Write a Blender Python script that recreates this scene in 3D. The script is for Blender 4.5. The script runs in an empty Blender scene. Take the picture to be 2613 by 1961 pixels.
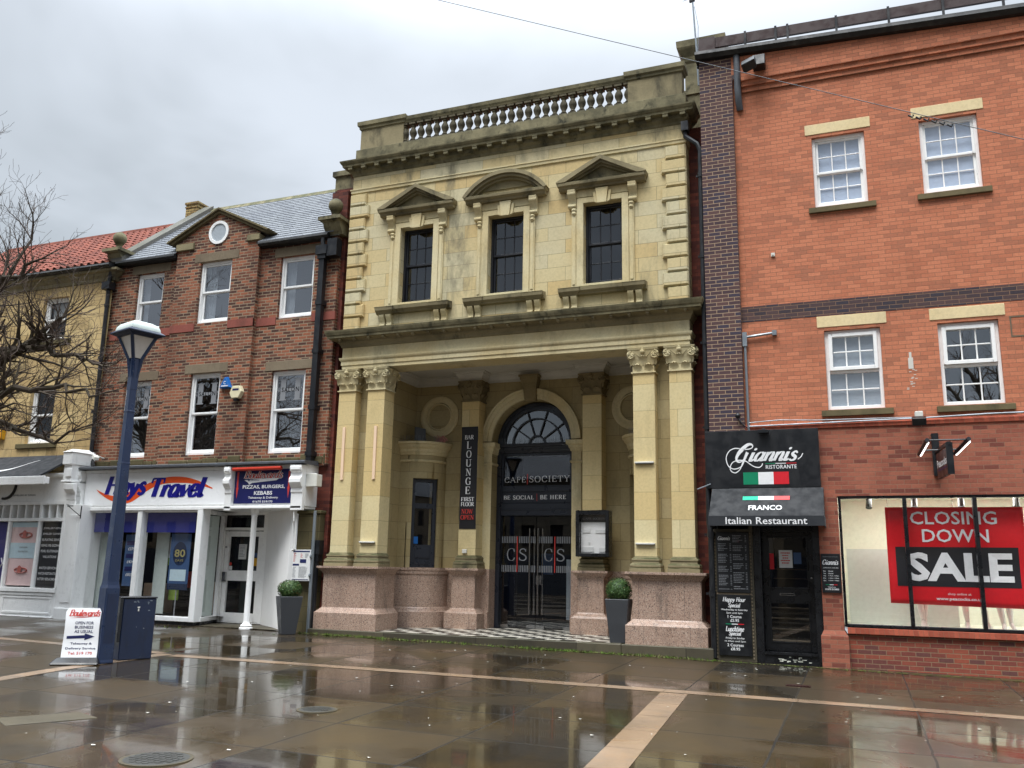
import bpy, math, random
from mathutils import Vector, Matrix
R = math.radians
SC = bpy.context.scene
COL = SC.collection
rnd = random.Random(7)

# ------------------------------------------------------------------ camera
CAMX, CAMY, CAMZ = 0.0, -16.4, 1.535
cam_d = bpy.data.cameras.new('camera')
cam = bpy.data.objects.new('camera', cam_d); COL.objects.link(cam)
cam_d.sensor_fit = 'HORIZONTAL'; cam_d.sensor_width = 36.0
cam_d.lens = 2231.16 / 2613 * 36.0
cam_d.clip_end = 2000
yaw, pitch, roll = R(21.44275), R(11.8854), R(1.08295)
fw = Vector((-math.sin(yaw)*math.cos(pitch), math.cos(yaw)*math.cos(pitch), math.sin(pitch)))
rt = Vector((math.cos(yaw), math.sin(yaw), 0)); up = rt.cross(fw)
r2 = rt*math.cos(roll) + up*math.sin(roll); u2 = up*math.cos(roll) - rt*math.sin(roll)
M = Matrix.Identity(4)
for i in range(3):
    M[i][0], M[i][1], M[i][2] = r2[i], u2[i], -fw[i]
M[0][3], M[1][3], M[2][3] = CAMX, CAMY, CAMZ
cam.matrix_world = M
SC.camera = cam

# ------------------------------------------------------------------ light
SUN_EL, SUN_AZ = R(63), R(194)      # azimuth measured from +Y clockwise: behind the camera
SC.view_settings.view_transform = 'Standard'; SC.view_settings.look = 'None'
SC.view_settings.gamma = 1; SC.view_settings.exposure = 0.52
W = bpy.data.worlds.new('World'); SC.world = W; W.use_nodes = True
nt = W.node_tree; nt.nodes.clear()
def wn(t, **k):
    n = nt.nodes.new(t)
    for a, b in k.items(): setattr(n, a, b)
    return n
out = wn('ShaderNodeOutputWorld'); bg = wn('ShaderNodeBackground')
sky = wn('ShaderNodeTexSky', sky_type='NISHITA', sun_disc=False, sun_elevation=SUN_EL, sun_rotation=SUN_AZ)
tc = wn('ShaderNodeTexCoord'); sep = wn('ShaderNodeSeparateXYZ')
nt.links.new(tc.outputs['Generated'], sep.inputs[0])
# overcast deck: cloud pattern mapped on a flat ceiling (direction / height), brighter towards the zenith
def wmath(op, a, b=None, c=None):
    n = wn('ShaderNodeMath', operation=op)
    for i, x in enumerate((a, b, c)):
        if x is None: continue
        if isinstance(x, (int, float)): n.inputs[i].default_value = x
        else: nt.links.new(x, n.inputs[i])
    return n.outputs[0]
zc = wmath('MAXIMUM', sep.outputs[2], 0.0)
zd = wmath('ADD', zc, 0.22)
cx = wmath('DIVIDE', sep.outputs[0], zd); cy = wmath('DIVIDE', sep.outputs[1], zd)
comb = wn('ShaderNodeCombineXYZ'); nt.links.new(cx, comb.inputs[0]); nt.links.new(cy, comb.inputs[1])
comb.inputs[2].default_value = 3.1
def wnoise(scale, detail, rough, dist=0.0):
    n = wn('ShaderNodeTexNoise'); nt.links.new(comb.outputs[0], n.inputs['Vector'])
    n.inputs['Scale'].default_value = scale; n.inputs['Detail'].default_value = detail
    n.inputs['Roughness'].default_value = rough; n.inputs['Distortion'].default_value = dist
    return n.outputs['Fac']
n1 = wnoise(0.95, 5, 0.52, 0.6)
mr = wn('ShaderNodeMapRange', interpolation_type='SMOOTHSTEP'); nt.links.new(n1, mr.inputs[0])
mr.inputs[1].default_value = 0.33; mr.inputs[2].default_value = 0.62
mixc = wn('ShaderNodeMix', data_type='RGBA'); nt.links.new(mr.outputs[0], mixc.inputs['Factor'])
mixc.inputs['A'].default_value = (0.325, 0.355, 0.378, 1); mixc.inputs['B'].default_value = (0.52, 0.56, 0.61, 1)
boost = wn('ShaderNodeMapRange', interpolation_type='SMOOTHSTEP'); nt.links.new(zc, boost.inputs[0])
boost.inputs[1].default_value = 0.50; boost.inputs[2].default_value = 0.95
boost.inputs[3].default_value = 1.0; boost.inputs[4].default_value = 9.0
rear = wn('ShaderNodeMapRange', interpolation_type='SMOOTHSTEP'); nt.links.new(sep.outputs[1], rear.inputs[0])   # low sky behind the viewer dimmed, added to darken the porch
for i_, v_ in enumerate((-.55, .05, .50, 1.0)): rear.inputs[i_+1].default_value = v_
high = wn('ShaderNodeMapRange', interpolation_type='SMOOTHSTEP'); nt.links.new(zc, high.inputs[0])
for i_, v_ in enumerate((.45, .8, 0.0, 1.0)): high.inputs[i_+1].default_value = v_
boosted = wmath('MULTIPLY', boost.outputs[0], wmath('MAXIMUM', rear.outputs[0], high.outputs[0]))
vm = wn('ShaderNodeVectorMath', operation='SCALE'); nt.links.new(mixc.outputs['Result'], vm.inputs[0]); nt.links.new(boosted, vm.inputs['Scale'])
vs = wn('ShaderNodeVectorMath', operation='SCALE'); nt.links.new(sky.outputs[0], vs.inputs[0]); vs.inputs['Scale'].default_value = 0.012
va = wn('ShaderNodeVectorMath', operation='ADD'); nt.links.new(vm.outputs[0], va.inputs[0]); nt.links.new(vs.outputs[0], va.inputs[1])
nt.links.new(va.outputs[0], bg.inputs[0]); bg.inputs[1].default_value = 1.0
nt.links.new(bg.outputs[0], out.inputs[0])
sl = bpy.data.lights.new('sun', 'SUN'); sl.energy = 1.5; sl.angle = R(24); sl.color = (1.0, 0.965, 0.91)
so = bpy.data.objects.new('sun', sl); COL.objects.link(so)
sd = Vector((math.sin(SUN_AZ)*math.cos(SUN_EL), math.cos(SUN_AZ)*math.cos(SUN_EL), math.sin(SUN_EL)))
so.rotation_euler = sd.to_track_quat('Z', 'Y').to_euler(); so.location = (0, -30, 40)
SC.render.engine = 'CYCLES'
try:
    SC.cycles.use_denoising = True; SC.cycles.max_bounces = 8; SC.cycles.transparent_max_bounces = 12
except Exception: pass

# ------------------------------------------------------------------ materials
def lin(c):
    c = c/255.0
    return c/12.92 if c <= 0.04045 else ((c+0.055)/1.055)**2.4
def C(r, g, b, k=1.0): return (min(1, lin(r)*k), min(1, lin(g)*k), min(1, lin(b)*k), 1)

class NT:
    def __init__(s, name):
        s.m = bpy.data.materials.new(name); s.m.use_nodes = True
        s.t = s.m.node_tree; s.p = s.t.nodes['Principled BSDF']
    def n(s, t, **k):
        n = s.t.nodes.new(t)
        for a, b in k.items(): setattr(n, a, b)
        return n
    def l(s, a, b): s.t.links.new(a, b)
    def math(s, op, a, b=None):
        n = s.n('ShaderNodeMath', operation=op)
        for i, x in enumerate((a, b)):
            if x is None: continue
            if isinstance(x, (int, float)): n.inputs[i].default_value = x
            else: s.l(x, n.inputs[i])
        return n.outputs[0]
    def obj(s): return s.n('ShaderNodeTexCoord').outputs['Object']
    def noise(s, scale, detail=3, rough=.55, vec=None, stretch=None, dist=0):
        n = s.n('ShaderNodeTexNoise'); v = vec or s.obj()
        if stretch:
            mp = s.n('ShaderNodeMapping'); mp.inputs['Scale'].default_value = stretch; s.l(v, mp.inputs[0]); v = mp.outputs[0]
        s.l(v, n.inputs['Vector'])
        n.inputs['Scale'].default_value = scale; n.inputs['Detail'].default_value = detail
        n.inputs['Roughness'].default_value = rough; n.inputs['Distortion'].default_value = dist
        return n.outputs['Fac']
    def ramp(s, x, lo, hi, a=0., b=1.):
        n = s.n('ShaderNodeMapRange', interpolation_type='SMOOTHSTEP'); s.l(x, n.inputs[0])
        for i, v in enumerate((lo, hi, a, b)): n.inputs[i+1].default_value = v
        return n.outputs[0]
    def mix(s, f, a, b, mode='MIX'):
        n = s.n('ShaderNodeMix', data_type='RGBA', blend_type=mode)
        for key, x in (('Factor', f), ('A', a), ('B', b)):
            if isinstance(x, (int, float)): n.inputs[key].default_value = x
            elif isinstance(x, tuple): n.inputs[key].default_value = x
            else: s.l(x, n.inputs[key])
        return n.outputs['Result']
    def wallvec(s):
        sp = s.n('ShaderNodeSeparateXYZ'); s.l(s.obj(), sp.inputs[0])
        cb = s.n('ShaderNodeCombineXYZ'); s.l(s.math('ADD', sp.outputs[0], sp.outputs[1]), cb.inputs[0]); s.l(sp.outputs[2], cb.inputs[1])
        return cb.outputs[0]
    def upness(s):
        g = s.n('ShaderNodeNewGeometry'); sp = s.n('ShaderNodeSeparateXYZ'); s.l(g.outputs['Normal'], sp.inputs[0])
        return s.ramp(sp.outputs[2], .25, .8)
    def bump(s, h, strength, dist=.01):
        b = s.n('ShaderNodeBump'); b.inputs['Strength'].default_value = strength; b.inputs['Distance'].default_value = dist
        s.l(h, b.inputs['Height']); s.l(b.outputs[0], s.p.inputs['Normal'])
    def fin(s, col, rough=.8, spec=None):
        if isinstance(col, tuple): s.p.inputs['Base Color'].default_value = col
        else: s.l(col, s.p.inputs['Base Color'])
        if isinstance(rough, (int, float)): s.p.inputs['Roughness'].default_value = rough
        else: s.l(rough, s.p.inputs['Roughness'])
        if spec is not None: s.p.inputs['Specular IOR Level'].default_value = spec
        return s.m

def brick(name, c1, c2, mort, bw=.225, bh=.075, ms=.006, odd=None, oddw=.25, grime=(.05, .04, .035, 1), gr=.35, shift=(0, 0), bias=0., off=.5, rough=.85, vert=0.35):
    k = NT(name); v = k.wallvec()
    mp = k.n('ShaderNodeMapping'); mp.inputs['Location'].default_value = (shift[0], shift[1], 0); k.l(v, mp.inputs[0])
    nv = k.n('ShaderNodeTexNoise'); k.l(mp.outputs[0], nv.inputs['Vector']); nv.inputs['Scale'].default_value = 9
    wob = k.n('ShaderNodeVectorMath', operation='MULTIPLY_ADD'); k.l(nv.outputs['Color'], wob.inputs[0]); wob.inputs[1].default_value = (.008, .006, 0); k.l(mp.outputs[0], wob.inputs[2])
    def bt(a, b, m):
        n = k.n('ShaderNodeTexBrick'); k.l(wob.outputs[0], n.inputs['Vector']); n.offset = off
        n.inputs['Color1'].default_value = a; n.inputs['Color2'].default_value = b; n.inputs['Mortar'].default_value = m
        n.inputs['Scale'].default_value = 1; n.inputs['Mortar Size'].default_value = ms; n.inputs['Mortar Smooth'].default_value = .3
        n.inputs['Bias'].default_value = bias; n.inputs['Brick Width'].default_value = bw; n.inputs['Row Height'].default_value = bh
        return n
    b = bt((0, 0, 0, 1), (1, 1, 1, 1), (.5, .5, .5, 1))
    sp = k.n('ShaderNodeSeparateColor'); k.l(b.outputs['Color'], sp.inputs[0]); val = sp.outputs[0]
    col = k.mix(k.ramp(val, .1, .95), c2, c1)
    # odd darker / lighter bricks: a second random draw on the same courses
    if odd:
        pick = k.math('MULTIPLY', k.ramp(val, .26, .16), k.ramp(k.noise(.7, 3, .6), .3, .62, .45, 1.0))
        col = k.mix(k.math('MULTIPLY', pick, oddw), col, odd)
    col = k.mix(b.outputs['Fac'], col, mort)
    n = k.noise(26, 4, .7); col = k.mix(k.math('MULTIPLY', k.ramp(n, .3, .75), .35), col, k.mix(.5, col, (0, 0, 0, 1)))
    st = k.ramp(k.noise(.55, 5, .62, stretch=(1, 1, vert)), .5, .75)
    col = k.mix(k.math('MULTIPLY', st, gr), col, grime)
    h = k.math('ADD', k.math('MULTIPLY', b.outputs['Fac'], -1.0), k.math('MULTIPLY', n, .4))
    k.bump(h, .6, .006)
    return k.fin(col, rough, .3)

def stone(name, c1, c2, joint=None, odd=None, odd2=None, bw=.78, bh=.302, ms=.0035, stain=(.06, .055, .035, 1), sa=.5, moss=0., mosscol=(.045, .055, .018, 1), shift=(0, 0), streak=.35, off=.5, rough=.85, bumpy=.3, bigs=.9, stains=1.3):
    k = NT(name)
    h = k.noise(22, 5, .65)
    big = k.noise(bigs, 5, .6)
    if joint:
        v = k.wallvec(); mp = k.n('ShaderNodeMapping'); mp.inputs['Location'].default_value = (shift[0], shift[1], 0); k.l(v, mp.inputs[0])
        b = k.n('ShaderNodeTexBrick'); k.l(mp.outputs[0], b.inputs['Vector']); b.offset = off
        b.inputs['Color1'].default_value = c1; b.inputs['Color2'].default_value = c2; b.inputs['Mortar'].default_value = joint
        b.inputs['Scale'].default_value = 1; b.inputs['Mortar Size'].default_value = ms; b.inputs['Mortar Smooth'].default_value = .4
        b.inputs['Brick Width'].default_value = bw; b.inputs['Row Height'].default_value = bh
        col = b.outputs['Color']
        if odd:
            b3 = k.n('ShaderNodeTexBrick'); k.l(mp.outputs[0], b3.inputs['Vector']); b3.offset = off
            for key, v_ in (('Color1', (0, 0, 0, 1)), ('Color2', (1, 1, 1, 1)), ('Mortar', (.5, .5, .5, 1)), ('Scale', 1), ('Mortar Size', ms), ('Brick Width', bw), ('Row Height', bh)): b3.inputs[key].default_value = v_
            sp3 = k.n('ShaderNodeSeparateColor'); k.l(b3.outputs['Color'], sp3.inputs[0])
            col = k.mix(k.math('MULTIPLY', k.ramp(sp3.outputs[0], .30, .22), .45), col, odd); col = k.mix(k.math('MULTIPLY', k.ramp(sp3.outputs[0], .80, .88), .3), col, odd2)
        col = k.mix(k.math('MULTIPLY', k.ramp(big, .35, .7), .35), col, c2)
        col = k.mix(k.math('MULTIPLY', b.outputs['Fac'], .8), col, joint)
        hh = k.math('ADD', k.math('MULTIPLY', b.outputs['Fac'], -.8), k.math('MULTIPLY', h, .3))
    else:
        col = k.mix(k.ramp(big, .3, .72), c1, c2); hh = h
    st = k.ramp(k.noise(stains, 6, .68, stretch=(1.2, 1.2, streak), dist=.4), .50, .74)
    col = k.mix(k.math('MULTIPLY', st, sa), col, stain)
    if moss:
        m = k.math('MULTIPLY', k.upness(), k.ramp(k.noise(5, 4, .7), .25, .6)); m = k.math('MULTIPLY', m, moss)
        col = k.mix(m, col, mosscol)
    col = k.mix(k.math('MULTIPLY', k.ramp(h, .35, .8), .16), col, (0.02, .018, .012, 1))
    k.bump(hh, bumpy, .006)
    return k.fin(col, rough, .3)

def paint(name, col, rough=.4, dirt=.25, dcol=(.12, .11, .09, 1), scale=2.5, metal=0., spec=.5, chips=None):
    k = NT(name)
    n = k.ramp(k.noise(scale, 6, .7, stretch=(1.5, 1.5, .5)), .48, .8)
    c = k.mix(k.math('MULTIPLY', n, dirt), col, dcol)
    if chips: c = k.mix(k.math('MULTIPLY', k.ramp(k.noise(16, 5, .75, stretch=(1, 1, .7)), .66, .70), k.ramp(k.noise(1.3, 3), .4, .6)), c, chips)
    n2 = k.noise(40, 2, .5)
    k.p.inputs['Metallic'].default_value = metal
    k.bump(n2, .05, .003)
    return k.fin(c, k.ramp(k.noise(6, 3), .3, .7, max(.05, rough-.1), min(1, rough+.12)), spec)

def glass(name, tint=(1, 1, 1, 1), gl=(.95, .97, 1, 1), f0=.0, ior=1.5, rough=.0):
    k = NT(name); k.t.nodes.remove(k.p)
    o = k.t.nodes['Material Output']
    tr = k.n('ShaderNodeBsdfTransparent'); tr.inputs[0].default_value = tint
    g = k.n('ShaderNodeBsdfGlossy'); g.inputs['Color'].default_value = gl; g.inputs['Roughness'].default_value = rough
    # slightly uneven old panes
    bp = k.n('ShaderNodeBump'); bp.inputs['Strength'].default_value = .012; bp.inputs['Distance'].default_value = .02
    k.l(k.noise(2.2, 1, .4), bp.inputs['Height']); k.l(bp.outputs[0], g.inputs['Normal'])
    ge = k.n('ShaderNodeNewGeometry'); dp = k.n('ShaderNodeVectorMath', operation='DOT_PRODUCT'); k.l(ge.outputs['Normal'], dp.inputs[0]); k.l(ge.outputs['Incoming'], dp.inputs[1])
    sch = k.math('POWER', k.math('SUBTRACT', 1.0, k.math('ABSOLUTE', dp.outputs['Value'])), 5.0)      # both faces reflect alike
    f = k.math('ADD', k.math('MULTIPLY', sch, .92), .07+f0)
    mx = k.n('ShaderNodeMixShader'); k.l(f, mx.inputs[0]); k.l(tr.outputs[0], mx.inputs[1]); k.l(g.outputs[0], mx.inputs[2])
    k.l(mx.outputs[0], o.inputs[0])
    return k.m

def plain(name, col, rough=.6, spec=.4, metal=0.):
    k = NT(name); k.p.inputs['Metallic'].default_value = metal
    n = k.noise(14, 4, .6); c = k.mix(k.math('MULTIPLY', k.ramp(n, .35, .8), .18), col, tuple(x*.5 for x in col[:3])+(1,))
    return k.fin(c, rough, spec)

def emit(name, col, s):
    k = NT(name); k.p.inputs['Base Color'].default_value = col
    k.p.inputs['Emission Color'].default_value = col; k.p.inputs['Emission Strength'].default_value = s
    return k.m

MT = {}
SB = 1.0
MT['ashlar'] = stone('ashlar_sandstone', C(218, 206, 166, .96), C(206, 184, 134, .96), C(116, 102, 76, .7), odd=C(200, 192, 164, .95), odd2=C(212, 176, 116, .95), shift=(.1, -.19), stain=(.17, .155, .105, 1), sa=.9, moss=.7)
MT['stone'] = stone('dressed_sandstone', C(219, 207, 168, .96), C(210, 190, 142, .96), stain=(.2, .175, .11, 1), sa=.55, moss=.8)
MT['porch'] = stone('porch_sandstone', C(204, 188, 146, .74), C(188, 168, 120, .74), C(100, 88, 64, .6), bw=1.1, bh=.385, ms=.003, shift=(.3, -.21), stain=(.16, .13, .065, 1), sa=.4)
MT['pilaster'] = stone('pilaster_sandstone', C(222, 208, 164, .96), C(214, 188, 132, .96), C(140, 120, 84, .8), bw=2.3, bh=.527, ms=.003, shift=(.6, -.37), stain=(.2, .16, .08, 1), sa=.25)
MT['weathered'] = stone('weathered_sandstone', C(160, 150, 116, .72), C(104, 99, 76, .7), stain=(.014, .015, .01, 1), sa=1.0, bigs=2.6, stains=3.2, moss=.9, mosscol=(.05, .055, .028, 1), streak=.8, bumpy=.6)
MT['balstone'] = stone('dark_baluster_stone', C(122, 114, 92, .8), C(84, 78, 62, .8), stain=(.014, .014, .01, 1), sa=1.0, bigs=5, stains=5, bumpy=.5)  # balusters: darker base tones than the rest of the parapet
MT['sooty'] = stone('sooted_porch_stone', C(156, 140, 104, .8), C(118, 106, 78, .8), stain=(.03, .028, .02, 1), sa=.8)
MT['halfweathered'] = stone('stained_sandstone', C(168, 155, 120, .8), C(134, 123, 94, .8), stain=(.035, .034, .024, 1), sa=.9, moss=.95, streak=.5, bumpy=.4)
MT['leftstone'] = stone('coursed_sandstone', C(216, 190, 138, .95), C(182, 154, 106, .95), C(96, 82, 60, .6), bw=.62, bh=.31, ms=.005, stain=(.05, .042, .028, 1), sa=.8, streak=.9, bumpy=.5)
MT['lintel'] = stone('grey_lintel_stone', C(150, 135, 112, .75), C(128, 112, 92, .75), stain=(.06, .05, .04, 1), sa=.5)
MT['pinkband'] = stone('pink_painted_band', C(168, 98, 84, .8), C(148, 82, 70, .8), stain=(.08, .04, .03, 1), sa=.5)
MT['newlintel'] = stone('buff_cast_lintel', C(234, 214, 170, .98), C(226, 204, 156, .98), stain=(.3, .24, .15, 1), sa=.25)
MT['sillstone'] = stone('mossy_sill', C(130, 116, 84, .8), C(92, 84, 60, .8), stain=(.04, .04, .022, 1), sa=.85, moss=.9)
MT['mossypier'] = stone('mossy_stone_pier', C(120, 108, 76, .8), C(88, 80, 54, .8), C(50, 46, 34, .6), bw=.6, bh=.32, stain=(.03, .035, .018, 1), sa=.8, moss=.8)
MT['step'] = stone('worn_step_stone', C(104, 96, 78, .8), C(76, 70, 58, .8), C(40, 38, 34, .6), bw=2.05, bh=2, ms=.006, stain=(.03, .028, .02, 1), sa=.7, moss=.3, rough=.5)
MT['coping'] = stone('grey_coping', C(128, 126, 120, .8), C(104, 100, 92, .8), stain=(.05, .05, .04, 1), sa=.6, moss=.3)
def granite():
    k = NT('pink_granite')
    v1 = k.n('ShaderNodeTexVoronoi'); k.l(k.obj(), v1.inputs['Vector']); v1.inputs['Scale'].default_value = 85
    sp = k.n('ShaderNodeSeparateColor'); k.l(v1.outputs['Color'], sp.inputs[0])
    col = k.mix(k.ramp(sp.outputs[0], .2, .8), C(180, 152, 134, .92), C(164, 135, 118, .92))
    col = k.mix(k.ramp(sp.outputs[1], .80, .84), col, C(196, 174, 156, .9))
    col = k.mix(k.ramp(sp.outputs[2], .86, .9), col, C(110, 92, 82, .8))
    col = k.mix(k.math('MULTIPLY', k.ramp(k.noise(1.1, 5, .65, stretch=(1, 1, .5)), .5, .78), .45), col, (.09, .065, .055, 1))
    jb = k.n('ShaderNodeTexBrick'); mpj = k.n('ShaderNodeMapping'); mpj.inputs['Location'].default_value = (.35, 0, 0); k.l(k.wallvec(), mpj.inputs[0]); k.l(mpj.outputs[0], jb.inputs['Vector']); jb.offset = 0
    for key, v_ in (('Scale', 1), ('Mortar Size', .003), ('Brick Width', .85), ('Row Height', 9)): jb.inputs[key].default_value = v_
    col = k.mix(k.math('MULTIPLY', jb.outputs['Fac'], .8), col, (.04, .03, .028, 1))
    col = k.mix(k.math('MULTIPLY', k.ramp(k.noise(3.2, 5, .7, stretch=(1.3, 1.3, .35)), .52, .72), .5), col, (.07, .06, .052, 1))
    return k.fin(col, k.ramp(k.noise(2, 3), .35, .65, .3, .55), .5)
MT['granite'] = granite()
MT['orange'] = brick('orange_brick', C(206, 130, 97, .98), C(189, 115, 85, .98), C(164, 116, 90, .82), ms=.0048, odd=C(156, 110, 88, .92), oddw=.38, grime=C(150, 88, 62, .62), gr=.45)
MT['redlow'] = brick('red_brick', C(172, 104, 82, .95), C(150, 86, 69, .95), C(164, 124, 102, .75), ms=.0055, odd=C(112, 62, 54, .9), oddw=.7, grime=C(104, 58, 46, .6), gr=.4)
MT['riser'] = brick('stall_riser_brick', C(164, 88, 68, .9), C(128, 70, 62, .9), C(170, 140, 112, .7), ms=.007, odd=C(108, 74, 70, .9), oddw=.8, grime=C(96, 66, 58, .6), gr=.45)
MT['dark'] = brick('purple_engineering_brick', C(100, 74, 72, .9), C(76, 60, 66, .9), C(186, 158, 130, .8), ms=.0075, odd=C(70, 66, 82, .9), oddw=.7, gr=.2, vert=.6)
MT['darkband'] = brick('dark_band_brick', C(96, 74, 72, .9), C(66, 58, 64, .9), C(158, 124, 98, .75), ms=.0055, odd=C(66, 64, 76, .9), oddw=.7, gr=.2)
MT['brown'] = brick('old_brown_brick', C(160, 98, 72, .94), C(92, 60, 50, .9), C(172, 152, 126, .75), ms=.0105, odd=C(72, 50, 45, .9), oddw=.7, grime=C(84, 50, 40, .6), gr=.6, vert=.5)
MT['flank'] = brick('red_flank_brick', C(136, 72, 58, .85), C(108, 56, 48, .85), C(100, 66, 56, .7), ms=.004, odd=C(80, 46, 44, .9), oddw=.7, gr=.4)
MT['yellowbrick'] = brick('yellow_chimney_brick', C(186, 162, 106, .9), C(158, 132, 84, .9), C(90, 80, 60, .6), ms=.01, gr=.4)
MT['soldier'] = brick('soldier_brick', C(186, 96, 72, .95), C(160, 80, 60, .95), C(150, 106, 84, .8), bw=.075, bh=.5, ms=.004, off=0., gr=.25)
MT['slate'] = brick('wet_slate', C(138, 142, 148, .62), C(116, 120, 128, .62), C(50, 52, 56, .6), bw=.26, bh=.19, ms=.005, odd=C(160, 164, 168, .62), oddw=.5, grime=C(90, 94, 92, .6), gr=.4, rough=.55)
MT['white'] = paint('white_gloss_paint', C(246, 246, 244, .97), .35, .2)
MT['whitewall'] = paint('white_painted_wall', C(246, 245, 243, .97), .6, .12)
MT['pvc'] = paint('white_upvc', C(250, 249, 246, .98), .3, .08)
MT['signwhite'] = paint('sign_white', C(248, 249, 250, .98), .35, .05)
MT['ceiling'] = paint('grey_white_ceiling', C(200, 196, 186, .9), .7, .2)
MT['navy'] = paint('navy_post_paint', C(28, 46, 78, .8), .35, .6, (.012, .014, .02, 1), 4, chips=C(150, 156, 160, .7))
MT['navydark'] = paint('chipped_navy_paint', C(24, 38, 66, .85), .4, .7, (.008, .009, .014, 1), 5, chips=C(120, 126, 130, .6))
MT['frame'] = paint('charcoal_navy_joinery', C(42, 46, 56, .8), .35, .3, (.015, .016, .018, 1))
MT['black'] = paint('black_gloss_paint', C(26, 27, 30, .8), .3, .3, (.03, .03, .03, 1))
MT['sash'] = paint('black_sash_paint', C(34, 36, 44, .7), .4, .3, (.05, .05, .05, 1), 8)
MT['iron'] = paint('black_cast_iron', C(26, 28, 33, .6), .4, .4, (.06, .06, .06, 1), 5)
MT['gutter'] = paint('black_plastic_gutter', C(26, 27, 29, .6), .5, .3)
MT['signblack'] = paint('black_sign_board', C(22, 24, 29, .6), .45, .25, (.03, .03, .03, 1), 3)
MT['fabric'] = paint('black_awning_fabric', C(40, 43, 48, .8), .75, .7, (.008, .008, .009, 1), 2.2)
MT['greyfabric'] = paint('grey_wet_awning', C(32, 35, 40, .5), .7, 1.0, (.006, .006, .007, 1), 1.6)
MT['lead'] = paint('lead_flashing', C(96, 100, 106, .7), .4, .7, (.03, .03, .03, 1), 3)
MT['rail'] = paint('brown_fascia_rail', C(70, 40, 35, .55), .4, .4, (.03, .02, .02, 1))
MT['galv'] = paint('galvanised_steel', C(150, 158, 164, .8), .45, .4, (.15, .15, .15, 1), 6, metal=.5)
MT['chrome'] = plain('brushed_steel', C(190, 190, 190, .9), .25, .5, 1.0)
MT['greybox'] = paint('dark_grey_planter', C(74, 76, 80, .75), .45, .25, (.06, .06, .06, 1))
MT['wood'] = paint('pale_raw_timber', C(238, 206, 174, .98), .7, .2, C(190, 140, 100, .8), 9)
MT['glass'] = glass('window_glass')
MT['shopglass'] = glass('shop_glass', f0=.0)
MT['dimglass'] = glass('dim_glass', tint=(.55, .58, .6, 1), f0=.07)
MT['reflglass'] = glass('reflective_glass', tint=(.97, .98, 1, 1), f0=.16)
MT['skyglass'] = glass('sky_reflecting_glass', tint=(.7, .74, .78, 1), f0=.24)
MT['frost'] = plain('frosted_lantern', C(210, 204, 196, .95), .35)
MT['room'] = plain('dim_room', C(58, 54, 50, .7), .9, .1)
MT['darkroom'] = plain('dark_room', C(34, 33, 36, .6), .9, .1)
MT['cream'] = plain('cream_shop_wall', C(226, 227, 212, .97), .7, .2)
MT['blind'] = plain('pale_blue_blind', C(204, 216, 232, .98), .8, .2)
MT['greyblind'] = plain('grey_blind', C(170, 178, 184, .95), .8, .2)
MT['curtain'] = plain('net_curtain', C(190, 192, 192, .9), .9, .1)
MT['frostpanel'] = plain('frosted_display_panel', C(196, 206, 200, .95), .6, .3)
MT['royal'] = plain('royal_blue_blind', C(44, 50, 132, .9), .6, .3)
MT['white_txt'] = plain('white_lettering', C(240, 240, 240, .95), .5)
MT['greytxt'] = plain('grey_lettering', C(150, 152, 156, .8), .5)
MT['red_txt'] = plain('red_lettering', C(206, 66, 58, .95), .5)
MT['blue_txt'] = plain('royal_blue_lettering', C(24, 22, 138, .9), .4)
MT['navy_txt'] = plain('navy_lettering', C(34, 42, 92, .9), .5)
MT['orange'+'sw'] = plain('orange_swoosh', C(240, 90, 34, .98), .4)
MT['green_f'] = plain('flag_green', C(0, 132, 92, .95), .5)
MT['red_f'] = plain('flag_red', C(214, 30, 44, .95), .5)
MT['mint_f'] = plain('flag_mint', C(0, 190, 150, .95), .5)
MT['coral_f'] = plain('flag_coral', C(240, 84, 84, .95), .5)
MT['redbanner'] = plain('red_sale_banner', C(214, 24, 34, .98), .45)
MT['bannerblack'] = plain('black_banner', C(38, 37, 40, .8), .5)
MT['blvd'] = plain('navy_takeaway_board', C(30, 34, 92, .9), .35)
MT['redrod'] = plain('red_sign_light', C(204, 60, 40, .95), .4)
MT['poster_pink'] = plain('pink_poster', C(228, 200, 198, .95), .5)
MT['poster_pale'] = plain('pale_blue_poster', C(196, 218, 226, .95), .5)
MT['rosegold'] = plain('rose_gold', C(190, 110, 100, .9), .3)
MT['purple'] = plain('purple_poster', C(52, 48, 110, .9), .5)
MT['teal'] = plain('blue_poster', C(66, 96, 140, .8), .5)
MT['lime'] = plain('lime_leaflet', C(170, 200, 90, .8), .6)
MT['paper'] = plain('white_paper', C(228, 228, 226, .95), .7)
MT['yellow'] = plain('yellow_alarm', C(226, 168, 30, .95), .5)
MT['blue_al'] = plain('blue_alarm', C(20, 100, 176, .95), .4)
MT['ivory'] = plain('ivory_alarm', C(226, 216, 180, .95), .5)
MT['boxwhite'] = plain('white_plastic_box', C(222, 220, 210, .95), .5)
MT['mannequin'] = plain('white_mannequin', C(226, 228, 224, .95), .35)
MT['gold'] = plain('gold_numerals', C(176, 166, 110, .8), .5)
MT['lamp_on'] = emit('ceiling_light', (1, .99, .93, 1), 26.0)
MT['tube_on'] = emit('tube_light', (1, .97, .96, 1), 1.6)
MT['bark'] = paint('dark_bark', C(74, 62, 48, .7), .9, .7, C(70, 82, 40, .6), 5)
MT['twig'] = paint('twig_bark', C(82, 66, 56, .7), .9, .5, C(76, 84, 46, .6), 3)
def leafm():
    k = NT('box_leaves'); n = k.noise(30, 2, .5)
    return k.fin(k.mix(k.ramp(n, .35, .65), C(46, 74, 34, .75), C(86, 116, 58, .75)), .5, .4)
MT['leaf'] = leafm()
MT['deadleaf'] = plain('browned_leaves', C(120, 98, 56, .7), .7)
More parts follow.
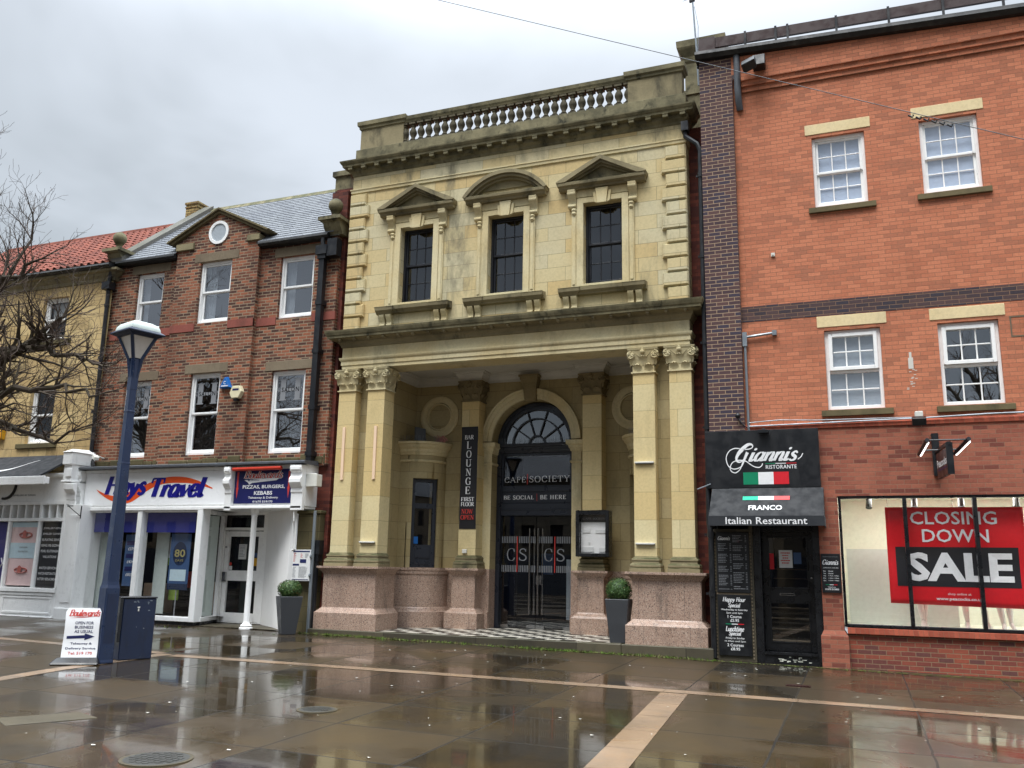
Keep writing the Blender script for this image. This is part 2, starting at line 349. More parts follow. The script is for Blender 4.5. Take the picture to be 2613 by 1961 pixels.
def grassm():
    k = NT('kerb_grass'); n = k.noise(6, 3, .6)
    return k.fin(k.mix(k.ramp(n, .35, .65), C(88, 116, 42, .8), C(122, 116, 76, .7)), .8, .2)
MT['grass'] = grassm()
def pantile():
    k = NT('clay_pantile'); n = k.noise(3.4, 4, .7)
    c = k.mix(k.ramp(n, .3, .7), C(168, 100, 82, .66), C(122, 72, 62, .66))
    c = k.mix(k.math('MULTIPLY', k.ramp(k.noise(12, 4, .7), .5, .75), .4), c, C(84, 58, 50, .6))
    return k.fin(c, .8, .15)
MT['pantile'] = pantile()
def checker():
    k = NT('chequer_tiles'); ch = k.n('ShaderNodeTexChecker'); k.l(k.obj(), ch.inputs['Vector']); ch.inputs['Scale'].default_value = 1/.3
    ch.inputs['Color1'].default_value = C(206, 200, 186, .9); ch.inputs['Color2'].default_value = C(34, 33, 34, .8)
    return k.fin(k.mix(k.math('MULTIPLY', k.ramp(k.noise(5, 4), .4, .8), .35), ch.outputs[0], C(110, 104, 92, .6)), .35, .5)
MT['checker'] = checker()

SLABX, SLABY, OX, OY = 1.43, 1.31, -0.86, -5.43
def groundm():
    k = NT('wet_sandstone_paving')
    o = k.obj(); mp = k.n('ShaderNodeMapping'); mp.inputs['Location'].default_value = (-OX+20*SLABX, -OY+20*SLABY, 0); k.l(o, mp.inputs[0])
    nv = k.n('ShaderNodeTexNoise'); k.l(o, nv.inputs['Vector']); nv.inputs['Scale'].default_value = 3
    wob = k.n('ShaderNodeVectorMath', operation='MULTIPLY_ADD'); k.l(nv.outputs['Color'], wob.inputs[0]); wob.inputs[1].default_value = (.03, .03, 0); k.l(mp.outputs[0], wob.inputs[2])
    b = k.n('ShaderNodeTexBrick'); k.l(wob.outputs[0], b.inputs['Vector']); b.offset = .0; b.squash = 1
    b.inputs['Color1'].default_value = (0, 0, 0, 1); b.inputs['Color2'].default_value = (1, 1, 1, 1); b.inputs['Mortar'].default_value = (.5, .5, .5, 1)
    b.inputs['Scale'].default_value = 1; b.inputs['Mortar Size'].default_value = .015; b.inputs['Mortar Smooth'].default_value = .3
    b.inputs['Brick Width'].default_value = SLABX; b.inputs['Row Height'].default_value = SLABY
    sp = k.n('ShaderNodeSeparateColor'); k.l(b.outputs['Color'], sp.inputs[0]); slab = sp.outputs[0]
    col = k.mix(slab, C(80, 66, 46, .62), C(58, 52, 43, .62))
    col = k.mix(k.math('MULTIPLY', k.ramp(k.noise(.7, 6, .62, dist=.6), .42, .68), .55), col, C(90, 72, 42, .62))
    col = k.mix(k.math('MULTIPLY', k.ramp(k.noise(1.7, 6, .7, dist=.8), .52, .72), .45), col, C(46, 43, 37, .7))
    fine = k.noise(60, 3, .6)
    col = k.mix(k.math('MULTIPLY', k.ramp(fine, .4, .8), .25), col, (.02, .02, .016, 1))
    col = k.mix(k.math('MULTIPLY', b.outputs['Fac'], k.ramp(k.noise(.5, 3, .6), .3, .6, .45, 1.0)), col, (.012, .011, .009, 1))
    pud = k.ramp(k.noise(.42, 4, .55, dist=.4), .40, .62)
    slabr = k.math('MULTIPLY', k.ramp(slab, .35, .75), .5)
    wet = k.math('MULTIPLY', k.math('ADD', pud, slabr), .7)
    rough = k.ramp(wet, .12, .85, .40, .055)
    rough = k.math('MAXIMUM', rough, k.math('MULTIPLY', b.outputs['Fac'], .55))
    # per-slab tilt plus ripples
    h = k.math('ADD', k.math('MULTIPLY', k.noise(2.2, 3, .5), .55), k.math('MULTIPLY', b.outputs['Fac'], -.25))
    h = k.math('ADD', h, k.math('MULTIPLY', k.noise(9, 3, .55), .07)); h = k.math('ADD', h, k.math('MULTIPLY', k.noise(70, 3, .6), .045))
    k.bump(h, .22, .03)
    k.p.inputs['IOR'].default_value = 1.36
    k.l(k.ramp(wet, .1, .9, .05, .6), k.p.inputs['Coat Weight']); k.p.inputs['Coat Roughness'].default_value = .03; k.p.inputs['Coat IOR'].default_value = 1.33
    return k.fin(col, rough, .5)
MT['ground'] = groundm()
def stripm():
    k = NT('pale_sandstone_strip')
    v = k.obj()
    col = k.mix(k.ramp(k.noise(1.1, 5, .6), .3, .7), C(172, 144, 116, .64), C(142, 122, 102, .64))
    col = k.mix(k.math('MULTIPLY', k.ramp(k.noise(3, 5, .7), .5, .75), .5), col, C(180, 138, 90, .68))
    col = k.mix(k.math('MULTIPLY', k.ramp(k.noise(40, 3, .6), .45, .8), .3), col, C(90, 70, 46, .6))
    k.bump(k.noise(30, 3), .15, .005)
    k.p.inputs['Coat Weight'].default_value = .25; k.p.inputs['Coat Roughness'].default_value = .08
    return k.fin(col, k.ramp(k.noise(.8, 3), .35, .65, .22, .5), .5)
MT['strip'] = stripm()
MT['manhole'] = paint('iron_manhole', C(74, 74, 70, .7), .35, .5, (.03, .03, .025, 1), 6)
MT['roughlid'] = stone('gritty_lid', C(96, 88, 70, .8), C(78, 72, 58, .8), stain=(.03, .03, .02, 1), sa=.5, rough=.45)
MT['litter'] = plain('pale_petals', C(220, 216, 205, .9), .8)
MT['pinklitter'] = plain('faded_pink_plastic', C(196, 140, 132, .9), .7)
MT['opp'] = stone('far_side_sandstone', C(96, 88, 74, .8), C(74, 68, 60, .8), C(60, 54, 46, .6), sa=.5)
# ------------------------------------------------------------------ mesh helpers
class MB:
    def __init__(s): s.v = []; s.f = []; s.mi = []; s.mats = []; s.cur = 0
    def mat(s, name):
        if name not in s.mats: s.mats.append(name)
        s.cur = s.mats.index(name); return s
    def face(s, pts):
        n = len(s.v); s.v += [tuple(p) for p in pts]; s.f.append(list(range(n, n+len(pts)))); s.mi.append(s.cur)
    def box(s, x0, x1, y0, y1, z0, z1):
        n = len(s.v)
        s.v += [(x, y, z) for x in (x0, x1) for y in (y0, y1) for z in (z0, z1)]
        for q in ((0, 1, 3, 2), (4, 6, 7, 5), (0, 4, 5, 1), (2, 3, 7, 6), (0, 2, 6, 4), (1, 5, 7, 3)):
            s.f.append([n+i for i in q]); s.mi.append(s.cur)
        return s
    def obox(s, c, ax, ay, az):                       # oriented box: centre and three half-axis vectors
        n = len(s.v); c = Vector(c); ax, ay, az = Vector(ax), Vector(ay), Vector(az)
        s.v += [tuple(c+ax*i+ay*j+az*k) for i in (-1, 1) for j in (-1, 1) for k in (-1, 1)]
        for q in ((0, 1, 3, 2), (4, 6, 7, 5), (0, 4, 5, 1), (2, 3, 7, 6), (0, 2, 6, 4), (1, 5, 7, 3)):
            s.f.append([n+i for i in q]); s.mi.append(s.cur)
        return s
    def loft(s, rings, closed=True, cap=True):
        n = len(s.v); m = len(rings[0])
        for r in rings: s.v += [tuple(p) for p in r]
        for i in range(len(rings)-1):
            for j in range(m if closed else m-1):
                a = n+i*m+j; b = n+i*m+(j+1) % m
                s.f.append([a, b, b+m, a+m]); s.mi.append(s.cur)
        if cap and closed:
            s.f.append([n+j for j in range(m)][::-1]); s.mi.append(s.cur)
            s.f.append([n+(len(rings)-1)*m+j for j in range(m)]); s.mi.append(s.cur)
        return s
    def prism(s, poly, y0, y1):                       # poly in (x, z), pulled along y
        return s.loft([[(x, y0, z) for x, z in poly], [(x, y1, z) for x, z in poly]])
    def prismx(s, poly, x0, x1):                      # poly in (y, z), pulled along x
        return s.loft([[(x0, y, z) for y, z in poly], [(x1, y, z) for y, z in poly]])
    def prismz(s, poly, z0, z1):
        return s.loft([[(x, y, z0) for x, y in poly], [(x, y, z1) for x, y in poly]])
    def lathe(s, prof, cx, cy, n=16, rot=0.):         # prof: (r, z) from bottom to top
        return s.loft([[(cx+max(r, .0005)*math.cos(2*math.pi*j/n+rot), cy+max(r, .0005)*math.sin(2*math.pi*j/n+rot), z) for j in range(n)] for r, z in prof])
    def ball(s, c, r, n=12, m=8, sq=(1, 1, 1)):
        return s.loft([[(c[0]+r*sq[0]*math.sin(math.pi*(i+.02)/(m+.04))*math.cos(2*math.pi*j/n), c[1]+r*sq[1]*math.sin(math.pi*(i+.02)/(m+.04))*math.sin(2*math.pi*j/n), c[2]-r*sq[2]*math.cos(math.pi*(i+.02)/(m+.04))) for j in range(n)] for i in range(m+1)])
    def tube(s, pts, rad, n=6, cap=True):
        pts = [Vector(p) for p in pts]; rings = []
        if isinstance(rad, (int, float)): rad = [rad]*len(pts)
        ref = None
        for i, p in enumerate(pts):
            d = (pts[min(i+1, len(pts)-1)]-pts[max(i-1, 0)])
            if d.length < 1e-9: d = Vector((0, 0, 1))
            d.normalize()
            if ref is None: ref = Vector((0, 0, 1)) if abs(d.z) < .9 else Vector((1, 0, 0))
            a = d.cross(ref)
            if a.length < 1e-5: a = d.cross(Vector((0, 1, 0)))
            a.normalize(); b = a.cross(d); ref = b.cross(a) if False else ref
            rings.append([tuple(p+(a*math.cos(2*math.pi*j/n)+b*math.sin(2*math.pi*j/n))*rad[i]) for j in range(n)])
        return s.loft(rings, cap=cap)
    def sweep(s, path, prof, closed=False, caps=True):  # moulding: path in (x, y) left to right as seen, prof (out, z)
        n = len(path); P = [Vector((p[0], p[1])) for p in path]; nor = []
        for i in range(n):
            ds = []
            if i > 0 or closed: ds.append((P[i]-P[i-1]).normalized())
            if i < n-1 or closed: ds.append((P[(i+1) % n]-P[i]).normalized())
            ns = [Vector((d.y, -d.x)) for d in ds]
            if len(ns) == 1: nor.append(ns[0])
            else:
                b = ns[0]+ns[1]; b.normalize(); nor.append(b/max(.3, b.dot(ns[0])))
        rings = [[(p.x+o*m.x, p.y+o*m.y, z) for o, z in prof] for p, m in zip(P, nor)]
        if closed: rings.append(rings[0])
        s.loft(rings, closed=False, cap=False)
        if caps and not closed:
            s.face(rings[0]); s.face(rings[-1][::-1])
        return s
    def wall(s, x0, x1, z0, z1, y, holes=(), depth=.2, sides=None):
        xs = sorted({x0, x1, *[h[0] for h in holes], *[h[1] for h in holes]}); zs = sorted({z0, z1, *[h[2] for h in holes], *[h[3] for h in holes]})
        xs = [x for x in xs if x0 <= x <= x1]; zs = [z for z in zs if z0 <= z <= z1]
        for i in range(len(xs)-1):
            run = None
            for j in range(len(zs)-1):
                mx, mz = (xs[i]+xs[i+1])/2, (zs[j]+zs[j+1])/2
                if any(h[0] < mx < h[1] and h[2] < mz < h[3] for h in holes):
                    continue
                s.face([(xs[i], y, zs[j]), (xs[i+1], y, zs[j]), (xs[i+1], y, zs[j+1]), (xs[i], y, zs[j+1])])
        for a, b, c, d in holes:
            e = y+depth
            s.face([(a, y, c), (a, y, d), (a, e, d), (a, e, c)]); s.face([(b, y, c), (b, e, c), (b, e, d), (b, y, d)])
            s.face([(a, y, d), (b, y, d), (b, e, d), (a, e, d)]); s.face([(a, y, c), (a, e, c), (b, e, c), (b, y, c)])
        if sides:
            e = y+sides
            s.face([(x0, y, z0), (x0, y, z1), (x0, e, z1), (x0, e, z0)]); s.face([(x1, y, z0), (x1, e, z0), (x1, e, z1), (x1, y, z1)])
            s.face([(x0, y, z1), (x1, y, z1), (x1, e, z1), (x0, e, z1)])
        return s
    def ring(s, x0, x1, z0, z1, y0, y1, t, tb=None, tt=None):   # rectangular frame facing the viewer, members butted
        tb = tb or t; tt = tt or t
        s.box(x0, x0+t, y0, y1, z0, z1); s.box(x1-t, x1, y0, y1, z0, z1)
        s.box(x0+t, x1-t, y0, y1, z0, z0+tb); s.box(x0+t, x1-t, y0, y1, z1-tt, z1)
        return s
    def poly3(s, tris, verts):
        n = len(s.v); s.v += verts
        for t in tris: s.f.append([n+i for i in t]); s.mi.append(s.cur)
        return s
    def build(s, name, parent=None, mat=None, bevel=0, smooth=False):
        me = bpy.data.meshes.new(name); me.from_pydata(s.v, [], s.f)
        names = s.mats or [mat]
        for m in names: me.materials.append(MT[m])
        if s.mats: me.polygons.foreach_set('material_index', s.mi)
        me.validate(); me.update()
        import bmesh
        bm = bmesh.new(); bm.from_mesh(me); bmesh.ops.remove_doubles(bm, verts=bm.verts, dist=1e-5) if (smooth or bevel) else None
        bmesh.ops.recalc_face_normals(bm, faces=bm.faces) if (smooth or bevel) else None
        bm.to_mesh(me); bm.free()
        if smooth:
            me.polygons.foreach_set('use_smooth', [True]*len(me.polygons))
            try: me.set_sharp_from_angle(angle=R(40))
            except Exception: pass
        o = bpy.data.objects.new(name, me); COL.objects.link(o)
        if parent is not None:
            o.parent = parent; o.matrix_parent_inverse = Matrix.Translation(-worldloc(parent))
        if bevel:
            b = o.modifiers.new('bevel', 'BEVEL'); b.width = bevel; b.segments = 1; b.limit_method = 'ANGLE'; b.angle_limit = R(40)
        return o

def worldloc(o):                                       # parts are modelled in world coordinates: only top-level objects carry a location
    return Vector(o.location) if o.parent is None else Vector((0, 0, 0))
def thing(name, label, cat, loc=(0, 0, 0), group=None):
    o = bpy.data.objects.new(name, None); COL.objects.link(o); o.location = loc; o.empty_display_size = .2
    o['label'] = label; o['category'] = cat
    if group: o['group'] = group
    return o
def tag(o, label, cat, group=None):
    o['label'] = label; o['category'] = cat
    if group: o['group'] = group
    return o
def part(m, name, parent, mat=None, bevel=0, smooth=False, label=None):
    o = m.build(name, parent, mat, bevel, smooth)
    if label: o['label'] = label
    return o

# ------------------------------------------------------------------ lettering
_tc = {}
def glyphs(s, bold=0., shear=0., track=1.):
    key = (s, bold, shear, track)
    if key in _tc: return _tc[key]
    c = bpy.data.curves.new('lettering', 'FONT'); c.body = s; c.offset = bold; c.shear = shear; c.space_character = track; c.resolution_u = 2
    o = bpy.data.objects.new('lettering', c); COL.objects.link(o)
    bpy.context.view_layer.update()
    d = bpy.context.evaluated_depsgraph_get(); me = bpy.data.meshes.new_from_object(o.evaluated_get(d))
    vs = [(v.co.x, v.co.y) for v in me.vertices]; fs = [list(p.vertices) for p in me.polygons]
    bpy.data.objects.remove(o); bpy.data.curves.remove(c); bpy.data.meshes.remove(me)
    _tc[key] = (vs, fs); return vs, fs
def place(mb, vs, fs, box, put):
    x0, x1, z0, z1 = box
    a = min(v[0] for v in vs); b = max(v[0] for v in vs); c = min(v[1] for v in vs); d = max(v[1] for v in vs)
    n = len(mb.v)
    for v in vs:
        u = x0+(v[0]-a)/max(1e-6, b-a)*(x1-x0); w = z0+(v[1]-c)/max(1e-6, d-c)*(z1-z0)
        mb.v.append(tuple(put(u, w, v[2] if len(v) > 2 else 0)))
    for f in fs: mb.f.append([n+i for i in f]); mb.mi.append(mb.cur)
def onwall(y): return lambda u, w, k: (u, y-k, w)
def T(mb, s, x0, x1, z0, z1, y=None, bold=0., shear=0., put=None, track=1.):
    vs, fs = glyphs(s, bold, shear, track); place(mb, vs, fs, (x0, x1, z0, z1), put or onwall(y))
# a small pen-drawn alphabet: serif capitals and running lower case
def SF(x, y, w=.13): return ('s', (x, y, w))
O_ = [(.44, 1), (.2, .9), (.08, .5), (.2, .1), (.44, 0), (.68, .1), (.8, .5), (.68, .9), (.44, 1)]
G_ = {
 'A': (.88, [('t', [(.08, 0), (.43, 1)]), ('K', [(.4, 1), (.78, 0)]), ('t', [(.2, .34), (.66, .34)]), SF(.08, 0), SF(.78, 0)]),
 'B': (.74, [('K', [(.18, 0), (.18, 1)]), ('c', [(.18, .97), (.42, .98), (.58, .88), (.58, .66), (.44, .54), (.18, .53)]), ('c', [(.18, .52), (.48, .51), (.66, .38), (.64, .12), (.48, .02), (.18, .02)]), SF(.12, 0, .1), SF(.12, 1, .1)]),
 'C': (.8, [('c', [(.7, .74), (.62, .94), (.42, .99), (.2, .88), (.09, .5), (.2, .12), (.42, .01), (.62, .06), (.72, .25)]), ('t', [(.71, .7), (.71, .98)])]),
 'E': (.72, [('K', [(.18, 0), (.18, 1)]), ('t', [(.1, .975), (.63, .975)]), ('t', [(.1, .025), (.66, .025)]), ('t', [(.18, .52), (.5, .52)]), ('t', [(.62, 1), (.62, .78)]), ('t', [(.65, 0), (.65, .24)]), ('t', [(.5, .42), (.5, .62)])]),
 'F': (.68, [('K', [(.18, 0), (.18, 1)]), ('t', [(.1, .975), (.62, .975)]), ('t', [(.18, .5), (.5, .5)]), ('t', [(.61, 1), (.61, .76)]), ('t', [(.49, .4), (.49, .6)]), SF(.18, 0)]),
 'G': (.86, [('c', [(.7, .76), (.62, .94), (.42, .99), (.2, .88), (.09, .5), (.2, .12), (.42, .01), (.58, .04), (.7, .12)]), ('K', [(.7, .05), (.7, .42)]), ('t', [(.7, .74), (.7, .98)]), SF(.7, .43)]),
 'H': (.9, [('K', [(.18, 0), (.18, 1)]), ('K', [(.7, 0), (.7, 1)]), ('t', [(.18, .52), (.7, .52)]), SF(.18, 0), SF(.18, 1), SF(.7, 0), SF(.7, 1)]),
 'I': (.4, [('K', [(.2, 0), (.2, 1)]), SF(.2, 0), SF(.2, 1)]),
 'L': (.7, [('K', [(.18, 0), (.18, 1)]), ('t', [(.1, .025), (.64, .025)]), ('t', [(.63, 0), (.63, .28)]), SF(.18, 1)]),
 'N': (.88, [('t', [(.16, 0), (.16, 1)]), ('K', [(.16, 1), (.7, 0)]), ('t', [(.7, 0), (.7, 1)]), SF(.16, 0), SF(.1, 1, .1), SF(.7, 1)]),
 'O': (.88, [('c', O_)]),
 'P': (.7, [('K', [(.18, 0), (.18, 1)]), ('c', [(.18, .97), (.44, .98), (.62, .86), (.6, .62), (.44, .48), (.18, .47)]), SF(.18, 0), SF(.12, 1, .1)]),
 'R': (.8, [('K', [(.18, 0), (.18, 1)]), ('c', [(.18, .97), (.44, .98), (.6, .87), (.58, .64), (.44, .51), (.18, .5)]), ('K', [(.4, .5), (.7, 0)]), SF(.18, 0), SF(.12, 1, .1), SF(.72, 0, .1)]),
 'S': (.66, [('m', [(.54, .78), (.47, .95), (.3, .99), (.14, .88), (.14, .68), (.32, .55), (.5, .42), (.57, .22), (.46, .04), (.28, .01), (.13, .07), (.08, .24)]), ('t', [(.55, .74), (.55, .98)]), ('t', [(.07, .02), (.07, .28)])]),
 'T': (.76, [('K', [(.38, 0), (.38, 1)]), ('t', [(.06, .975), (.7, .975)]), ('t', [(.07, 1), (.05, .74)]), ('t', [(.69, 1), (.71, .74)]), SF(.38, 0)]),
 'U': (.86, [('K', [(.18, 1), (.18, .3)]), ('c', [(.18, .34), (.22, .1), (.42, .01), (.6, .08), (.68, .3)]), ('t', [(.68, .28), (.68, 1)]), SF(.18, 1), SF(.68, 1)]),
 'W': (1.2, [('K', [(.1, 1), (.36, 0)]), ('t', [(.36, 0), (.58, .9)]), ('K', [(.55, .95), (.82, 0)]), ('t', [(.82, 0), (1.06, 1)]), SF(.1, 1), SF(1.06, 1)]),
 'Y': (.8, [('K', [(.1, 1), (.4, .47)]), ('t', [(.7, 1), (.4, .47)]), ('K', [(.4, .5), (.4, 0)]), SF(.1, 1), SF(.7, 1), SF(.4, 0)]),
 'a': (.62, [('c', [(.46, .52), (.32, .62), (.15, .52), (.08, .26), (.16, .03), (.3, .04), (.46, .28)]), ('K', [(.5, .62), (.46, .12)]), ('c', [(.46, .14), (.5, .01), (.62, .1)])]),
 'c': (.5, [('c', [(.44, .5), (.32, .62), (.14, .5), (.08, .25), (.18, .02), (.34, .03), (.48, .16)])]),
 'd': (.62, [('c', [(.46, .52), (.32, .62), (.15, .52), (.08, .26), (.16, .03), (.3, .04), (.46, .28)]), ('K', [(.52, 1), (.46, .12)]), ('c', [(.46, .14), (.5, .01), (.62, .1)])]),
 'e': (.52, [('c', [(.1, .3), (.36, .34), (.42, .52), (.28, .63), (.13, .5), (.08, .25), (.18, .02), (.34, .03), (.48, .18)])]),
 'h': (.6, [('K', [(.16, 1), (.12, 0)]), ('c', [(.13, .36), (.26, .58), (.4, .6), (.46, .46)]), ('K', [(.46, .48), (.42, .1)]), ('c', [(.42, .12), (.48, 0), (.6, .12)])]),
 'i': (.34, [('K', [(.14, .62), (.13, .1)]), ('c', [(.13, .14), (.18, .0), (.34, .12)]), ('d', (.18, .84, .09))]),
 'l': (.34, [('K', [(.16, 1), (.13, .1)]), ('c', [(.13, .14), (.18, .0), (.32, .12)]), SF(.1, 1, .08)]),
 'm': (.88, [('K', [(.12, .62), (.1, 0)]), ('c', [(.11, .36), (.24, .58), (.36, .6), (.42, .46)]), ('K', [(.42, .48), (.4, 0)]), ('c', [(.41, .36), (.54, .58), (.66, .6), (.72, .46)]), ('K', [(.72, .48), (.69, .1)]), ('c', [(.69, .12), (.75, 0), (.88, .12)])]),
 'n': (.6, [('K', [(.12, .62), (.1, 0)]), ('c', [(.11, .36), (.26, .58), (.4, .6), (.46, .46)]), ('K', [(.46, .48), (.42, .1)]), ('c', [(.42, .12), (.48, 0), (.6, .12)])]),
 'o': (.54, [('c', [(.28, .62), (.12, .52), (.08, .3), (.14, .06), (.28, 0), (.42, .1), (.46, .32), (.4, .55), (.28, .62)])]),
 'p': (.58, [('K', [(.14, .62), (.1, -.32)]), ('c', [(.13, .34), (.26, .6), (.42, .56), (.48, .34), (.4, .06), (.26, .0), (.12, .1)])]),
 'r': (.46, [('K', [(.14, .62), (.11, 0)]), ('c', [(.12, .36), (.24, .58), (.4, .6)]), ('d', (.39, .54, .07))]),
 's': (.46, [('m', [(.4, .5), (.26, .62), (.12, .5), (.2, .36), (.36, .24), (.38, .08), (.22, 0), (.06, .1)])]),
 't': (.4, [('K', [(.2, .88), (.15, .12)]), ('c', [(.15, .14), (.2, .0), (.36, .1)]), ('t', [(.04, .6), (.36, .6)])]),
 'u': (.6, [('K', [(.12, .62), (.1, .16)]), ('c', [(.1, .2), (.16, .01), (.32, .06), (.46, .3)]), ('K', [(.48, .62), (.46, .1)]), ('c', [(.46, .14), (.5, .0), (.62, .1)])]),
 'v': (.54, [('K', [(.08, .62), (.24, .0)]), ('t', [(.24, 0), (.46, .5)]), ('d', (.44, .56, .07)), SF(.06, .6, .06)]),
 'y': (.58, [('K', [(.1, .62), (.28, .04)]), ('c', [(.5, .56), (.44, .3), (.28, -.06), (.12, -.27), (.02, -.24)]), ('d', (.06, -.22, .07)), SF(.08, .6, .06)]),
 '|': (.3, []), ' ': (.36, []), 'É': None,
}
G_['É'] = (.72, G_['E'][1]+[('t', [(.34, 1.1), (.52, 1.26)])])
def crom(p, n=6):
    if len(p) < 3: return p
    q = []; P = [p[0]]+list(p)+[p[-1]]
    for i in range(1, len(P)-2):
        for t in range(n):
            t /= n; a, b, c, d = P[i-1], P[i], P[i+1], P[i+2]
            q.append(tuple(.5*(2*b[k]+(c[k]-a[k])*t+(2*a[k]-5*b[k]+4*c[k]-d[k])*t*t+(3*b[k]-a[k]-3*c[k]+d[k])*t**3) for k in (0, 1)))
    q.append(p[-1]); return q
def strokes(items, thick=.15, thin=.045, slant=0., dx=0., vs=None, fs=None, k0=0):
    k = k0
    def strip(pts, wf):
        n = len(vs)
        for i, p in enumerate(pts):
            a = pts[max(0, i-1)]; b = pts[min(len(pts)-1, i+1)]; d = (b[0]-a[0], b[1]-a[1]); L = math.hypot(*d) or 1
            d = (d[0]/L, d[1]/L); w = wf(d, i/(len(pts)-1))/2; m = (-d[1]*w, d[0]*w)
            for sg in (1, -1):
                x, y = p[0]+sg*m[0], p[1]+sg*m[1]; vs.append((x+dx+slant*y, y, k))
        for i in range(len(pts)-1): fs.append([n+2*i, n+2*i+1, n+2*i+3, n+2*i+2])
    for kind, d in items:
        k += .00025
        if kind == 's': strip([(d[0]-d[2], d[1]+(thin/2 if d[1] < .5 else -thin/2)), (d[0]+d[2], d[1]+(thin/2 if d[1] < .5 else -thin/2))], lambda a, t: thin)
        elif kind == 'd':
            n = len(vs)
            for j in range(10): vs.append((d[0]+d[2]*math.cos(j*.6283)+dx+slant*(d[1]+d[2]*math.sin(j*.6283)), d[1]+d[2]*math.sin(j*.6283), k))
            fs.append(list(range(n, n+10)))
        elif kind == 'c': strip(crom(d), lambda a, t: thin+(thick-thin)*abs(a[1])**1.3)
        elif kind == 'm': strip(crom(d), lambda a, t: thick*(.45+.45*math.sin(math.pi*t)))
        elif kind == 'K': strip(d, lambda a, t: thick)
        elif kind == 't': strip(d, lambda a, t: thin)
    return k
def ST(mb, s, x0, x1, z0, z1, y=None, thick=.17, thin=.05, slant=0., track=0., put=None):
    vs, fs = [], []; x = 0; k = 0
    for ch in s:
        w, it = G_.get(ch) or G_[' ']
        strokes(it, thick, thin, slant, x, vs, fs, k % .001); x += w+track; k += .0004
    place(mb, vs, fs, (x0, x1, z0, z1), put or onwall(y))
def textlines(mb, x0, x1, z0, z1, y, n, h=.4, seed=1, ragged=.5, align='l', put=None):   # small print too fine to read in the photo
    r = random.Random(seed); put = put or onwall(y)
    for i in range(n):
        zt = z1-(z1-z0)*i/n; zb = zt-(z1-z0)/n*h; w = (x1-x0)*(1-ragged*r.random())
        a = x0 if align == 'l' else (x0+x1)/2-w/2; x = a
        while x < a+w:
            b = min(a+w, x+(x1-x0)*r.uniform(.06, .2))
            mb.face([put(x, zb, 0), put(b, zb, 0), put(b, zt, 0), put(x, zt, 0)]); x = b+(x1-x0)*.025

# ------------------------------------------------------------------ sash windows
def sash(parent, x0, x1, z0, z1, y, cols=1, rows=(1, 1), mat='white', fr=.05, st=.045, gb=.022, mid=None, gmat='glass', back='darkroom', bx=.5, curtain=None, topproud=True, sill=True, cur2=None):
    mid = mid or (z0+z1)/2
    m = MB().ring(x0, x1, z0, z1, y, y+.12, fr, fr*1.25, fr)
    a, b, c, d = x0+fr, x1-fr, z0+fr*1.25, z1-fr
    m.ring(a, b, mid-.02, d, y+.03, y+.065, st, .05, st)
    m.ring(a, b, c, mid+.02, y+.07, y+.105, st, .07, .05)
    def bars(p0, p1, q0, q1, yy, nc, nr):
        for i in range(1, nc):
            xx = p0+(p1-p0)*i/nc; m.box(xx-gb/2, xx+gb/2, yy, yy+.02, q0, q1)
        for j in range(1, nr):
            zz = q0+(q1-q0)*j/nr
            for i in range(nc):
                m.box(p0+(p1-p0)*i/nc+(gb/2 if i else 0), p0+(p1-p0)*(i+1)/nc-(gb/2 if i < nc-1 else 0), yy, yy+.02, zz-gb/2, zz+gb/2)
    bars(a+st, b-st, mid+.03, d-st, y+.037, cols, rows[0]); bars(a+st, b-st, c+.07, mid-.03, y+.077, cols, rows[1])
    o = part(m, 'window', parent, mat, bevel=.006)
    g = MB(); g.face([(a+st, y+.05, mid+.02), (b-st, y+.05, mid+.02), (b-st, y+.05, d-st), (a+st, y+.05, d-st)])
    g.face([(a+st, y+.09, c+.06), (b-st, y+.09, c+.06), (b-st, y+.09, mid-.02), (a+st, y+.09, mid-.02)])
    part(g, 'pane', o, gmat)
    r = MB(); e = y+.12; f = y+bx
    r.face([(x0, f, z0), (x1, f, z0), (x1, f, z1), (x0, f, z1)]); r.face([(x0, e, z0), (x0, f, z0), (x0, f, z1), (x0, e, z1)])
    r.face([(x1, e, z0), (x1, e, z1), (x1, f, z1), (x1, f, z0)]); r.face([(x0, e, z1), (x0, f, z1), (x1, f, z1), (x1, e, z1)]); r.face([(x0, e, z0), (x1, e, z0), (x1, f, z0), (x0, f, z0)])
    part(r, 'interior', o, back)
    if curtain:
        k = MB()
        for (cx0, cx1, cz0, cz1) in curtain:
            n = 10; yy = y+.17
            for i in range(n):
                u, v = cx0+(cx1-cx0)*i/n, cx0+(cx1-cx0)*(i+1)/n
                k.face([(u, yy+.015*(i % 2), cz0), (v, yy+.015*((i+1) % 2), cz0), (v, yy+.015*((i+1) % 2), cz1), (u, yy+.015*(i % 2), cz1)])
        part(k, 'curtain', o, cur2 or 'curtain')
    return o
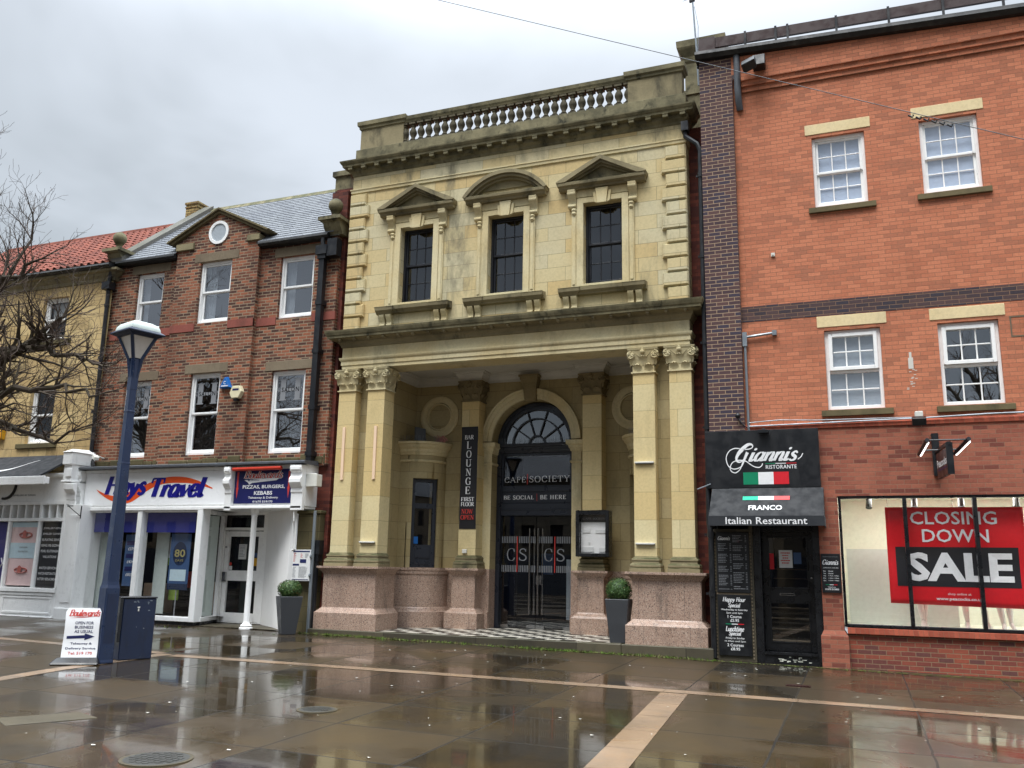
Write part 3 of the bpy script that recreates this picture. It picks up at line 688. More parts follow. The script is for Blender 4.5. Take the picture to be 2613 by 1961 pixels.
# ------------------------------------------------------------------ ground
GA, GB, GC = -.02, -.0115, .015
def gz(x, y): return GA+GB*x+GC*y
m = MB(); X = [-160, -40, -24, -12, -4, 4, 12, 40, 160]; Y = [-160, -60, -30, -20, -12, -6, 0, 10, 60, 160]
for i in range(len(X)-1):
    for j in range(len(Y)-1):
        m.face([(X[a], Y[b], gz(max(-40, min(40, X[a])), max(-60, min(10, Y[b])))) for a, b in ((i, j), (i+1, j), (i+1, j+1), (i, j+1))])
g = part(m, 'ground', None, 'ground'); g['kind'] = 'structure'
def strip(path, w, name='paving_strip'):
    mm = MB()
    for (a, b) in zip(path, path[1:]):
        L = math.dist(a, b); n = max(1, int(L/.78)); d = ((b[0]-a[0])/L, (b[1]-a[1])/L); nx, ny = -d[1]*w/2, d[0]*w/2
        for i in range(n):
            t0, t1 = L*i/n+.004, L*(i+1)/n-.004
            p, q = (a[0]+d[0]*t0, a[1]+d[1]*t0), (a[0]+d[0]*t1, a[1]+d[1]*t1)
            mm.face([(u, v, gz(u, v)+.004) for u, v in ((p[0]-nx, p[1]-ny), (q[0]-nx, q[1]-ny), (q[0]+nx, q[1]+ny), (p[0]+nx, p[1]+ny))])
    o = part(mm, name, None, 'strip'); o['kind'] = 'structure'
strip([(-10.55, -4.52), (-9.3, -4.4), (-5.3, -4.16), (-2.55, -4.05), (1.75, -3.93), (9, -3.75)], .26)
strip([(-2.385, -4.22), (-2.11, -8.7), (-1.83, -13.3), (-1.0, -27)], .36)
strip([(-10.75, -4.4), (-10.72, -6.6), (-10.5, -8.2), (-9.9, -13), (-8.2, -27)], .26)
strip([(-19, -4.0), (-10.9, -4.35)], .24)
# sparse grass along the foot of the step
gm = MB(); r = random.Random(3)
for i in range(3400):
    x = r.uniform(-11.1, -2.3) if i < 2900 else r.uniform(-18.5, -2.0)
    if x < -11.1 and r.random() < .5: continue
    y = (-.13 if x > -11.1 else -.62) - abs(r.gauss(0, .06)); d = .4+.6*math.sin(x*2.1)*math.sin(x*.9+1)
    if r.random() > .12+.88*max(0, d): continue
    h = r.uniform(.015, .06); a = r.uniform(0, 6.3); w = .012; z = gz(x, y)
    gm.face([(x-w*math.cos(a), y-w*math.sin(a), z), (x+w*math.cos(a), y+w*math.sin(a), z), (x+r.gauss(0, .02), y+r.gauss(0, .02), z+h)])
for i in range(2200):
    x = r.uniform(-11, 6); y = -.16-abs(r.gauss(0, .06)); z = gz(x, y)+.006; w = r.uniform(.01, .025); a = r.uniform(0, 3)
    gm.face([(x+w*math.cos(a+k*1.57), y+w*math.sin(a+k*1.57), z+r.uniform(0, .006)) for k in range(4)])
o = part(gm, 'kerb_grass', None, 'grass'); o['kind'] = 'stuff'
tag(o, 'thin moss and grass strip along the foot of the building fronts', 'grass')
lm = MB()
for i in range(90):
    x, y = r.uniform(-9, 3), r.uniform(-11.5, -.8); w = r.uniform(.006, .022); a = r.uniform(0, 3); z = gz(x, y)+.009
    lm.face([(x+w*math.cos(a+k*1.257)*(1+.4*(k % 2)), y+w*math.sin(a+k*1.257), z+.003*(k % 2)) for k in range(5)])
o = part(lm, 'petal_litter', None, 'litter'); o['kind'] = 'stuff'
tag(o, 'tiny pale specks of litter scattered over the wet paving', 'litter')
def manhole(x, y, rad, label):
    t = thing('manhole_cover', label, 'manhole cover', (x, y, gz(x, y)), 'round manhole covers')
    mm = MB(); z = gz(x, y)
    mm.lathe([(rad+.03, z-.02), (rad+.03, z+.005), (rad+.008, z+.005)], x, y, 36); part(mm, 'rim', t, 'roughlid')
    mm = MB().lathe([(rad, z-.02), (rad, z+.006), (rad*.97, z+.008), (0, z+.008)], x, y, 36)
    for a in range(-3, 4):
        for b in range(-3, 4):
            if math.hypot(a, b) < 3.2: mm.box(x+a*rad*.25-rad*.07, x+a*rad*.25+rad*.07, y+b*rad*.25-rad*.07, y+b*rad*.25+rad*.07, z+.009, z+.012)
    part(mm, 'lid', t, 'manhole')
manhole(-5.65, -10.1, .27, 'round iron manhole cover nearest the bottom edge of the paving')
manhole(-5.78, -7.5, .2, 'smaller round iron manhole cover further up the paving towards the cafe')
t = MB(); q = [(-7.9, -9.72), (-7.46, -9.0), (-7.86, -8.86), (-8.3, -9.5)]
t.loft([[(x, y, gz(x, y)-.02) for x, y in q], [(x, y, gz(x, y)+.008) for x, y in q]])
tag(part(t, 'access_lid', None, 'roughlid', bevel=.004), 'rough rectangular access lid in the paving near the lower corner', 'access lid')
t = MB(); t.box(-1.08, -.74, -2.7, -2.56, gz(-.9, -2.6)-.01, gz(-.9, -2.6)+.012)
for i in range(7): t.box(-1.06+i*.045, -1.035+i*.045, -2.69, -2.57, gz(-.9, -2.6)+.013, gz(-.9, -2.6)+.017)
tag(part(t, 'drain_cover', None, 'rail'), 'small reddish drain cover set in the paving before the black door', 'drain cover')

# ------------------------------------------------------------------ the cafe
CX = -6.735
def mx(x): return 2*CX-x
cafe = thing('cafe_building', 'cream classical stone cafe front with balustrade, pediments and a columned porch', 'building', (CX, .2, .2))
m = MB().mat('step')
m.box(-10.97, -9.3, -.07, .9, -.15, .203); m.box(-9.3, -4.15, -.12, .06, -.15, .205); m.box(-4.15, -2.48, -.11, .9, -.15, .203)
m.box(-9.3, -4.15, .06, 2.9, -.1, .2)
part(m, 'step', cafe, 'step', bevel=.012)
m = MB(); m.face([(-9.5, .06, .2065), (-3.95, .06, .2065), (-3.95, 2.75, .2065), (-9.5, 2.75, .2065)]); part(m, 'tiled_floor', cafe, 'checker')
def gran_prof(z0, zb, d, z2, capo, zt):    # base course, chamfer, dado, moulded cap
    return [(0, z0), (0, zb), (-.025, zb+.012), (-.035, zb+.03), (-d+.015, zb+.085), (-d, zb+.105), (-d, z2), (-d+.02, z2+.02), (-d+.025, z2+.04), (-.045, z2+.085), (-.03, z2+.105), (capo, z2+.115), (capo, zt), (-.3, zt)]
for s in (0, 1):
    f = (lambda x: mx(x)) if s else (lambda x: x)
    a, b = sorted((f(-10.885), f(-9.37)))
    m = MB().sweep([(a, .95), (a, 0), (b, 0), (b, .95)], gran_prof(.203, .545, .115, 1.345, .0, 1.508))
    m.face([(a, 0, 1.506), (b, 0, 1.506), (b, .9, 1.506), (a, .9, 1.506)])
    part(m, 'pedestal', cafe, 'granite', bevel=.006)
    # pier behind the pilasters and side wall of the porch
    a, b = sorted((f(-10.66), f(-9.8)))
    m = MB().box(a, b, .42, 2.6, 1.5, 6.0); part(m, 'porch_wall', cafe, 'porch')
    a, b = sorted((f(-10.8), f(-9.85))); m = MB().box(a, b, .9, 2.6, .2, 1.5); part(m, 'porch_plinth', cafe, 'granite')
    # curved bay in the porch corner
    def arc(rad, n=18, t0=0, t1=90): return [(f(-9.6+rad*math.sin(R(t0+(t1-t0)*i/n))), 2.2-rad*math.cos(R(t0+(t1-t0)*i/n))) for i in range(n+1)]
    def bay(rad):
        p = [(f(-9.95), 2.2-rad)]+arc(rad)+[(f(-9.6+rad), 2.6)]
        return p if not s else p[::-1]
    m = MB().sweep(bay(.86), gran_prof(.2, .545, .07, 1.345, -.03, 1.508))
    m.face([(x, y, 1.506) for x, y in bay(.8)]+[(f(-9.95), 2.6, 1.506)]); part(m, 'bay_plinth', cafe, 'granite')
    m = MB(); W0, W1 = 12, 68
    def band(t0, t1, z0, z1, n=8):
        P = arc(.64, n, t0, t1)
        for p, q in zip(P, P[1:]):
            m.face([(p[0], p[1], z0), (q[0], q[1], z0), (q[0], q[1], z1), (p[0], p[1], z1)])
    band(0, W0, 1.5, 3.53, 3); band(W1, 90, 1.5, 3.53, 4); band(0, 90, 3.53, 4.1, 20)
    m.face([(f(-9.95), 1.56, 1.5), (f(-9.6), 1.56, 1.5), (f(-9.6), 1.56, 4.1), (f(-9.95), 1.56, 4.1)]); m.face([(f(-8.96), 2.2, 1.5), (f(-8.96), 2.6, 1.5), (f(-8.96), 2.6, 4.1), (f(-8.96), 2.2, 4.1)])
    P0, P1 = arc(.64, 1, W0, W0)[0], arc(.64, 1, W1, W1)[0]
    ch = Vector((P1[0]-P0[0], P1[1]-P0[1], 0)).normalized(); inn = Vector((-ch.y, ch.x, 0))*(1 if not s else -1)
    if (Vector((f(-9.6), 2.2, 0))-Vector((P0[0], P0[1], 0))).dot(inn) < 0: inn = -inn
    for P in (P0, P1):
        e = (P[0]+inn.x*.2, P[1]+inn.y*.2); m.face([(P[0], P[1], 1.5), (e[0], e[1], 1.5), (e[0], e[1], 3.53), (P[0], P[1], 3.53)])
    AA = arc(.64, 8, W0, W1); m.face([(x, y, 3.53) for x, y in AA]+[(P1[0]+inn.x*.2, P1[1]+inn.y*.2, 3.53), (P0[0]+inn.x*.2, P0[1]+inn.y*.2, 3.53)])
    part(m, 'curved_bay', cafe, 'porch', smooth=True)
    m = MB().sweep(bay(.64), [(0, 3.9), (.02, 3.905), (.03, 3.93), (.02, 3.955), (0, 3.96)])
    m.sweep(bay(.64), [(0, 4.06), (.02, 4.07), (.03, 4.11), (.05, 4.14), (.055, 4.2), (.1, 4.25), (.12, 4.3), (.15, 4.32), (.155, 4.37), (-.1, 4.372)])
    m.face([(x, y, 4.371) for x, y in bay(.7)]+[(f(-9.95), 2.6, 4.371)])
    part(m, 'bay_cornice', cafe, 'stone')
    # narrow window on the chord of the bay
    c0 = Vector((P0[0], P0[1], 0))+inn*.1; L = math.dist(P0, P1)
    def onch(u, k, z): p = c0+ch*u+inn*k; return (p.x, p.y, z)
    m = MB()
    def cb(u0, u1, k0, k1, z0, z1): m.loft([[onch(u0, k0, z0), onch(u1, k0, z0), onch(u1, k1, z0), onch(u0, k1, z0)], [onch(u0, k0, z1), onch(u1, k0, z1), onch(u1, k1, z1), onch(u0, k1, z1)]])
    cb(0, .09, 0, .08, 1.51, 3.53); cb(L-.09, L, 0, .08, 1.51, 3.53); cb(.09, L-.09, 0, .08, 3.45, 3.53); cb(.09, L-.09, -.005, .075, 2.84, 2.96); cb(.09, L-.09, 0, .08, 1.51, 2.02)
    cb(.12, L-.12, -.015, 0, 1.72, 1.95); cb(.12, L-.12, -.012, 0, 1.57, 1.68)
    w = part(m, 'window', cafe, 'frame', bevel=.006)
    m = MB(); m.face([onch(.09, .04, 2.02), onch(L-.09, .04, 2.02), onch(L-.09, .04, 3.45), onch(.09, .04, 3.45)]); part(m, 'pane', w, 'glass')
    m = MB(); m.face([onch(-.0, .35, 1.5), onch(L, .35, 1.5), onch(L, .35, 3.6), onch(0, .35, 3.6)]); m.face([onch(0, .08, 1.5), onch(0, .35, 1.5), onch(0, .35, 3.6), onch(0, .08, 3.6)]); m.face([onch(L, .08, 1.5), onch(L, .35, 1.5), onch(L, .35, 3.6), onch(L, .08, 3.6)])
    part(m, 'interior', w, 'darkroom')
    if not s:
        m = MB(); m.face([onch(.1, .035, 2.04), onch(.2, .035, 2.04), onch(.2, .035, 2.2), onch(.1, .035, 2.2)]); part(m, 'sticker', w, 'blue_al')

# pilasters with composite capitals
def capital(mb, xc, y0, hw, z0, z1, depth):
    mb.sweep([(xc-hw, y0+depth), (xc-hw, y0), (xc+hw, y0), (xc+hw, y0+depth)], [(0, z0), (.03, z0), (.03, z0+.025), (.01, z0+.03), (0, z0+.03), (0, z0+.16), (.02, z0+.26), (.055, z0+.36), (.075, z1-.055), (.06, z1-.055)])
    mb.sweep([(xc-hw-.06, y0+depth), (xc-hw-.06, y0-.06), (xc+hw+.06, y0-.06), (xc+hw+.06, y0+depth)], [(-.12, z1-.055), (.0, z1-.055), (.025, z1-.03), (.03, z1), (-.12, z1+.001)])
    H = z1-z0
    def leaf(cx, cz, w, h, o, face):          # curled acanthus tip
        rings = []
        for i, (t, b, ww) in enumerate(((0, .0, .7), (.35, .012, 1), (.65, .03, .95), (.85, .06, .7), (.95, .075, .5), (.86, .085, .3))):
            row = []
            for j in (-1, -.5, 0, .5, 1):
                u = cx+j*w/2*ww; k = o+b-.012*abs(j); z = cz+t*h-.02*abs(j)
                row.append((u, y0-k, z) if face == 0 else (xc+face*(hw+k), y0+u, z))
            rings.append(row)
        mb.loft(rings, closed=False, cap=False)
    def scroll(cx, cz, rad, face, hand, o):
        pts = []; rr = []
        for i in range(20):
            a = i*.62; q = rad*(1-i/23)
            u, z = cx+hand*q*math.sin(a), cz+q*math.cos(a)*.95; k = o+.03
            pts.append((u, y0-k, z) if face == 0 else (xc+face*(hw+k), y0+u, z)); rr.append(.02*(1-i/40))
        mb.tube(pts, rr, 5)
        mb.ball(pts[-1], .026, 6, 4)
    for face, span in ((0, hw), (1, depth*.5), (-1, depth*.5)):
        cc = 0 if face == 0 else depth*.5
        base = xc if face == 0 else cc
        for q in (-.5, .5): leaf(base+q*span*1.02, z0+.03, span*.85, H*.34, .0, face)
        leaf(base, z0+.16, span*.75, H*.42, .012, face)
        for q in (-1, 1):
            leaf(base+q*span*.98, z0+.17, span*.6, H*.42, .02, face)
            scroll(base+q*span*1.08, z1-.135, .085, face, q, .045)
            mb.tube([((base+q*span*t), y0-.035-.03*t, z0+.2+H*.5*t**.6) if face == 0 else (xc+face*(hw+.035+.03*t), y0+base+q*span*t, z0+.2+H*.5*t**.6) for t in (.3, .5, .7, .95)], .014, 4)
        p = (base, y0-.09, z1-.07) if face == 0 else (xc+face*(hw+.09), y0+base, z1-.07)
        mb.ball(p, .05, 7, 5); mb.ball((p[0], p[1], p[2]+.05), .03, 6, 4)
def attic(mb, xc, y0, hw, z0, depth):
    mb.sweep([(xc-hw, y0+depth), (xc-hw, y0), (xc+hw, y0), (xc+hw, y0+depth)],
             [(0, z0), (.085, z0), (.085, z0+.07), (.07, z0+.08), (.08, z0+.1), (.08, z0+.13), (.06, z0+.155), (.04, z0+.165), (.035, z0+.2), (.05, z0+.215), (.05, z0+.24), (.035, z0+.255), (.015, z0+.265), (.012, z0+.28), (0, z0+.29)])
def pilaster(x0, x1, y0, depth, zb, zt, zc, cm='stone'):
    xc, hw = (x0+x1)/2, (x1-x0)/2
    m = MB().box(x0, x1, y0, y0+depth, zb+.2, zt)
    o = part(m, 'pilaster', cafe, 'pilaster', bevel=.005)
    m = MB(); attic(m, xc, y0, hw, zb, depth); part(m, 'base', o, 'halfweathered')
    m = MB(); capital(m, xc, y0, hw, zt, zc, depth); part(m, 'capital', o, cm, smooth=True)
for x0, x1, d in ((-10.69, -10.26, .25), (-9.95, -9.52, .44), (-3.95, -3.52, .44), (-3.23, -2.8, .25)):
    pilaster(x0, x1, .18, d, 1.507, 5.34, 5.83)
for x0, x1 in ((-8.41, -7.98), (-5.49, -5.06)):
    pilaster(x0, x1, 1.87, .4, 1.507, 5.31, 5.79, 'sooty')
    c = (x0+x1)/2-.06 if x0 < CX else (x0+x1)/2-.03
    m = MB().sweep([(c-.40, 2.3), (c-.40, 1.75), (c+.40, 1.75), (c+.40, 2.3)], gran_prof(.203, .54, .115, 1.345, .0, 1.508))
    m.face([(c-.4, 1.76, 1.5065), (c+.4, 1.76, 1.5065), (c+.4, 2.3, 1.5065), (c-.4, 2.3, 1.5065)]); part(m, 'pedestal', cafe, 'granite', bevel=.006)

# porch back wall with the arch
ACX, ACZ, AR = -6.82, 4.40, .965
m = MB(); yb = 2.25
def archwall(m, x0, x1, z0, z1, y, n=28):
    m.face([(x0, y, z0), (ACX-AR, y, z0), (ACX-AR, y, z1), (x0, y, z1)]); m.face([(ACX+AR, y, z0), (x1, y, z0), (x1, y, z1), (ACX+AR, y, z1)])
    for i in range(n):
        a, b = math.pi*(1-i/n), math.pi*(1-(i+1)/n)
        p, q = (ACX+AR*math.cos(a), ACZ+AR*math.sin(a)), (ACX+AR*math.cos(b), ACZ+AR*math.sin(b))
        m.face([(p[0], y, p[1]), (q[0], y, q[1]), (q[0], y, z1), (p[0], y, z1)])
        m.face([(p[0], y, p[1]), (p[0], y+.5, p[1]), (q[0], y+.5, q[1]), (q[0], y, q[1])])
    for sg in (-1, 1):
        m.face([(ACX+sg*AR, y, z0), (ACX+sg*AR, y+.5, z0), (ACX+sg*AR, y+.5, ACZ), (ACX+sg*AR, y, ACZ)])
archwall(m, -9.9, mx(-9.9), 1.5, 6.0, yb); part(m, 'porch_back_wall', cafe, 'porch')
for a, b in ((-9.6, ACX-AR+.002), (ACX+AR-.002, mx(-9.6))):
    m = MB().box(a, b, yb-.03, yb+.5, .2, 1.502); m.box(a, b, yb-.09, yb-.03, .2, .56)
    part(m, 'wall_plinth', cafe, 'granite')
m = MB(); n = 30       # archivolt
for r0, r1, y0 in ((AR, 1.06, yb-.06), (1.06, 1.15, yb-.09), (1.15, 1.2, yb-.12)):
    rings = []
    for i in range(n+1):
        a = math.pi*(1-i/n); c, s_ = math.cos(a), math.sin(a)
        rings.append([(ACX+r0*c, yb+.01, ACZ+r0*s_), (ACX+r0*c, y0, ACZ+r0*s_), (ACX+r1*c, y0, ACZ+r1*s_), (ACX+r1*c, yb+.01, ACZ+r1*s_)])
    m.loft(rings, closed=True, cap=True)
part(m, 'archivolt', cafe, 'stone')
for a, b, in ((-8.0, ACX-AR), (ACX+AR, -5.62)):
    m = MB(); L = [(a, yb), (a, yb-.02), (b, yb-.02), (b, yb+.4)] if b < CX else [(a, yb+.4), (a, yb-.02), (b, yb-.02), (b, yb)]
    m.sweep(L, [(0, 4.12), (.02, 4.13), (.03, 4.18), (.05, 4.2), (.06, 4.25), (.1, 4.28), (.11, 4.37), (-.05, 4.372)])
    m.sweep(L, [(0, 3.86), (.02, 3.865), (.03, 3.89), (.02, 3.915), (0, 3.92)])
    m.box(a+.005, b-.0 if b < CX else b-.005, yb-.02, yb+.0, 1.5, 4.13)
    part(m, 'impost', cafe, 'stone')
m = MB()       # scrolled keystone
rings = []
for t, w, y in ((0, .125, 2.14), (.1, .14, 2.10), (.3, .145, 2.08), (.55, .16, 2.06), (.75, .185, 2.03), (.9, .21, 1.99), (1, .215, 1.98)):
    z = 5.3+t*.55; rings.append([(ACX-w, yb+.0, z), (ACX-w, y, z), (ACX-w*.45, y-.015, z), (ACX+w*.45, y-.015, z), (ACX+w, y, z), (ACX+w, yb+.0, z)])
m.loft(rings); m.box(ACX-.24, ACX+.24, 1.96, yb, 5.85, 5.9)
for q in (-.5, .5): m.tube([(ACX+q*.2+q*.02*i, 2.12-.02*i-.01, 5.32+.1*i) for i in range(6)], .014, 5)
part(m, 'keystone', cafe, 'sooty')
for s in (0, 1):
    xc = -9.165 if not s else -4.42
    m = MB().loft([[(xc+rr*math.cos(i*math.pi/20), yy, 5.05+rr*math.sin(i*math.pi/20)) for i in range(40)] for rr, yy in ((.5, yb+.01), (.5, yb-.035), (.47, yb-.05), (.42, yb-.05), (.39, yb-.03), (.34, yb-.03), (.32, yb-.055), (.3, yb-.055), (.29, yb+.005))], cap=False)
    part(m, 'roundel', cafe, 'stone', smooth=True)
# entrance joinery
yd = 2.62
m = MB(); a, b = ACX-AR+.0, ACX+AR-.0
m.box(a, a+.10, yd-.05, yd+.15, .205, 4.16); m.box(b-.10, b, yd-.05, yd+.15, .205, 4.16)
m.box(a+.1, b-.1, yd-.03, yd+.12, 3.27, 3.38); m.box(a+.1, b-.1, yd-.02, yd+.12, 2.72, 3.0)
m.box(a+.14, b-.14, yd-.005, yd+.02, 3.0, 3.27); m.ring(a+.1, b-.1, 3.0, 3.27, yd-.02, yd+.06, .04, .02, .02)
m.ring(a+.1, b-.1, 3.38, 4.16, yd-.01, yd+.1, .05, .03, .05)
m.prismx([(yd-.06, 4.16), (yd-.08, 4.2), (yd-.1, 4.22), (yd-.11, 4.28), (yd-.17, 4.31), (yd-.18, 4.37), (yd+.15, 4.37), (yd+.15, 4.16)], a, b)
m.box(a+.1, b-.1, yd-.035, yd-.02, 2.84, 2.87)
dfr = part(m, 'door_surround', cafe, 'frame', bevel=.006)
m = MB(); m.face([(a+.15, yd+.04, 3.41), (b-.15, yd+.04, 3.41), (b-.15, yd+.04, 4.11), (a+.15, yd+.04, 4.11)]); part(m, 'transom_pane', dfr, 'glass')
m = MB().mat('white_txt')
ST(m, 'CAFÉ', ACX-.80, ACX-.275, 3.485, 3.65, yd+.03, .1, .05, 0, .1); ST(m, 'SOCIETY', ACX-.185, ACX+.80, 3.485, 3.63, yd+.03, .1, .05, 0, .1)
ST(m, 'BE SOCIAL', ACX-.80, ACX-.055, 3.085, 3.185, yd-.01, .2, .08, 0, .12); ST(m, 'BE HERE', ACX+.1, ACX+.72, 3.085, 3.185, yd-.01, .2, .08, 0, .12)
m.mat('red_txt'); m.box(ACX-.243, ACX-.222, yd+.028, yd+.03, 3.44, 3.68); m.box(ACX+.015, ACX+.024, yd-.012, yd-.01, 3.05, 3.22)
part(m, 'lettering', dfr)
m = MB(); n = 24; RO = AR
def fanring(r0, r1, y0, y1, t0=0, t1=180, k=24):
    m.loft([[(ACX+r0*math.cos(R(t1-(t1-t0)*i/k)), y0, 4.37+r0*math.sin(R(t1-(t1-t0)*i/k))), (ACX+r1*math.cos(R(t1-(t1-t0)*i/k)), y0, 4.37+r1*math.sin(R(t1-(t1-t0)*i/k))), (ACX+r1*math.cos(R(t1-(t1-t0)*i/k)), y1, 4.37+r1*math.sin(R(t1-(t1-t0)*i/k))), (ACX+r0*math.cos(R(t1-(t1-t0)*i/k)), y1, 4.37+r0*math.sin(R(t1-(t1-t0)*i/k)))] for i in range(k+1)])
fanring(.88, RO, yd-.05, yd+.1); fanring(.80, .88, yd-.02, yd+.08); fanring(.585, .615, yd-.01, yd+.04); fanring(.17, .21, yd-.01, yd+.04)
for d in (36, 72, 108, 144):
    c, s_ = math.cos(R(d)), math.sin(R(d)); m.obox((ACX+.505*c, yd+.015, 4.37+.505*s_), (.295*c, 0, .295*s_), (0, .02, 0), (-.013*s_, 0, .013*c))
fan = part(m, 'fanlight', cafe, 'frame')
m = MB(); m.face([(ACX+.84*math.cos(math.pi*i/24), yd+.05, 4.37+.84*math.sin(math.pi*i/24)) for i in range(25)]); part(m, 'pane', fan, 'reflglass')
# double glass doors
for s in (0, 1):
    x0, x1 = (ACX-.86, ACX-.008) if not s else (ACX+.008, ACX+.86)
    m = MB(); m.box(x0, x1, yd+.05, yd+.062, .23, 2.70); door = part(m, 'glass_door', cafe, 'shopglass')
    m = MB()
    for xx in ((x1-.125, x1-.06) if not s else (x0+.06, x0+.125)):
        yy = yd-.03 if (xx in (x1-.125, x0+.06)) else yd+.11
        m.tube([(xx, yy, .52), (xx, yy, 2.43)], .016, 10)
    hx = x1-.09 if not s else x0+.09
    for zz in (.58, 2.37): m.tube([(hx-.03, yd-.03, zz), (hx-.03, yd+.05, zz)], .011, 8)
    part(m, 'handle', door, 'chrome', smooth=True)
    m = MB(); m.box(x0, x0+.2, yd+.035, yd+.077, .215, .29); m.box(x1-.2, x1, yd+.035, yd+.077, .215, .29); m.box(x0 if s else x1-.12, x0+.12 if s else x1, yd+.035, yd+.077, 1.18, 1.38) if s else None
    part(m, 'patch_fitting', door, 'chrome')
    m = MB().mat('greytxt'); c = (x0+x1)/2 - (0.03 if not s else -.01)
    k = 0
    for zz, hh in ((2.10, .15), (1.45, .15)):
        i = 0; u = x0+.02
        while u < x1-.02:
            if not (abs(u-c) < .04): m.face([(u, yd+.045, zz), (u+.02, yd+.045, zz), (u+.02, yd+.045, zz+hh), (u, yd+.045, zz+hh)])
            u += .042
    m.mat('greytxt'); ST(m, 'C', c-.25, c-.05, 1.70, 1.98, yd+.045, .1, .03); ST(m, 'S', c+.05, c+.235, 1.70, 1.98, yd+.045, .11, .03)
    m.mat('red_txt'); m.face([(c-.009, yd+.044, 1.45), (c+.012, yd+.044, 1.45), (c+.012, yd+.044, 2.25), (c-.009, yd+.044, 2.25)])
    part(m, 'manifestation', door)
m = MB().mat('darkroom')
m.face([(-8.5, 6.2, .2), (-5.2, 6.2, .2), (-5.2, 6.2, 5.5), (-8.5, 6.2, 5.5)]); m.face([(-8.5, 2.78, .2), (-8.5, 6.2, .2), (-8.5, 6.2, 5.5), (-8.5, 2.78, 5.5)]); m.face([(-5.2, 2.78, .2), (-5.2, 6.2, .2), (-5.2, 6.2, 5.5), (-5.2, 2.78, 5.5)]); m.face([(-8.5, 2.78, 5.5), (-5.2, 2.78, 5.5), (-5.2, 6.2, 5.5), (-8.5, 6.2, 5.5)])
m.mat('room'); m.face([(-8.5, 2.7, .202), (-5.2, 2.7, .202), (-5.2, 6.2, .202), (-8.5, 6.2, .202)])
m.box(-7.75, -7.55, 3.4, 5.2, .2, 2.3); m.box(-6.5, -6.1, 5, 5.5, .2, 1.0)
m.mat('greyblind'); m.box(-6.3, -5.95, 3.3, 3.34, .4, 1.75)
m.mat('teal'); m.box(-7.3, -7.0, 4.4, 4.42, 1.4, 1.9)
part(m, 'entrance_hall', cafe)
# ceiling, crown mould
m = MB(); m.face([(-9.9, .62, 6.0), (-3.57, .62, 6.0), (-3.57, 2.3, 6.0), (-9.9, 2.3, 6.0)]); part(m, 'porch_ceiling', cafe, 'ceiling')
m = MB(); pr = [(0, 5.80), (.03, 5.81), (.04, 5.86), (.1, 5.93), (.11, 5.97), (.16, 5.98), (.16, 6.0)]
m.sweep([(-9.8, .8), (-9.8, 2.2)][::-1], [(-o, z) for o, z in pr], caps=False)
m.sweep([(-9.8, 2.25), (-8.44, 2.25), (-8.44, 1.85), (-7.95, 1.85), (-7.95, 2.25), (-5.52, 2.25), (-5.52, 1.85), (-5.03, 1.85), (-5.03, 2.25), (mx(-9.8), 2.25)], pr, caps=False)
part(m, 'crown_moulding', cafe, 'ceiling')
# architrave, frieze and main cornice
e = [(-10.66, .9), (-10.66, .17), (mx(-10.66), .17), (mx(-10.66), .9)]
m = MB().sweep(e, [(-.6, 5.86), (-.005, 5.86), (-.005, 5.945), (.015, 5.945), (.015, 6.035), (.025, 6.04), (.04, 6.06), (.05, 6.085), (.055, 6.115), (0, 6.13)])
m.face([(-10.6, .2, 5.8605), (mx(-10.6), .2, 5.8605), (mx(-10.6), .8, 5.8605), (-10.6, .8, 5.8605)]); m.face([(-10.6, .8, 5.86), (mx(-10.6), .8, 5.86), (mx(-10.6), .8, 6.05), (-10.6, .8, 6.05)])
part(m, 'architrave', cafe, 'stone')
m = MB().sweep(e, [(0, 6.12), (0, 6.36)]); part(m, 'frieze', cafe, 'stone')
m = MB().sweep(e, [(0, 6.35), (.025, 6.36), (.035, 6.4), (.07, 6.45), (.085, 6.46), (.085, 6.5), (.1, 6.515), (.25, 6.53)])
for i in range(22):
    x = -10.62+i*(2*(CX+10.62))/21; m.box(x-.03, x+.03, -.06, .085, 6.49, 6.53); m.lathe([(.008, 6.455), (.022, 6.475), (.022, 6.49)], x, -.02, 6)
part(m, 'bed_moulding', cafe, 'halfweathered')
m = MB().sweep(e, [(.2, 6.53), (.26, 6.535), (.265, 6.58), (.285, 6.6), (.31, 6.66), (.32, 6.70), (0, 6.735), (-.3, 6.735)]); part(m, 'main_cornice', cafe, 'weathered')
# upper wall
holes = [(-9.30, -8.47, 7.30, 9.08), (-7.135, -6.305, 7.30, 9.08), (-4.97, -4.14, 7.30, 9.08)]
m = MB().wall(-10.655, mx(-10.655), 6.7, 10.58, .2, holes, .22, sides=.3); part(m, 'upper_wall', cafe, 'ashlar')
for s in (0, 1):
    m = MB()
    for i in range(11):
        z1 = 10.07-.302*i; w = .41 if i % 2 == 0 else .5
        a, b = (-10.675, -10.66+w) if not s else (mx(-10.66+w), mx(-10.675))
        m.loft([[(a+q, .205-d, z1-.292+q), (b-q, .205-d, z1-.292+q), (b-q, .205-d, z1-q), (a+q, .205-d, z1-q)] for q, d in ((0, 0), (0, .05), (.028, .085))])
        sx = -10.675 if not s else mx(-10.675)
        m.box(min(sx, sx+(.02 if not s else -.02)), max(sx, sx+(.02 if not s else -.02)), .2, .5, z1-.285, z1-.01)
    part(m, 'quoins', cafe, 'ashlar')
e2 = [(-10.655, .6), (-10.655, .2), (mx(-10.655), .2), (mx(-10.655), .6)]
m = MB().sweep(e2, [(0, 10.11), (.03, 10.12), (.035, 10.18), (.05, 10.19), (.05, 10.215), (0, 10.23)]); part(m, 'string_course', cafe, 'stone')
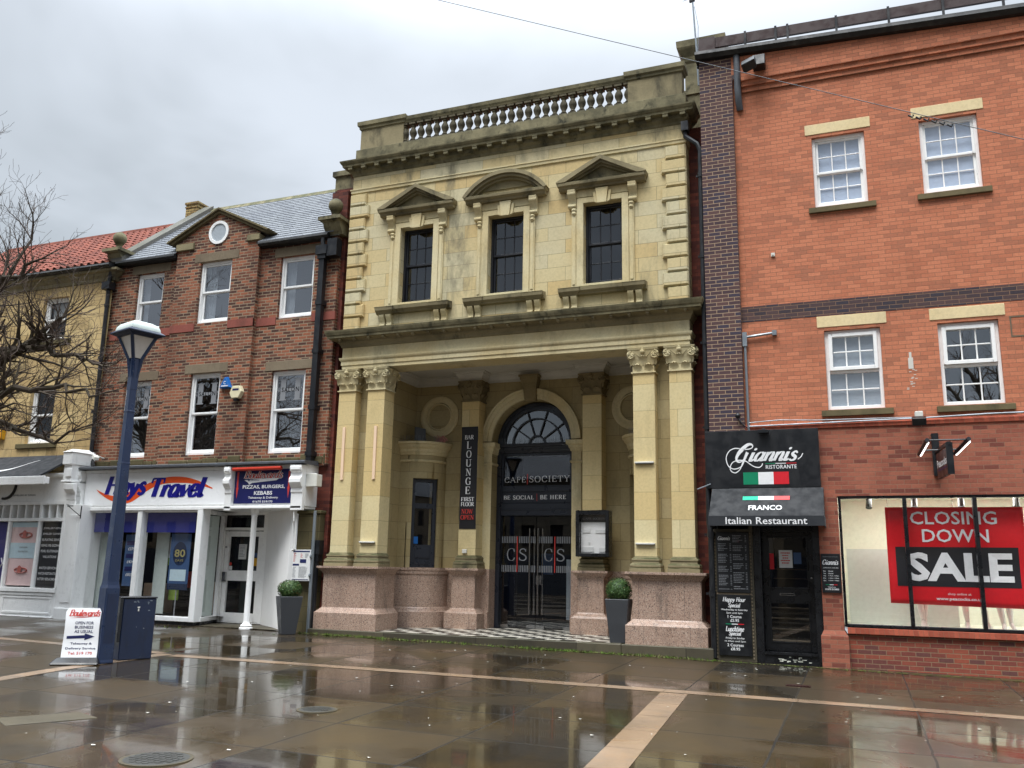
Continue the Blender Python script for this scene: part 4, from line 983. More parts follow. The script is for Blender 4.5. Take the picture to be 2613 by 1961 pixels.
m = MB().sweep(e2, [(0, 10.54), (.02, 10.555), (.03, 10.6), (.07, 10.64), (.085, 10.65), (.085, 10.735), (.2, 10.74)]); part(m, 'eaves_moulding', cafe, 'weathered')
m = MB().box(-.055, .055, -.01, .12, 10.655, 10.733); m.box(-.062, .062, -.02, .12, 10.715, 10.737); mo = None
for i in range(23):
    if mo is None: mo = o = part(m, 'modillion', cafe, 'weathered', bevel=.006)
    else: o = mo.copy(); COL.objects.link(o)
    o.location = (-10.65+i*(2*(CX+10.65))/22, 0, 0)
m = MB().sweep(e2, [(.15, 10.74), (.2, 10.742), (.21, 10.79), (.225, 10.8), (.255, 10.85), (.26, 10.88), (0, 10.94), (-.3, 10.94)]); part(m, 'upper_cornice', cafe, 'weathered')
# windows of the first floor
WC = [-8.885, -6.72, -4.555]
for i, wc in enumerate(WC):
    x0, x1 = wc-.415, wc+.415
    sash(cafe, x0, x1, 7.30, 9.08, .36, 3, (2, 2), 'sash', fr=.045, st=.04, gb=.022, mid=8.22, gmat='dimglass', back='darkroom')
    m = MB().ring(x0-.14, x1+.14, 7.25, 9.2, .15, .2, .14, .05, .12); m.ring(x0-.06, x1+.06, 7.26, 9.14, .17, .2, .06, .04, .06)
    for sg in (-1, 1):
        xa = wc+sg*(.415+.2); m.box(xa-.055, xa+.055, .16, .2, 7.25, 8.98); m.box(xa-.03, xa+.03, .145, .16, 7.3, 8.8)
        m.lathe([(.02, 8.82), (.05, 8.86), (.04, 8.9), (.06, 8.94), (.05, 8.97)], xa, .15, 8)
    m.box(wc-.6, wc+.6, .165, .2, 9.22, 9.40)
    part(m, 'window_surround', cafe, 'stone', bevel=.004)
    m = MB().prism([(wc-.1, 9.02), (wc+.1, 9.02), (wc+.135, 9.36), (wc-.135, 9.36)], .09, .2)
    for sg in (-1, 1): m.prism([(wc+sg*.105, 9.03), (wc+sg*.17, 9.06), (wc+sg*.2, 9.3), (wc+sg*.14, 9.3)], .12, .2)
    part(m, 'keystone', cafe, 'stone', bevel=.006)
    for sg in (-1, 1):
        xa = wc+sg*.65; m = MB()
        m.prismx([(.2, 8.98), (.15, 8.98), (.115, 9.02), (.115, 9.07), (.15, 9.1), (.14, 9.16), (.08, 9.22), (.04, 9.3), (.03, 9.37), (.2, 9.38)], xa-.08, xa+.08)
        m.tube([(xa-.085, .15, 9.035), (xa+.085, .15, 9.035)], .05, 10); m.tube([(xa-.085, .11, 9.3), (xa+.085, .11, 9.3)], .075, 10)
        part(m, 'console', cafe, 'stone', smooth=True)
    # pediment
    m = MB()
    m.prismx([(.2, 9.38), (.08, 9.38), (.075, 9.42), (.0, 9.46), (-.01, 9.52), (.2, 9.54)], wc-.93, wc+.93)
    for sg in (-1, 1):
        a, b = sorted((wc+sg*.56, wc+sg*.85)); m.sweep([(a, .2), (a, .12), (b, .12), (b, .2)], [(-.02, 9.36), (.02, 9.37), (.06, 9.4), (.09, 9.46), (.1, 9.46), (.12, 9.53), (0, 9.55)])
    if i != 1:
        for o, zz, th, y0 in ((.965, 0, .085, -.02), (.90, -.085, .06, .03), (.80, -.145, .05, .1)):
            for sg in (-1, 1):
                k = .5; base = 9.535
                p = [(wc+sg*.965, base+.0), (wc, base+.965*k), (wc, base+.965*k-th), (wc+sg*(.965-th*.0), base-th*.0)]
                top = base+.482+zz; 
                p = [(wc+sg*o, 9.53 if zz else 9.53), (wc+sg*o, 9.53+(.0 if zz else .03)), (wc, top+.03), (wc, top+.03-th*1.12), (wc+sg*(o-th*2.2), 9.53)]
                m.prism(p if sg < 0 else p[::-1], y0, .2)
        m.prism([(wc-.8, 9.53), (wc+.8, 9.53), (wc, 9.87)], .17, .2)
    else:
        Rr = (.965**2+.49**2)/(2*.49); zc0 = 10.05-Rr
        for r0, th, y0 in ((Rr, .085, -.02), (Rr-.085, .06, .03), (Rr-.145, .05, .1)):
            hw = math.sqrt(max(0, r0*r0-(9.53-zc0)**2)); am = math.asin(hw/r0); n = 18
            m.loft([[(wc+r0*math.sin(-am+2*am*j/n), y0, zc0+r0*math.cos(-am+2*am*j/n)), (wc+r0*math.sin(-am+2*am*j/n), .2, zc0+r0*math.cos(-am+2*am*j/n)), (wc+(r0-th)*math.sin(-am+2*am*j/n), .2, max(9.5, zc0+(r0-th)*math.cos(-am+2*am*j/n))), (wc+(r0-th)*math.sin(-am+2*am*j/n), y0, max(9.5, zc0+(r0-th)*math.cos(-am+2*am*j/n)))] for j in range(n+1)])
        m.prism([(wc+(Rr-.19)*math.sin(-.62+1.24*j/12), max(9.53, zc0+(Rr-.19)*math.cos(-.62+1.24*j/12))) for j in range(13)], .17, .2)
    part(m, 'pediment', cafe, 'halfweathered', bevel=.004)
    m = MB().prismx([(.2, 7.05), (.1, 7.06), (.09, 7.09), (.04, 7.13), (.03, 7.2), (.2, 7.23)], wc-.92, wc+.92)
    for sg in (-1, 1):
        a, b = sorted((wc+sg*.53, wc+sg*.83)); m.sweep([(a, .2), (a, .08), (b, .08), (b, .2)], [(-.02, 7.03), (.0, 7.04), (.03, 7.08), (.07, 7.12), (.08, 7.18), (.09, 7.2), (0, 7.225)])
    part(m, 'sill', cafe, 'halfweathered', bevel=.004)
    for sg in (-1, 1):
        m = MB()
        for q in (-.085, .085):
            xa = wc+sg*.68+q; m.prismx([(.2, 6.76), (.14, 6.77), (.125, 6.8), (.14, 6.84), (.13, 6.9), (.075, 6.96), (.06, 7.03), (.2, 7.04)], xa-.06, xa+.06)
            m.tube([(xa-.062, .15, 6.80), (xa+.062, .15, 6.80)], .035, 8)
        part(m, 'sill_bracket', cafe, 'stone', smooth=True)
# parapet and balustrade
m = MB().box(-10.68, mx(-10.68), .26, .62, 10.93, 11.28); part(m, 'parapet_base', cafe, 'weathered', bevel=.01)
for a, b in ((-10.6, -9.44), (-4.03, -2.87)):
    m = MB().box(a, b, .31, .6, 11.28, 11.82); o = part(m, 'parapet_pier', cafe, 'halfweathered', bevel=.008)
    m = MB().sweep([(a, .6), (a, .31), (b, .31), (b, .6), (a, .6)], [(0, 11.80), (.03, 11.82), (.035, 11.87), (.07, 11.9), (.075, 12.0), (-.3, 12.02)]); part(m, 'capstone', o, 'weathered')
m = MB().prismx([(.31, 11.80), (.30, 11.83), (.28, 11.87), (.27, 11.95), (.4, 11.99), (.53, 11.95), (.52, 11.87), (.49, 11.80)], -9.44, -4.03); part(m, 'balustrade_rail', cafe, 'weathered')
pr = [(.085, 11.28), (.085, 11.33), (.06, 11.34), (.075, 11.37), (.05, 11.4), (.045, 11.43), (.08, 11.5), (.092, 11.55), (.08, 11.6), (.05, 11.66), (.042, 11.7), (.065, 11.71), (.065, 11.725), (.05, 11.73), (.085, 11.75), (.085, 11.81)]
m = MB().lathe(pr[2:-2], 0, 0, 12); m.box(-.085, .085, -.085, .085, 11.27, 11.335); m.box(-.085, .085, -.085, .085, 11.75, 11.81)
b0 = None
for i in range(27):
    x = -9.43+i*(9.43-4.04)/26
    if b0 is None:
        b0 = o = m.build('baluster', cafe, 'balstone', smooth=True)
    else:
        o = b0.copy(); COL.objects.link(o)
    o.location = (x, .40, 0)
# brick body of the cafe either side of and behind the stone front
m = MB().box(-11.3, -10.86, .32, .5, 0, 10.3); m.box(-11.3, -10.6, .5, 9, 0, 10.45); m.box(-2.86, -2.3, .55, 9, 0, 10.6); m.box(-10.6, -2.86, .9, 9, 6.9, 10.4)
m.box(-11.52, -11.12, .75, 1.25, 9.6, 10.55)
part(m, 'brick_body', cafe, 'flank')
m = MB().box(-11.52, -11.1, .74, 1.3, 10.55, 10.92); m.box(-11.58, -11.04, .68, 1.35, 10.92, 11.05); m.prismx([(.45, 10.0), (.45, 10.12), (.75, 10.5), (.75, 10.38)], -11.3, -10.8)
part(m, 'parapet_block', cafe, 'weathered')
m = MB().box(-2.95, -2.2, 1.2, 2.1, 10.4, 12.55); m.sweep([(-2.95, 2.1), (-2.95, 1.2), (-2.2, 1.2), (-2.2, 2.1)], [(0, 12.5), (.03, 12.55), (.05, 12.65), (.13, 12.8), (.15, 12.85), (.16, 13.0), (-.2, 13.05)]); m.box(-2.98, -2.17, 1.17, 2.1, 11.75, 11.85)
part(m, 'chimney', cafe, 'weathered')
# rainwater pipe between the cafe and the purple brick pier
m = MB().box(-2.86, -2.72, .0, .2, 10.3, 10.5); m.tube([(-2.79, .1, 10.32), (-2.79, .1, 10.2), (-2.56, .1, 10.0), (-2.5, .1, 9.85), (-2.5, .08, 9.6)], .05, 8)
m.tube([(-2.5, .08, 9.7), (-2.51, .08, 4.1), (-2.51, .0, 2.4), (-2.48, -.03, 2.2), (-2.48, -.03, .05)], .052, 10)
for z in (9.3, 7.6, 5.85, 4.2, 2.2, 1.15): m.tube([(-2.5 if z > 2.3 else -2.48, .08 if z > 2.3 else -.03, z-.05), (-2.5 if z > 2.3 else -2.48, .08 if z > 2.3 else -.03, z+.05)], .066, 10); m.box(-2.6, -2.4, .1 if z > 2.3 else 0, .14 if z > 2.3 else .04, z-.02, z+.02)
part(m, 'drainpipe', cafe, 'iron', smooth=True)
m = MB().tube([(-10.97, .12, .15), (-10.97, .12, 1.9)], .05, 8); m.box(-11.08, -10.86, .03, .2, 1.75, 2.05); m.box(-11.05, -10.89, .05, .2, 1.6, 1.75)
part(m, 'gully_pipe', cafe, 'iron')
# ------------------------------------------------------------------ old brick shop with the travel agent
hb = thing('brick_shop_building', 'old brown brick building with a small central gable above white shopfronts', 'building', (-14.4, .2, .13))
WY, BY = .2, .08
BX0, BX1 = -15.65, -13.14
hL = [(-17.0, -16.12, 7.26, 8.80), (-17.04, -16.17, 4.02, 5.95)]; hR = [(-12.56, -11.6, 7.23, 8.76), (-12.58, -11.64, 4.01, 5.95)]
hM = [(-14.88, -13.91, 7.27, 8.85), (-14.86, -13.96, 4.02, 6.0)]
m = MB().wall(-18.1, BX0, 3.7, 9.16, WY, hL, .16); m.wall(BX1, -10.95, 3.7, 9.16, WY, hR, .16)
m.face([(-17.72, WY, 3.7), (-17.72, 1.2, 3.7), (-17.72, 1.2, 9.16), (-17.72, WY, 9.16)]); m.face([(-10.95, WY, 3.7), (-10.95, 1.2, 3.7), (-10.95, 1.2, 9.16), (-10.95, WY, 9.16)])
m.wall(BX0, BX1, 3.7, 9.45, BY, hM, .2); GXC = -14.395; GA_ = 10.12
for x in (BX0, BX1): m.face([(x, BY, 3.7), (x, WY, 3.7), (x, WY, 9.45), (x, BY, 9.45)])
m.face([(BX0, BY, 9.45), (BX1, BY, 9.45), (GXC, BY, GA_)])
m.face([(BX0, BY, 9.1), (BX0, 2.2, 9.1), (BX0, 2.2, 9.45), (BX0, BY, 9.45)]); m.face([(BX1, BY, 9.1), (BX1, 2.2, 9.1), (BX1, 2.2, 9.45), (BX1, BY, 9.45)])
part(m, 'front_wall', hb, 'brown')
m = MB(); rr = random.Random(5)
x = -17.7
while x < -11.0:      # rough stone footing course above the shopfront lead
    w = rr.uniform(.25, .6); m.box(x, min(x+w, -10.97), (WY if not BX0 < x < BX1-.3 else BY)-.025, .3, 3.74, 3.74+rr.uniform(.14, .23)); x += w+.015
part(m, 'stone_footing', hb, 'mossypier', bevel=.015)
cur = {0: [(-16.95, -16.75, 7.3, 8.75)], 1: [(-14.82, -14.5, 7.3, 8.8)], 2: [(-12.5, -12.25, 7.3, 8.7)]}
for i, (h, y) in enumerate(((hL[0], WY), (hM[0], BY), (hR[0], WY))):
    sash(hb, *h, y+.07, 1, (1, 1), 'white', fr=.055, st=.05, mid=(h[2]+h[3])/2+.02, gmat='skyglass', back='darkroom', curtain=cur[i])
for i, (h, y) in enumerate(((hL[1], WY), (hM[1], BY), (hR[1], WY))):
    w = sash(hb, *h, y+.07, 1, (1, 1), 'white', fr=.055, st=.05, mid=5.03, gmat='skyglass', back='darkroom', curtain=[(h[0]+.1, h[1]-.1, 4.1, 4.95)], cur2='room')
    c = (h[0]+h[1])/2; m = MB().mat('greytxt')
    yy = y+.115
    m.face([(c-.27, yy, 5.27), (c-.13, yy, 5.27), (c-.13, yy, 5.76), (c-.27, yy, 5.76)]); m.face([(c+.13, yy, 5.27), (c+.27, yy, 5.27), (c+.27, yy, 5.76), (c+.13, yy, 5.76)]); m.face([(c-.13, yy, 5.47), (c+.13, yy, 5.47), (c+.13, yy, 5.55), (c-.13, yy, 5.55)])
    for q in (-.2, .2):
        for z in (5.26, 5.75): m.face([(c+q-.1, yy-.001, z), (c+q+.1, yy-.001, z), (c+q+.1, yy-.001, z+.025), (c+q-.1, yy-.001, z+.025)])
    m.mat('black'); T(m, 'SALON', c-.24, c+.24, 5.46, 5.57, yy-.003, .012, track=1.2)
    m.mat('greytxt'); T(m, 'S', c-.37, c-.29, 5.46, 5.57, yy-.003, .01); T(m, 'N', c+.29, c+.37, 5.46, 5.57, yy-.003, .01)
    part(m, 'window_lettering', w)
for h, y in ((hL[0], WY), (hM[0], BY), (hR[0], WY), (hL[1], WY), (hM[1], BY), (hR[1], WY)):
    m = MB().box(h[0]-.19, h[1]+.19, y-.012, y+.1, h[3]+.005, h[3]+.235); part(m, 'lintel', hb, 'lintel', bevel=.008)
for a, b, y in ((-17.72, hL[0][0]-.1, WY), (hL[0][1]+.02, BX0, WY), (BX0-.0, hM[0][0]-.02, BY), (hM[0][1]+.02, BX1, BY), (BX1, hR[0][0]-.02, WY), (hR[0][1]+.02, -10.94, WY)):
    m = MB().box(a, b, y-.02, y+.05, 7.075, 7.275); part(m, 'string_band', hb, 'pinkband', bevel=.005)
m = MB().loft([[(GXC+rr_*math.cos(i*math.pi/16), yy, 9.59+rr_*1.02*math.sin(i*math.pi/16)) for i in range(32)] for rr_, yy in ((.3, BY), (.3, BY-.03), (.23, BY-.03), (.225, BY-.005))], cap=False); oc = part(m, 'round_window', hb, 'white', smooth=True)
m = MB(); m.face([(GXC+.228*math.cos(i*math.pi/16), BY-.006, 9.59+.232*math.sin(i*math.pi/16)) for i in range(32)]); part(m, 'pane', oc, 'greyblind')
m = MB()
for sg in (-1, 1):
    p = [(GXC+sg*1.5, 9.44), (GXC, 10.17), (GXC, 10.09), (GXC+sg*1.4, 9.41)]
    m.prism(p, BY-.07, BY+.35); p = [(GXC+sg*1.58, 9.46), (GXC, 10.225), (GXC, 10.165), (GXC+sg*1.52, 9.425)]; m.prism(p, BY-.12, BY+.4)
part(m, 'gable_coping', hb, 'sillstone', bevel=.008)
for a, b in ((BX0-.02, -15.12), (-13.5, BX1+.02)): m = MB().box(a, b, BY-.06, BY+.2, 9.22 if a < -14 else 9.24, 9.4); part(m, 'kneeler_stone', hb, 'halfweathered', bevel=.01)
# main roof, with a slated gable roof behind the gable
RZ0, RZ1, RY0, RY1 = 9.17, 11.86, .02, 3.2
def slateroof(m, x0, x1, r0=0):
    rows = 22
    for i in range(r0, rows):
        a, b = i/rows, (i+1)/rows; za, zb = RZ0+(RZ1-RZ0)*a, RZ0+(RZ1-RZ0)*b; ya, yb_ = RY0+(RY1-RY0)*a, RY0+(RY1-RY0)*b
        m.face([(x0, ya-.008, za+.014), (x1, ya-.008, za+.014), (x1, yb_, zb), (x0, yb_, zb)]); m.face([(x0, ya-.008, za-.004), (x1, ya-.008, za-.004), (x1, ya-.008, za+.014), (x0, ya-.008, za+.014)])
m = MB(); slateroof(m, -17.6, BX0); slateroof(m, BX1, -11.0); slateroof(m, BX0, BX1, 3)
for sg in (-1, 1):
    yb_ = RY0+(10.15-RZ0)/(RZ1-RZ0)*(RY1-RY0)
    m.face([(GXC+sg*1.5, BY, 9.47), (GXC+sg*1.5, BY+.3, 9.47), (GXC, yb_, 10.17), (GXC, BY, 10.17)])
m.face([(-17.6, 3.2, 11.86), (-11, 3.2, 11.86), (-11, 6.2, 9.2), (-17.6, 6.2, 9.2)])
rf = part(m, 'roof', hb, 'slate')
m = MB()
for i in range(13): m.prismx([(RY1-.14, RZ1-.1), (RY1, RZ1+.06), (RY1+.14, RZ1-.1)], -17.5+i*.502, -17.5+i*.502+.49)
part(m, 'ridge_stone', rf, 'halfweathered')
m = MB().loft([[(x, y, z) for x in (-17.78, -17.5) for (y, z) in ()] or [(-17.8, .0, 9.28), (-17.42, .0, 9.28), (-17.42, .0, 9.16), (-17.8, .0, 9.16)], [(-17.8, 3.2, 12.0), (-17.42, 3.2, 12.0), (-17.42, 3.2, 11.8), (-17.8, 3.2, 11.8)]])
part(m, 'roof_coping', hb, 'coping')
m = MB().loft([[(-11.2, .1, 9.3), (-10.9, .1, 9.3), (-10.9, .1, 9.1), (-11.2, .1, 9.1)], [(-11.2, 3.2, 12.0), (-10.9, 3.2, 12.0), (-10.9, 3.2, 11.8), (-11.2, 3.2, 11.8)]]); part(m, 'roof_coping', hb, 'coping')
m = MB().box(-18.28, -17.84, 3.0, 3.45, 11.0, 12.06); m.box(-18.31, -17.81, 2.97, 3.48, 12.06, 12.13); m.box(-18.3, -17.82, 2.98, 3.46, 11.96, 12.0); part(m, 'chimney', hb, 'yellowbrick')
for xc, l in ((-17.66, 0), (-11.04, 1)):
    m = MB().prismx([(.35, 9.12), (.1, 9.12), (.06, 9.2), (-.03, 9.3), (-.05, 9.38), (-.12, 9.4), (-.12, 9.47), (.35, 9.5)], xc-.22, xc+.22)
    m.box(xc-.3, xc+.3, -.16, .4, 9.42, 9.5)
    m.lathe([(.2, 9.5), (.17, 9.53), (.09, 9.57), (.07, 9.62), (.09, 9.66), (.11, 9.68)], xc, .1, 14); m.ball((xc, .1, 9.84), .175, 14, 10)
    part(m, 'ball_finial', hb, 'weathered', smooth=True)
for a, b in ((-17.6, BX0-.02), (BX1+.02, -11.15)):
    m = MB().prismx([(.2, 9.17), (.02, 9.17), (-.02, 9.15), (-.03, 9.1), (.02, 9.05), (.2, 9.04)], a, b); part(m, 'gutter', hb, 'gutter')
m = MB().tube([(-11.3, .05, 9.05), (-11.3, .05, 8.95), (-11.28, .06, 8.8)], .05, 8); m.box(-11.42, -11.12, -.06, .18, 8.62, 8.84); m.box(-11.38, -11.16, -.03, .16, 8.52, 8.62); m.box(-11.12, -10.86, -.04, .18, 8.56, 8.98)
m.box(-11.35, -11.21, .0, .13, 3.3, 8.55)
for z in (7.46, 6.31, 5.0, 3.95): m.box(-11.37, -11.19, -.015, .2, z-.05, z+.05)
part(m, 'downpipe', hb, 'iron')
m = MB().tube([(-17.72, -.0, 9.05), (-17.76, .02, 8.8), (-17.8, .03, 8.6)], .05, 8); m.box(-17.92, -17.66, -.08, .14, 8.42, 8.62); m.tube([(-17.79, .04, 8.45), (-17.72, .04, 4.1), (-17.55, .0, 3.8)], .05, 8)
for z in (8.0, 6.6, 5.2): m.tube([(-17.785, .04, z-.04), (-17.785, .04, z+.04)], .063, 8)
part(m, 'downpipe', hb, 'iron')
# shopfront
m = MB().prismx([(1.2, 3.8), (.3, 3.79), (-.32, 3.76), (-.36, 3.74), (-.36, 3.70), (-.3, 3.69), (1.2, 3.69)], -17.95, -11.12); part(m, 'lead_canopy', hb, 'lead')
m = MB().box(-17.9, -11.2, -.14, 1.3, 2.78, 3.69); m.box(-17.6, -13.22, -.17, -.14, 3.61, 3.68); part(m, 'fascia', hb, 'white')
def bracket(xa, xb, y0=-.26):
    mm = MB().prismx([(-.14, 2.68), (y0+.02, 2.68), (y0+.02, 3.05), (y0-.0, 3.07), (y0+.0, 3.16), (y0-.04, 3.2), (y0-.1, 3.28), (y0-.1, 3.36), (y0-.04, 3.42), (y0-.03, 3.5), (y0-.08, 3.53), (y0-.08, 3.66), (-.14, 3.68)], xa, xb)
    mm.box(xa+.02, xb-.02, y0-.11, y0-.07, 3.55, 3.62)
    part(mm, 'console', hb, 'white', bevel=.008)
bracket(-17.88, -17.58); bracket(-13.28, -13.1); bracket(-11.5, -11.2)
m = MB()
m.box(-17.5, -17.39, -.2, .05, .13, 2.7); m.box(-15.79, -15.65, -.2, .05, .32, 2.7); m.box(-17.5, -13.85, -.22, .05, 2.7, 2.78); m.box(-17.39, -15.79, -.2, .05, .22, .32); m.box(-15.65, -14.02, -.2, .05, .22, .32); m.box(-14.02, -13.86, -.22, .05, .22, 2.7)
m.box(-17.39, -15.79, -.15, -.05, 2.66, 2.7); m.box(-15.65, -14.02, -.15, -.05, 2.66, 2.7)
m.obox((-14.02, .4, 1.45), (-.025, .12, 0), (.03, .01, 0), (0, 0, 1.2)) if False else None
p0, p1 = Vector((-13.88, -.02, 0)), Vector((-14.2, .95, 0)); dd = (p1-p0)
for z0, z1 in ((.22, .32), (2.62, 2.72)): m.obox((p0+p1)/2+Vector((0, 0, (z0+z1)/2)), dd/2, Vector((.04, .013, 0)), (0, 0, (z1-z0)/2))
m.obox(p0+dd*.94+Vector((0, 0, 1.47)), dd*.05, Vector((.04, .013, 0)), (0, 0, 1.25))
m.box(-13.86, -11.22, -.24, 1.2, 2.72, 2.78)
sf = part(m, 'shopfront', hb, 'white', bevel=.01)
m = MB().box(-17.5, -13.9, -.17, .05, .0, .22); m.obox((p0+p1)/2+Vector((0, 0, .11)), dd/2, Vector((.03, .01, 0)), (0, 0, .11)); part(m, 'stall_riser', hb, 'black')
m = MB()
m.face([(-17.39, -.1, .32), (-15.79, -.1, .32), (-15.79, -.1, 2.68), (-17.39, -.1, 2.68)]); m.face([(-15.65, -.1, .32), (-14.02, -.1, .32), (-14.02, -.1, 2.68), (-15.65, -.1, 2.68)])
a, b = p0+dd*.02, p0+dd*.9; m.face([(a.x, a.y, .32), (b.x, b.y, .32), (b.x, b.y, 2.63), (a.x, a.y, 2.63)])
part(m, 'shop_pane', hb, 'shopglass')
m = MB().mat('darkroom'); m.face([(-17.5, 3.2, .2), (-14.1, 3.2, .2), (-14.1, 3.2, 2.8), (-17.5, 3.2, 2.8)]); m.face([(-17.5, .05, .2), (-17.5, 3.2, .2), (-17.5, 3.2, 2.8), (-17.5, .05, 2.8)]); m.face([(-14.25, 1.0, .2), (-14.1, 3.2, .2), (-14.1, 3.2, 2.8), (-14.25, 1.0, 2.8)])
m.face([(-17.5, .05, 2.75), (-13.9, .05, 2.75), (-13.9, 3.2, 2.75), (-17.5, 3.2, 2.75)]); m.mat('room'); m.face([(-17.5, -.1, .3), (-13.95, -.1, .3), (-14.1, 3.2, .3), (-17.5, 3.2, .3)])
m.mat('frostpanel'); m.box(-17.36, -16.75, .25, .27, .34, 2.68); m.box(-15.6, -15.22, .3, .32, .34, 2.3); m.box(-13.99, -13.97, .15, .5, .34, 2.6)
m.mat('wood'); m.box(-16.7, -16.2, 1.2, 1.7, .3, 1.0); m.box(-15.1, -14.6, 1.8, 2.4, .3, 1.05); m.mat('lime'); m.box(-15.28, -15.02, .5, .55, .65, 1.1); m.mat('redrod'); m.box(-15.9, -15.5, 1.6, 1.65, .9, 1.3)
part(m, 'shop_interior', hb)
m = MB(); m.box(-17.33, -15.86, -.03, -.02, 2.2, 2.66); part(m, 'roller_blind', hb, 'royal'); m = MB(); m.box(-15.63, -14.2, -.03, -.02, 2.2, 2.66); part(m, 'roller_blind', hb, 'royal')
m = MB().mat('teal'); m.box(-16.35, -15.95, .1, .11, .95, 2.15); m.mat('white_txt')
for i, s_ in enumerate(('£379', '£434', '£835')): T(m, s_, -16.25, -16.05, 1.78-i*.3, 1.85-i*.3, .095, .01)
m.mat('blvd'); 
for i in range(3): m.box(-16.3, -16.0, .095, .1, 1.9-i*.3, 2.0-i*.3)
part(m, 'price_poster', hb)
m = MB().mat('teal'); m.box(-14.98, -14.4, .1, .11, .9, 2.18); m.mat('navy'); m.lathe([(.001, 0), (.001, .001)], 0, 0, 3) if False else None
m.face([(-14.69+.2*math.cos(i*.314), .095, 1.72+.27*math.sin(i*.314)) for i in range(20)]); m.mat('gold'); T(m, '80', -14.84, -14.53, 1.64, 1.82, .09, .02); T(m, 'DAYS', -14.8, -14.57, 1.54, 1.59, .09, .01)
m.mat('poster_pale'); m.box(-14.93, -14.47, .095, .1, 1.1, 1.36); m.mat('navy'); m.box(-14.98, -14.4, .092, .1, .9, 1.04); m.mat('greytxt'); m.box(-14.72, -14.7, .1, .12, .32, .9)
part(m, 'holiday_poster', hb)
m = MB().mat('lime'); m.box(-15.35, -15.05, .35, .36, 1.45, 1.62); m.mat('paper'); m.box(-15.35, -15.05, .35, .36, 1.62, 2.1); part(m, 'leaflet', hb)
# recessed door
m = MB().ring(-14.3, -12.92, .16, 2.72, .93, 1.05, .1, .02, .06); m.box(-14.2, -13.02, .93, 1.05, 2.29, 2.36); m.box(-14.2, -14.12, .93, 1.05, .18, 2.29); dfm = part(m, 'door_frame', hb, 'pvc', bevel=.006)
m = MB().ring(-14.11, -13.03, .19, 2.27, .95, 1.0, .12, .2, .12); m.box(-13.99, -13.15, .95, 1.0, 1.12, 1.36); dr = part(m, 'door', hb, 'pvc', bevel=.008)
m = MB(); m.box(-14.1, -14.0, .9, .95, 1.1, 1.32); m.tube([(-14.05, .9, 1.9), (-14.05, .93, 1.9)], .02, 8); part(m, 'handle', dr, 'chrome')
m = MB(); m.face([(-13.99, .985, .39), (-13.15, .985, .39), (-13.15, .985, 1.12), (-13.99, .985, 1.12)]); m.face([(-13.99, .985, 1.36), (-13.15, .985, 1.36), (-13.15, .985, 2.15), (-13.99, .985, 2.15)]); part(m, 'pane', dr, 'glass')
m = MB(); m.face([(-14.2, 1.0, 2.36), (-13.02, 1.0, 2.36), (-13.02, 1.0, 2.66), (-14.2, 1.0, 2.66)]); part(m, 'fanlight_pane', dfm, 'glass')
m = MB().mat('paper'); m.box(-13.72, -13.5, .975, .98, 1.62, 1.97); m.box(-13.98, -13.88, .975, .98, 1.37, 1.46); m.mat('red_txt'); m.face([(-13.93+.04*math.cos(i*.52), .972, 1.51+.04*math.sin(i*.52)) for i in range(12)]); m.mat('teal'); m.box(-13.3, -13.16, .975, .98, 1.68, 1.77); m.mat('yellow'); m.box(-13.3, -13.17, .975, .98, 1.47, 1.65); m.mat('greytxt'); textlines(m, -13.7, -13.52, 1.66, 1.94, .974, 8, .4, 3)
part(m, 'door_notices', dr)
m = MB().mat('darkroom'); m.face([(-14.3, 1.6, .1), (-12.9, 1.6, .1), (-12.9, 1.6, 2.8), (-14.3, 1.6, 2.8)]); m.mat('room'); m.face([(-14.3, .9, .165), (-12.9, .9, .165), (-12.9, 1.6, .165), (-14.3, 1.6, .165)]); part(m, 'door_lobby', hb)
m = MB(); m.loft([[(-12.92, .93, 0), (-11.62, .02, 0), (-11.5, .1, 0), (-12.8, 1.1, 0)], [(-12.92, .93, 2.75), (-11.62, .02, 2.75), (-11.5, .1, 2.75), (-12.8, 1.1, 2.75)]]); part(m, 'side_wall', hb, 'whitewall')
m = MB(); m.face([(-14.25, 1.0, .155), (-13.9, -.1, .145), (-11.6, -.1, .14), (-12.9, 1.0, .155)]); part(m, 'threshold_slab', hb, 'roughlid')
m = MB().lathe([(.15, .1), (.15, .15), (.12, .17), (.13, .2), (.08, .24), (.065, .3), (.062, 2.55), (.075, 2.57), (.062, 2.6), (.09, 2.66), (.1, 2.72)], -12.56, -.05, 14); part(m, 'iron_column', hb, 'white', smooth=True)
m = MB().tube([(-11.42, -.2, 2.7), (-11.4, -.2, 2.45), (-11.44, -.17, 2.4), (-11.44, -.1, 1.85)], .012, 6); m.tube([(-11.44, -.05, 2.55), (-11.44, -.05, 1.85), (-11.52, -.05, 1.82)], .02, 8); part(m, 'conduit', hb, 'pvc')

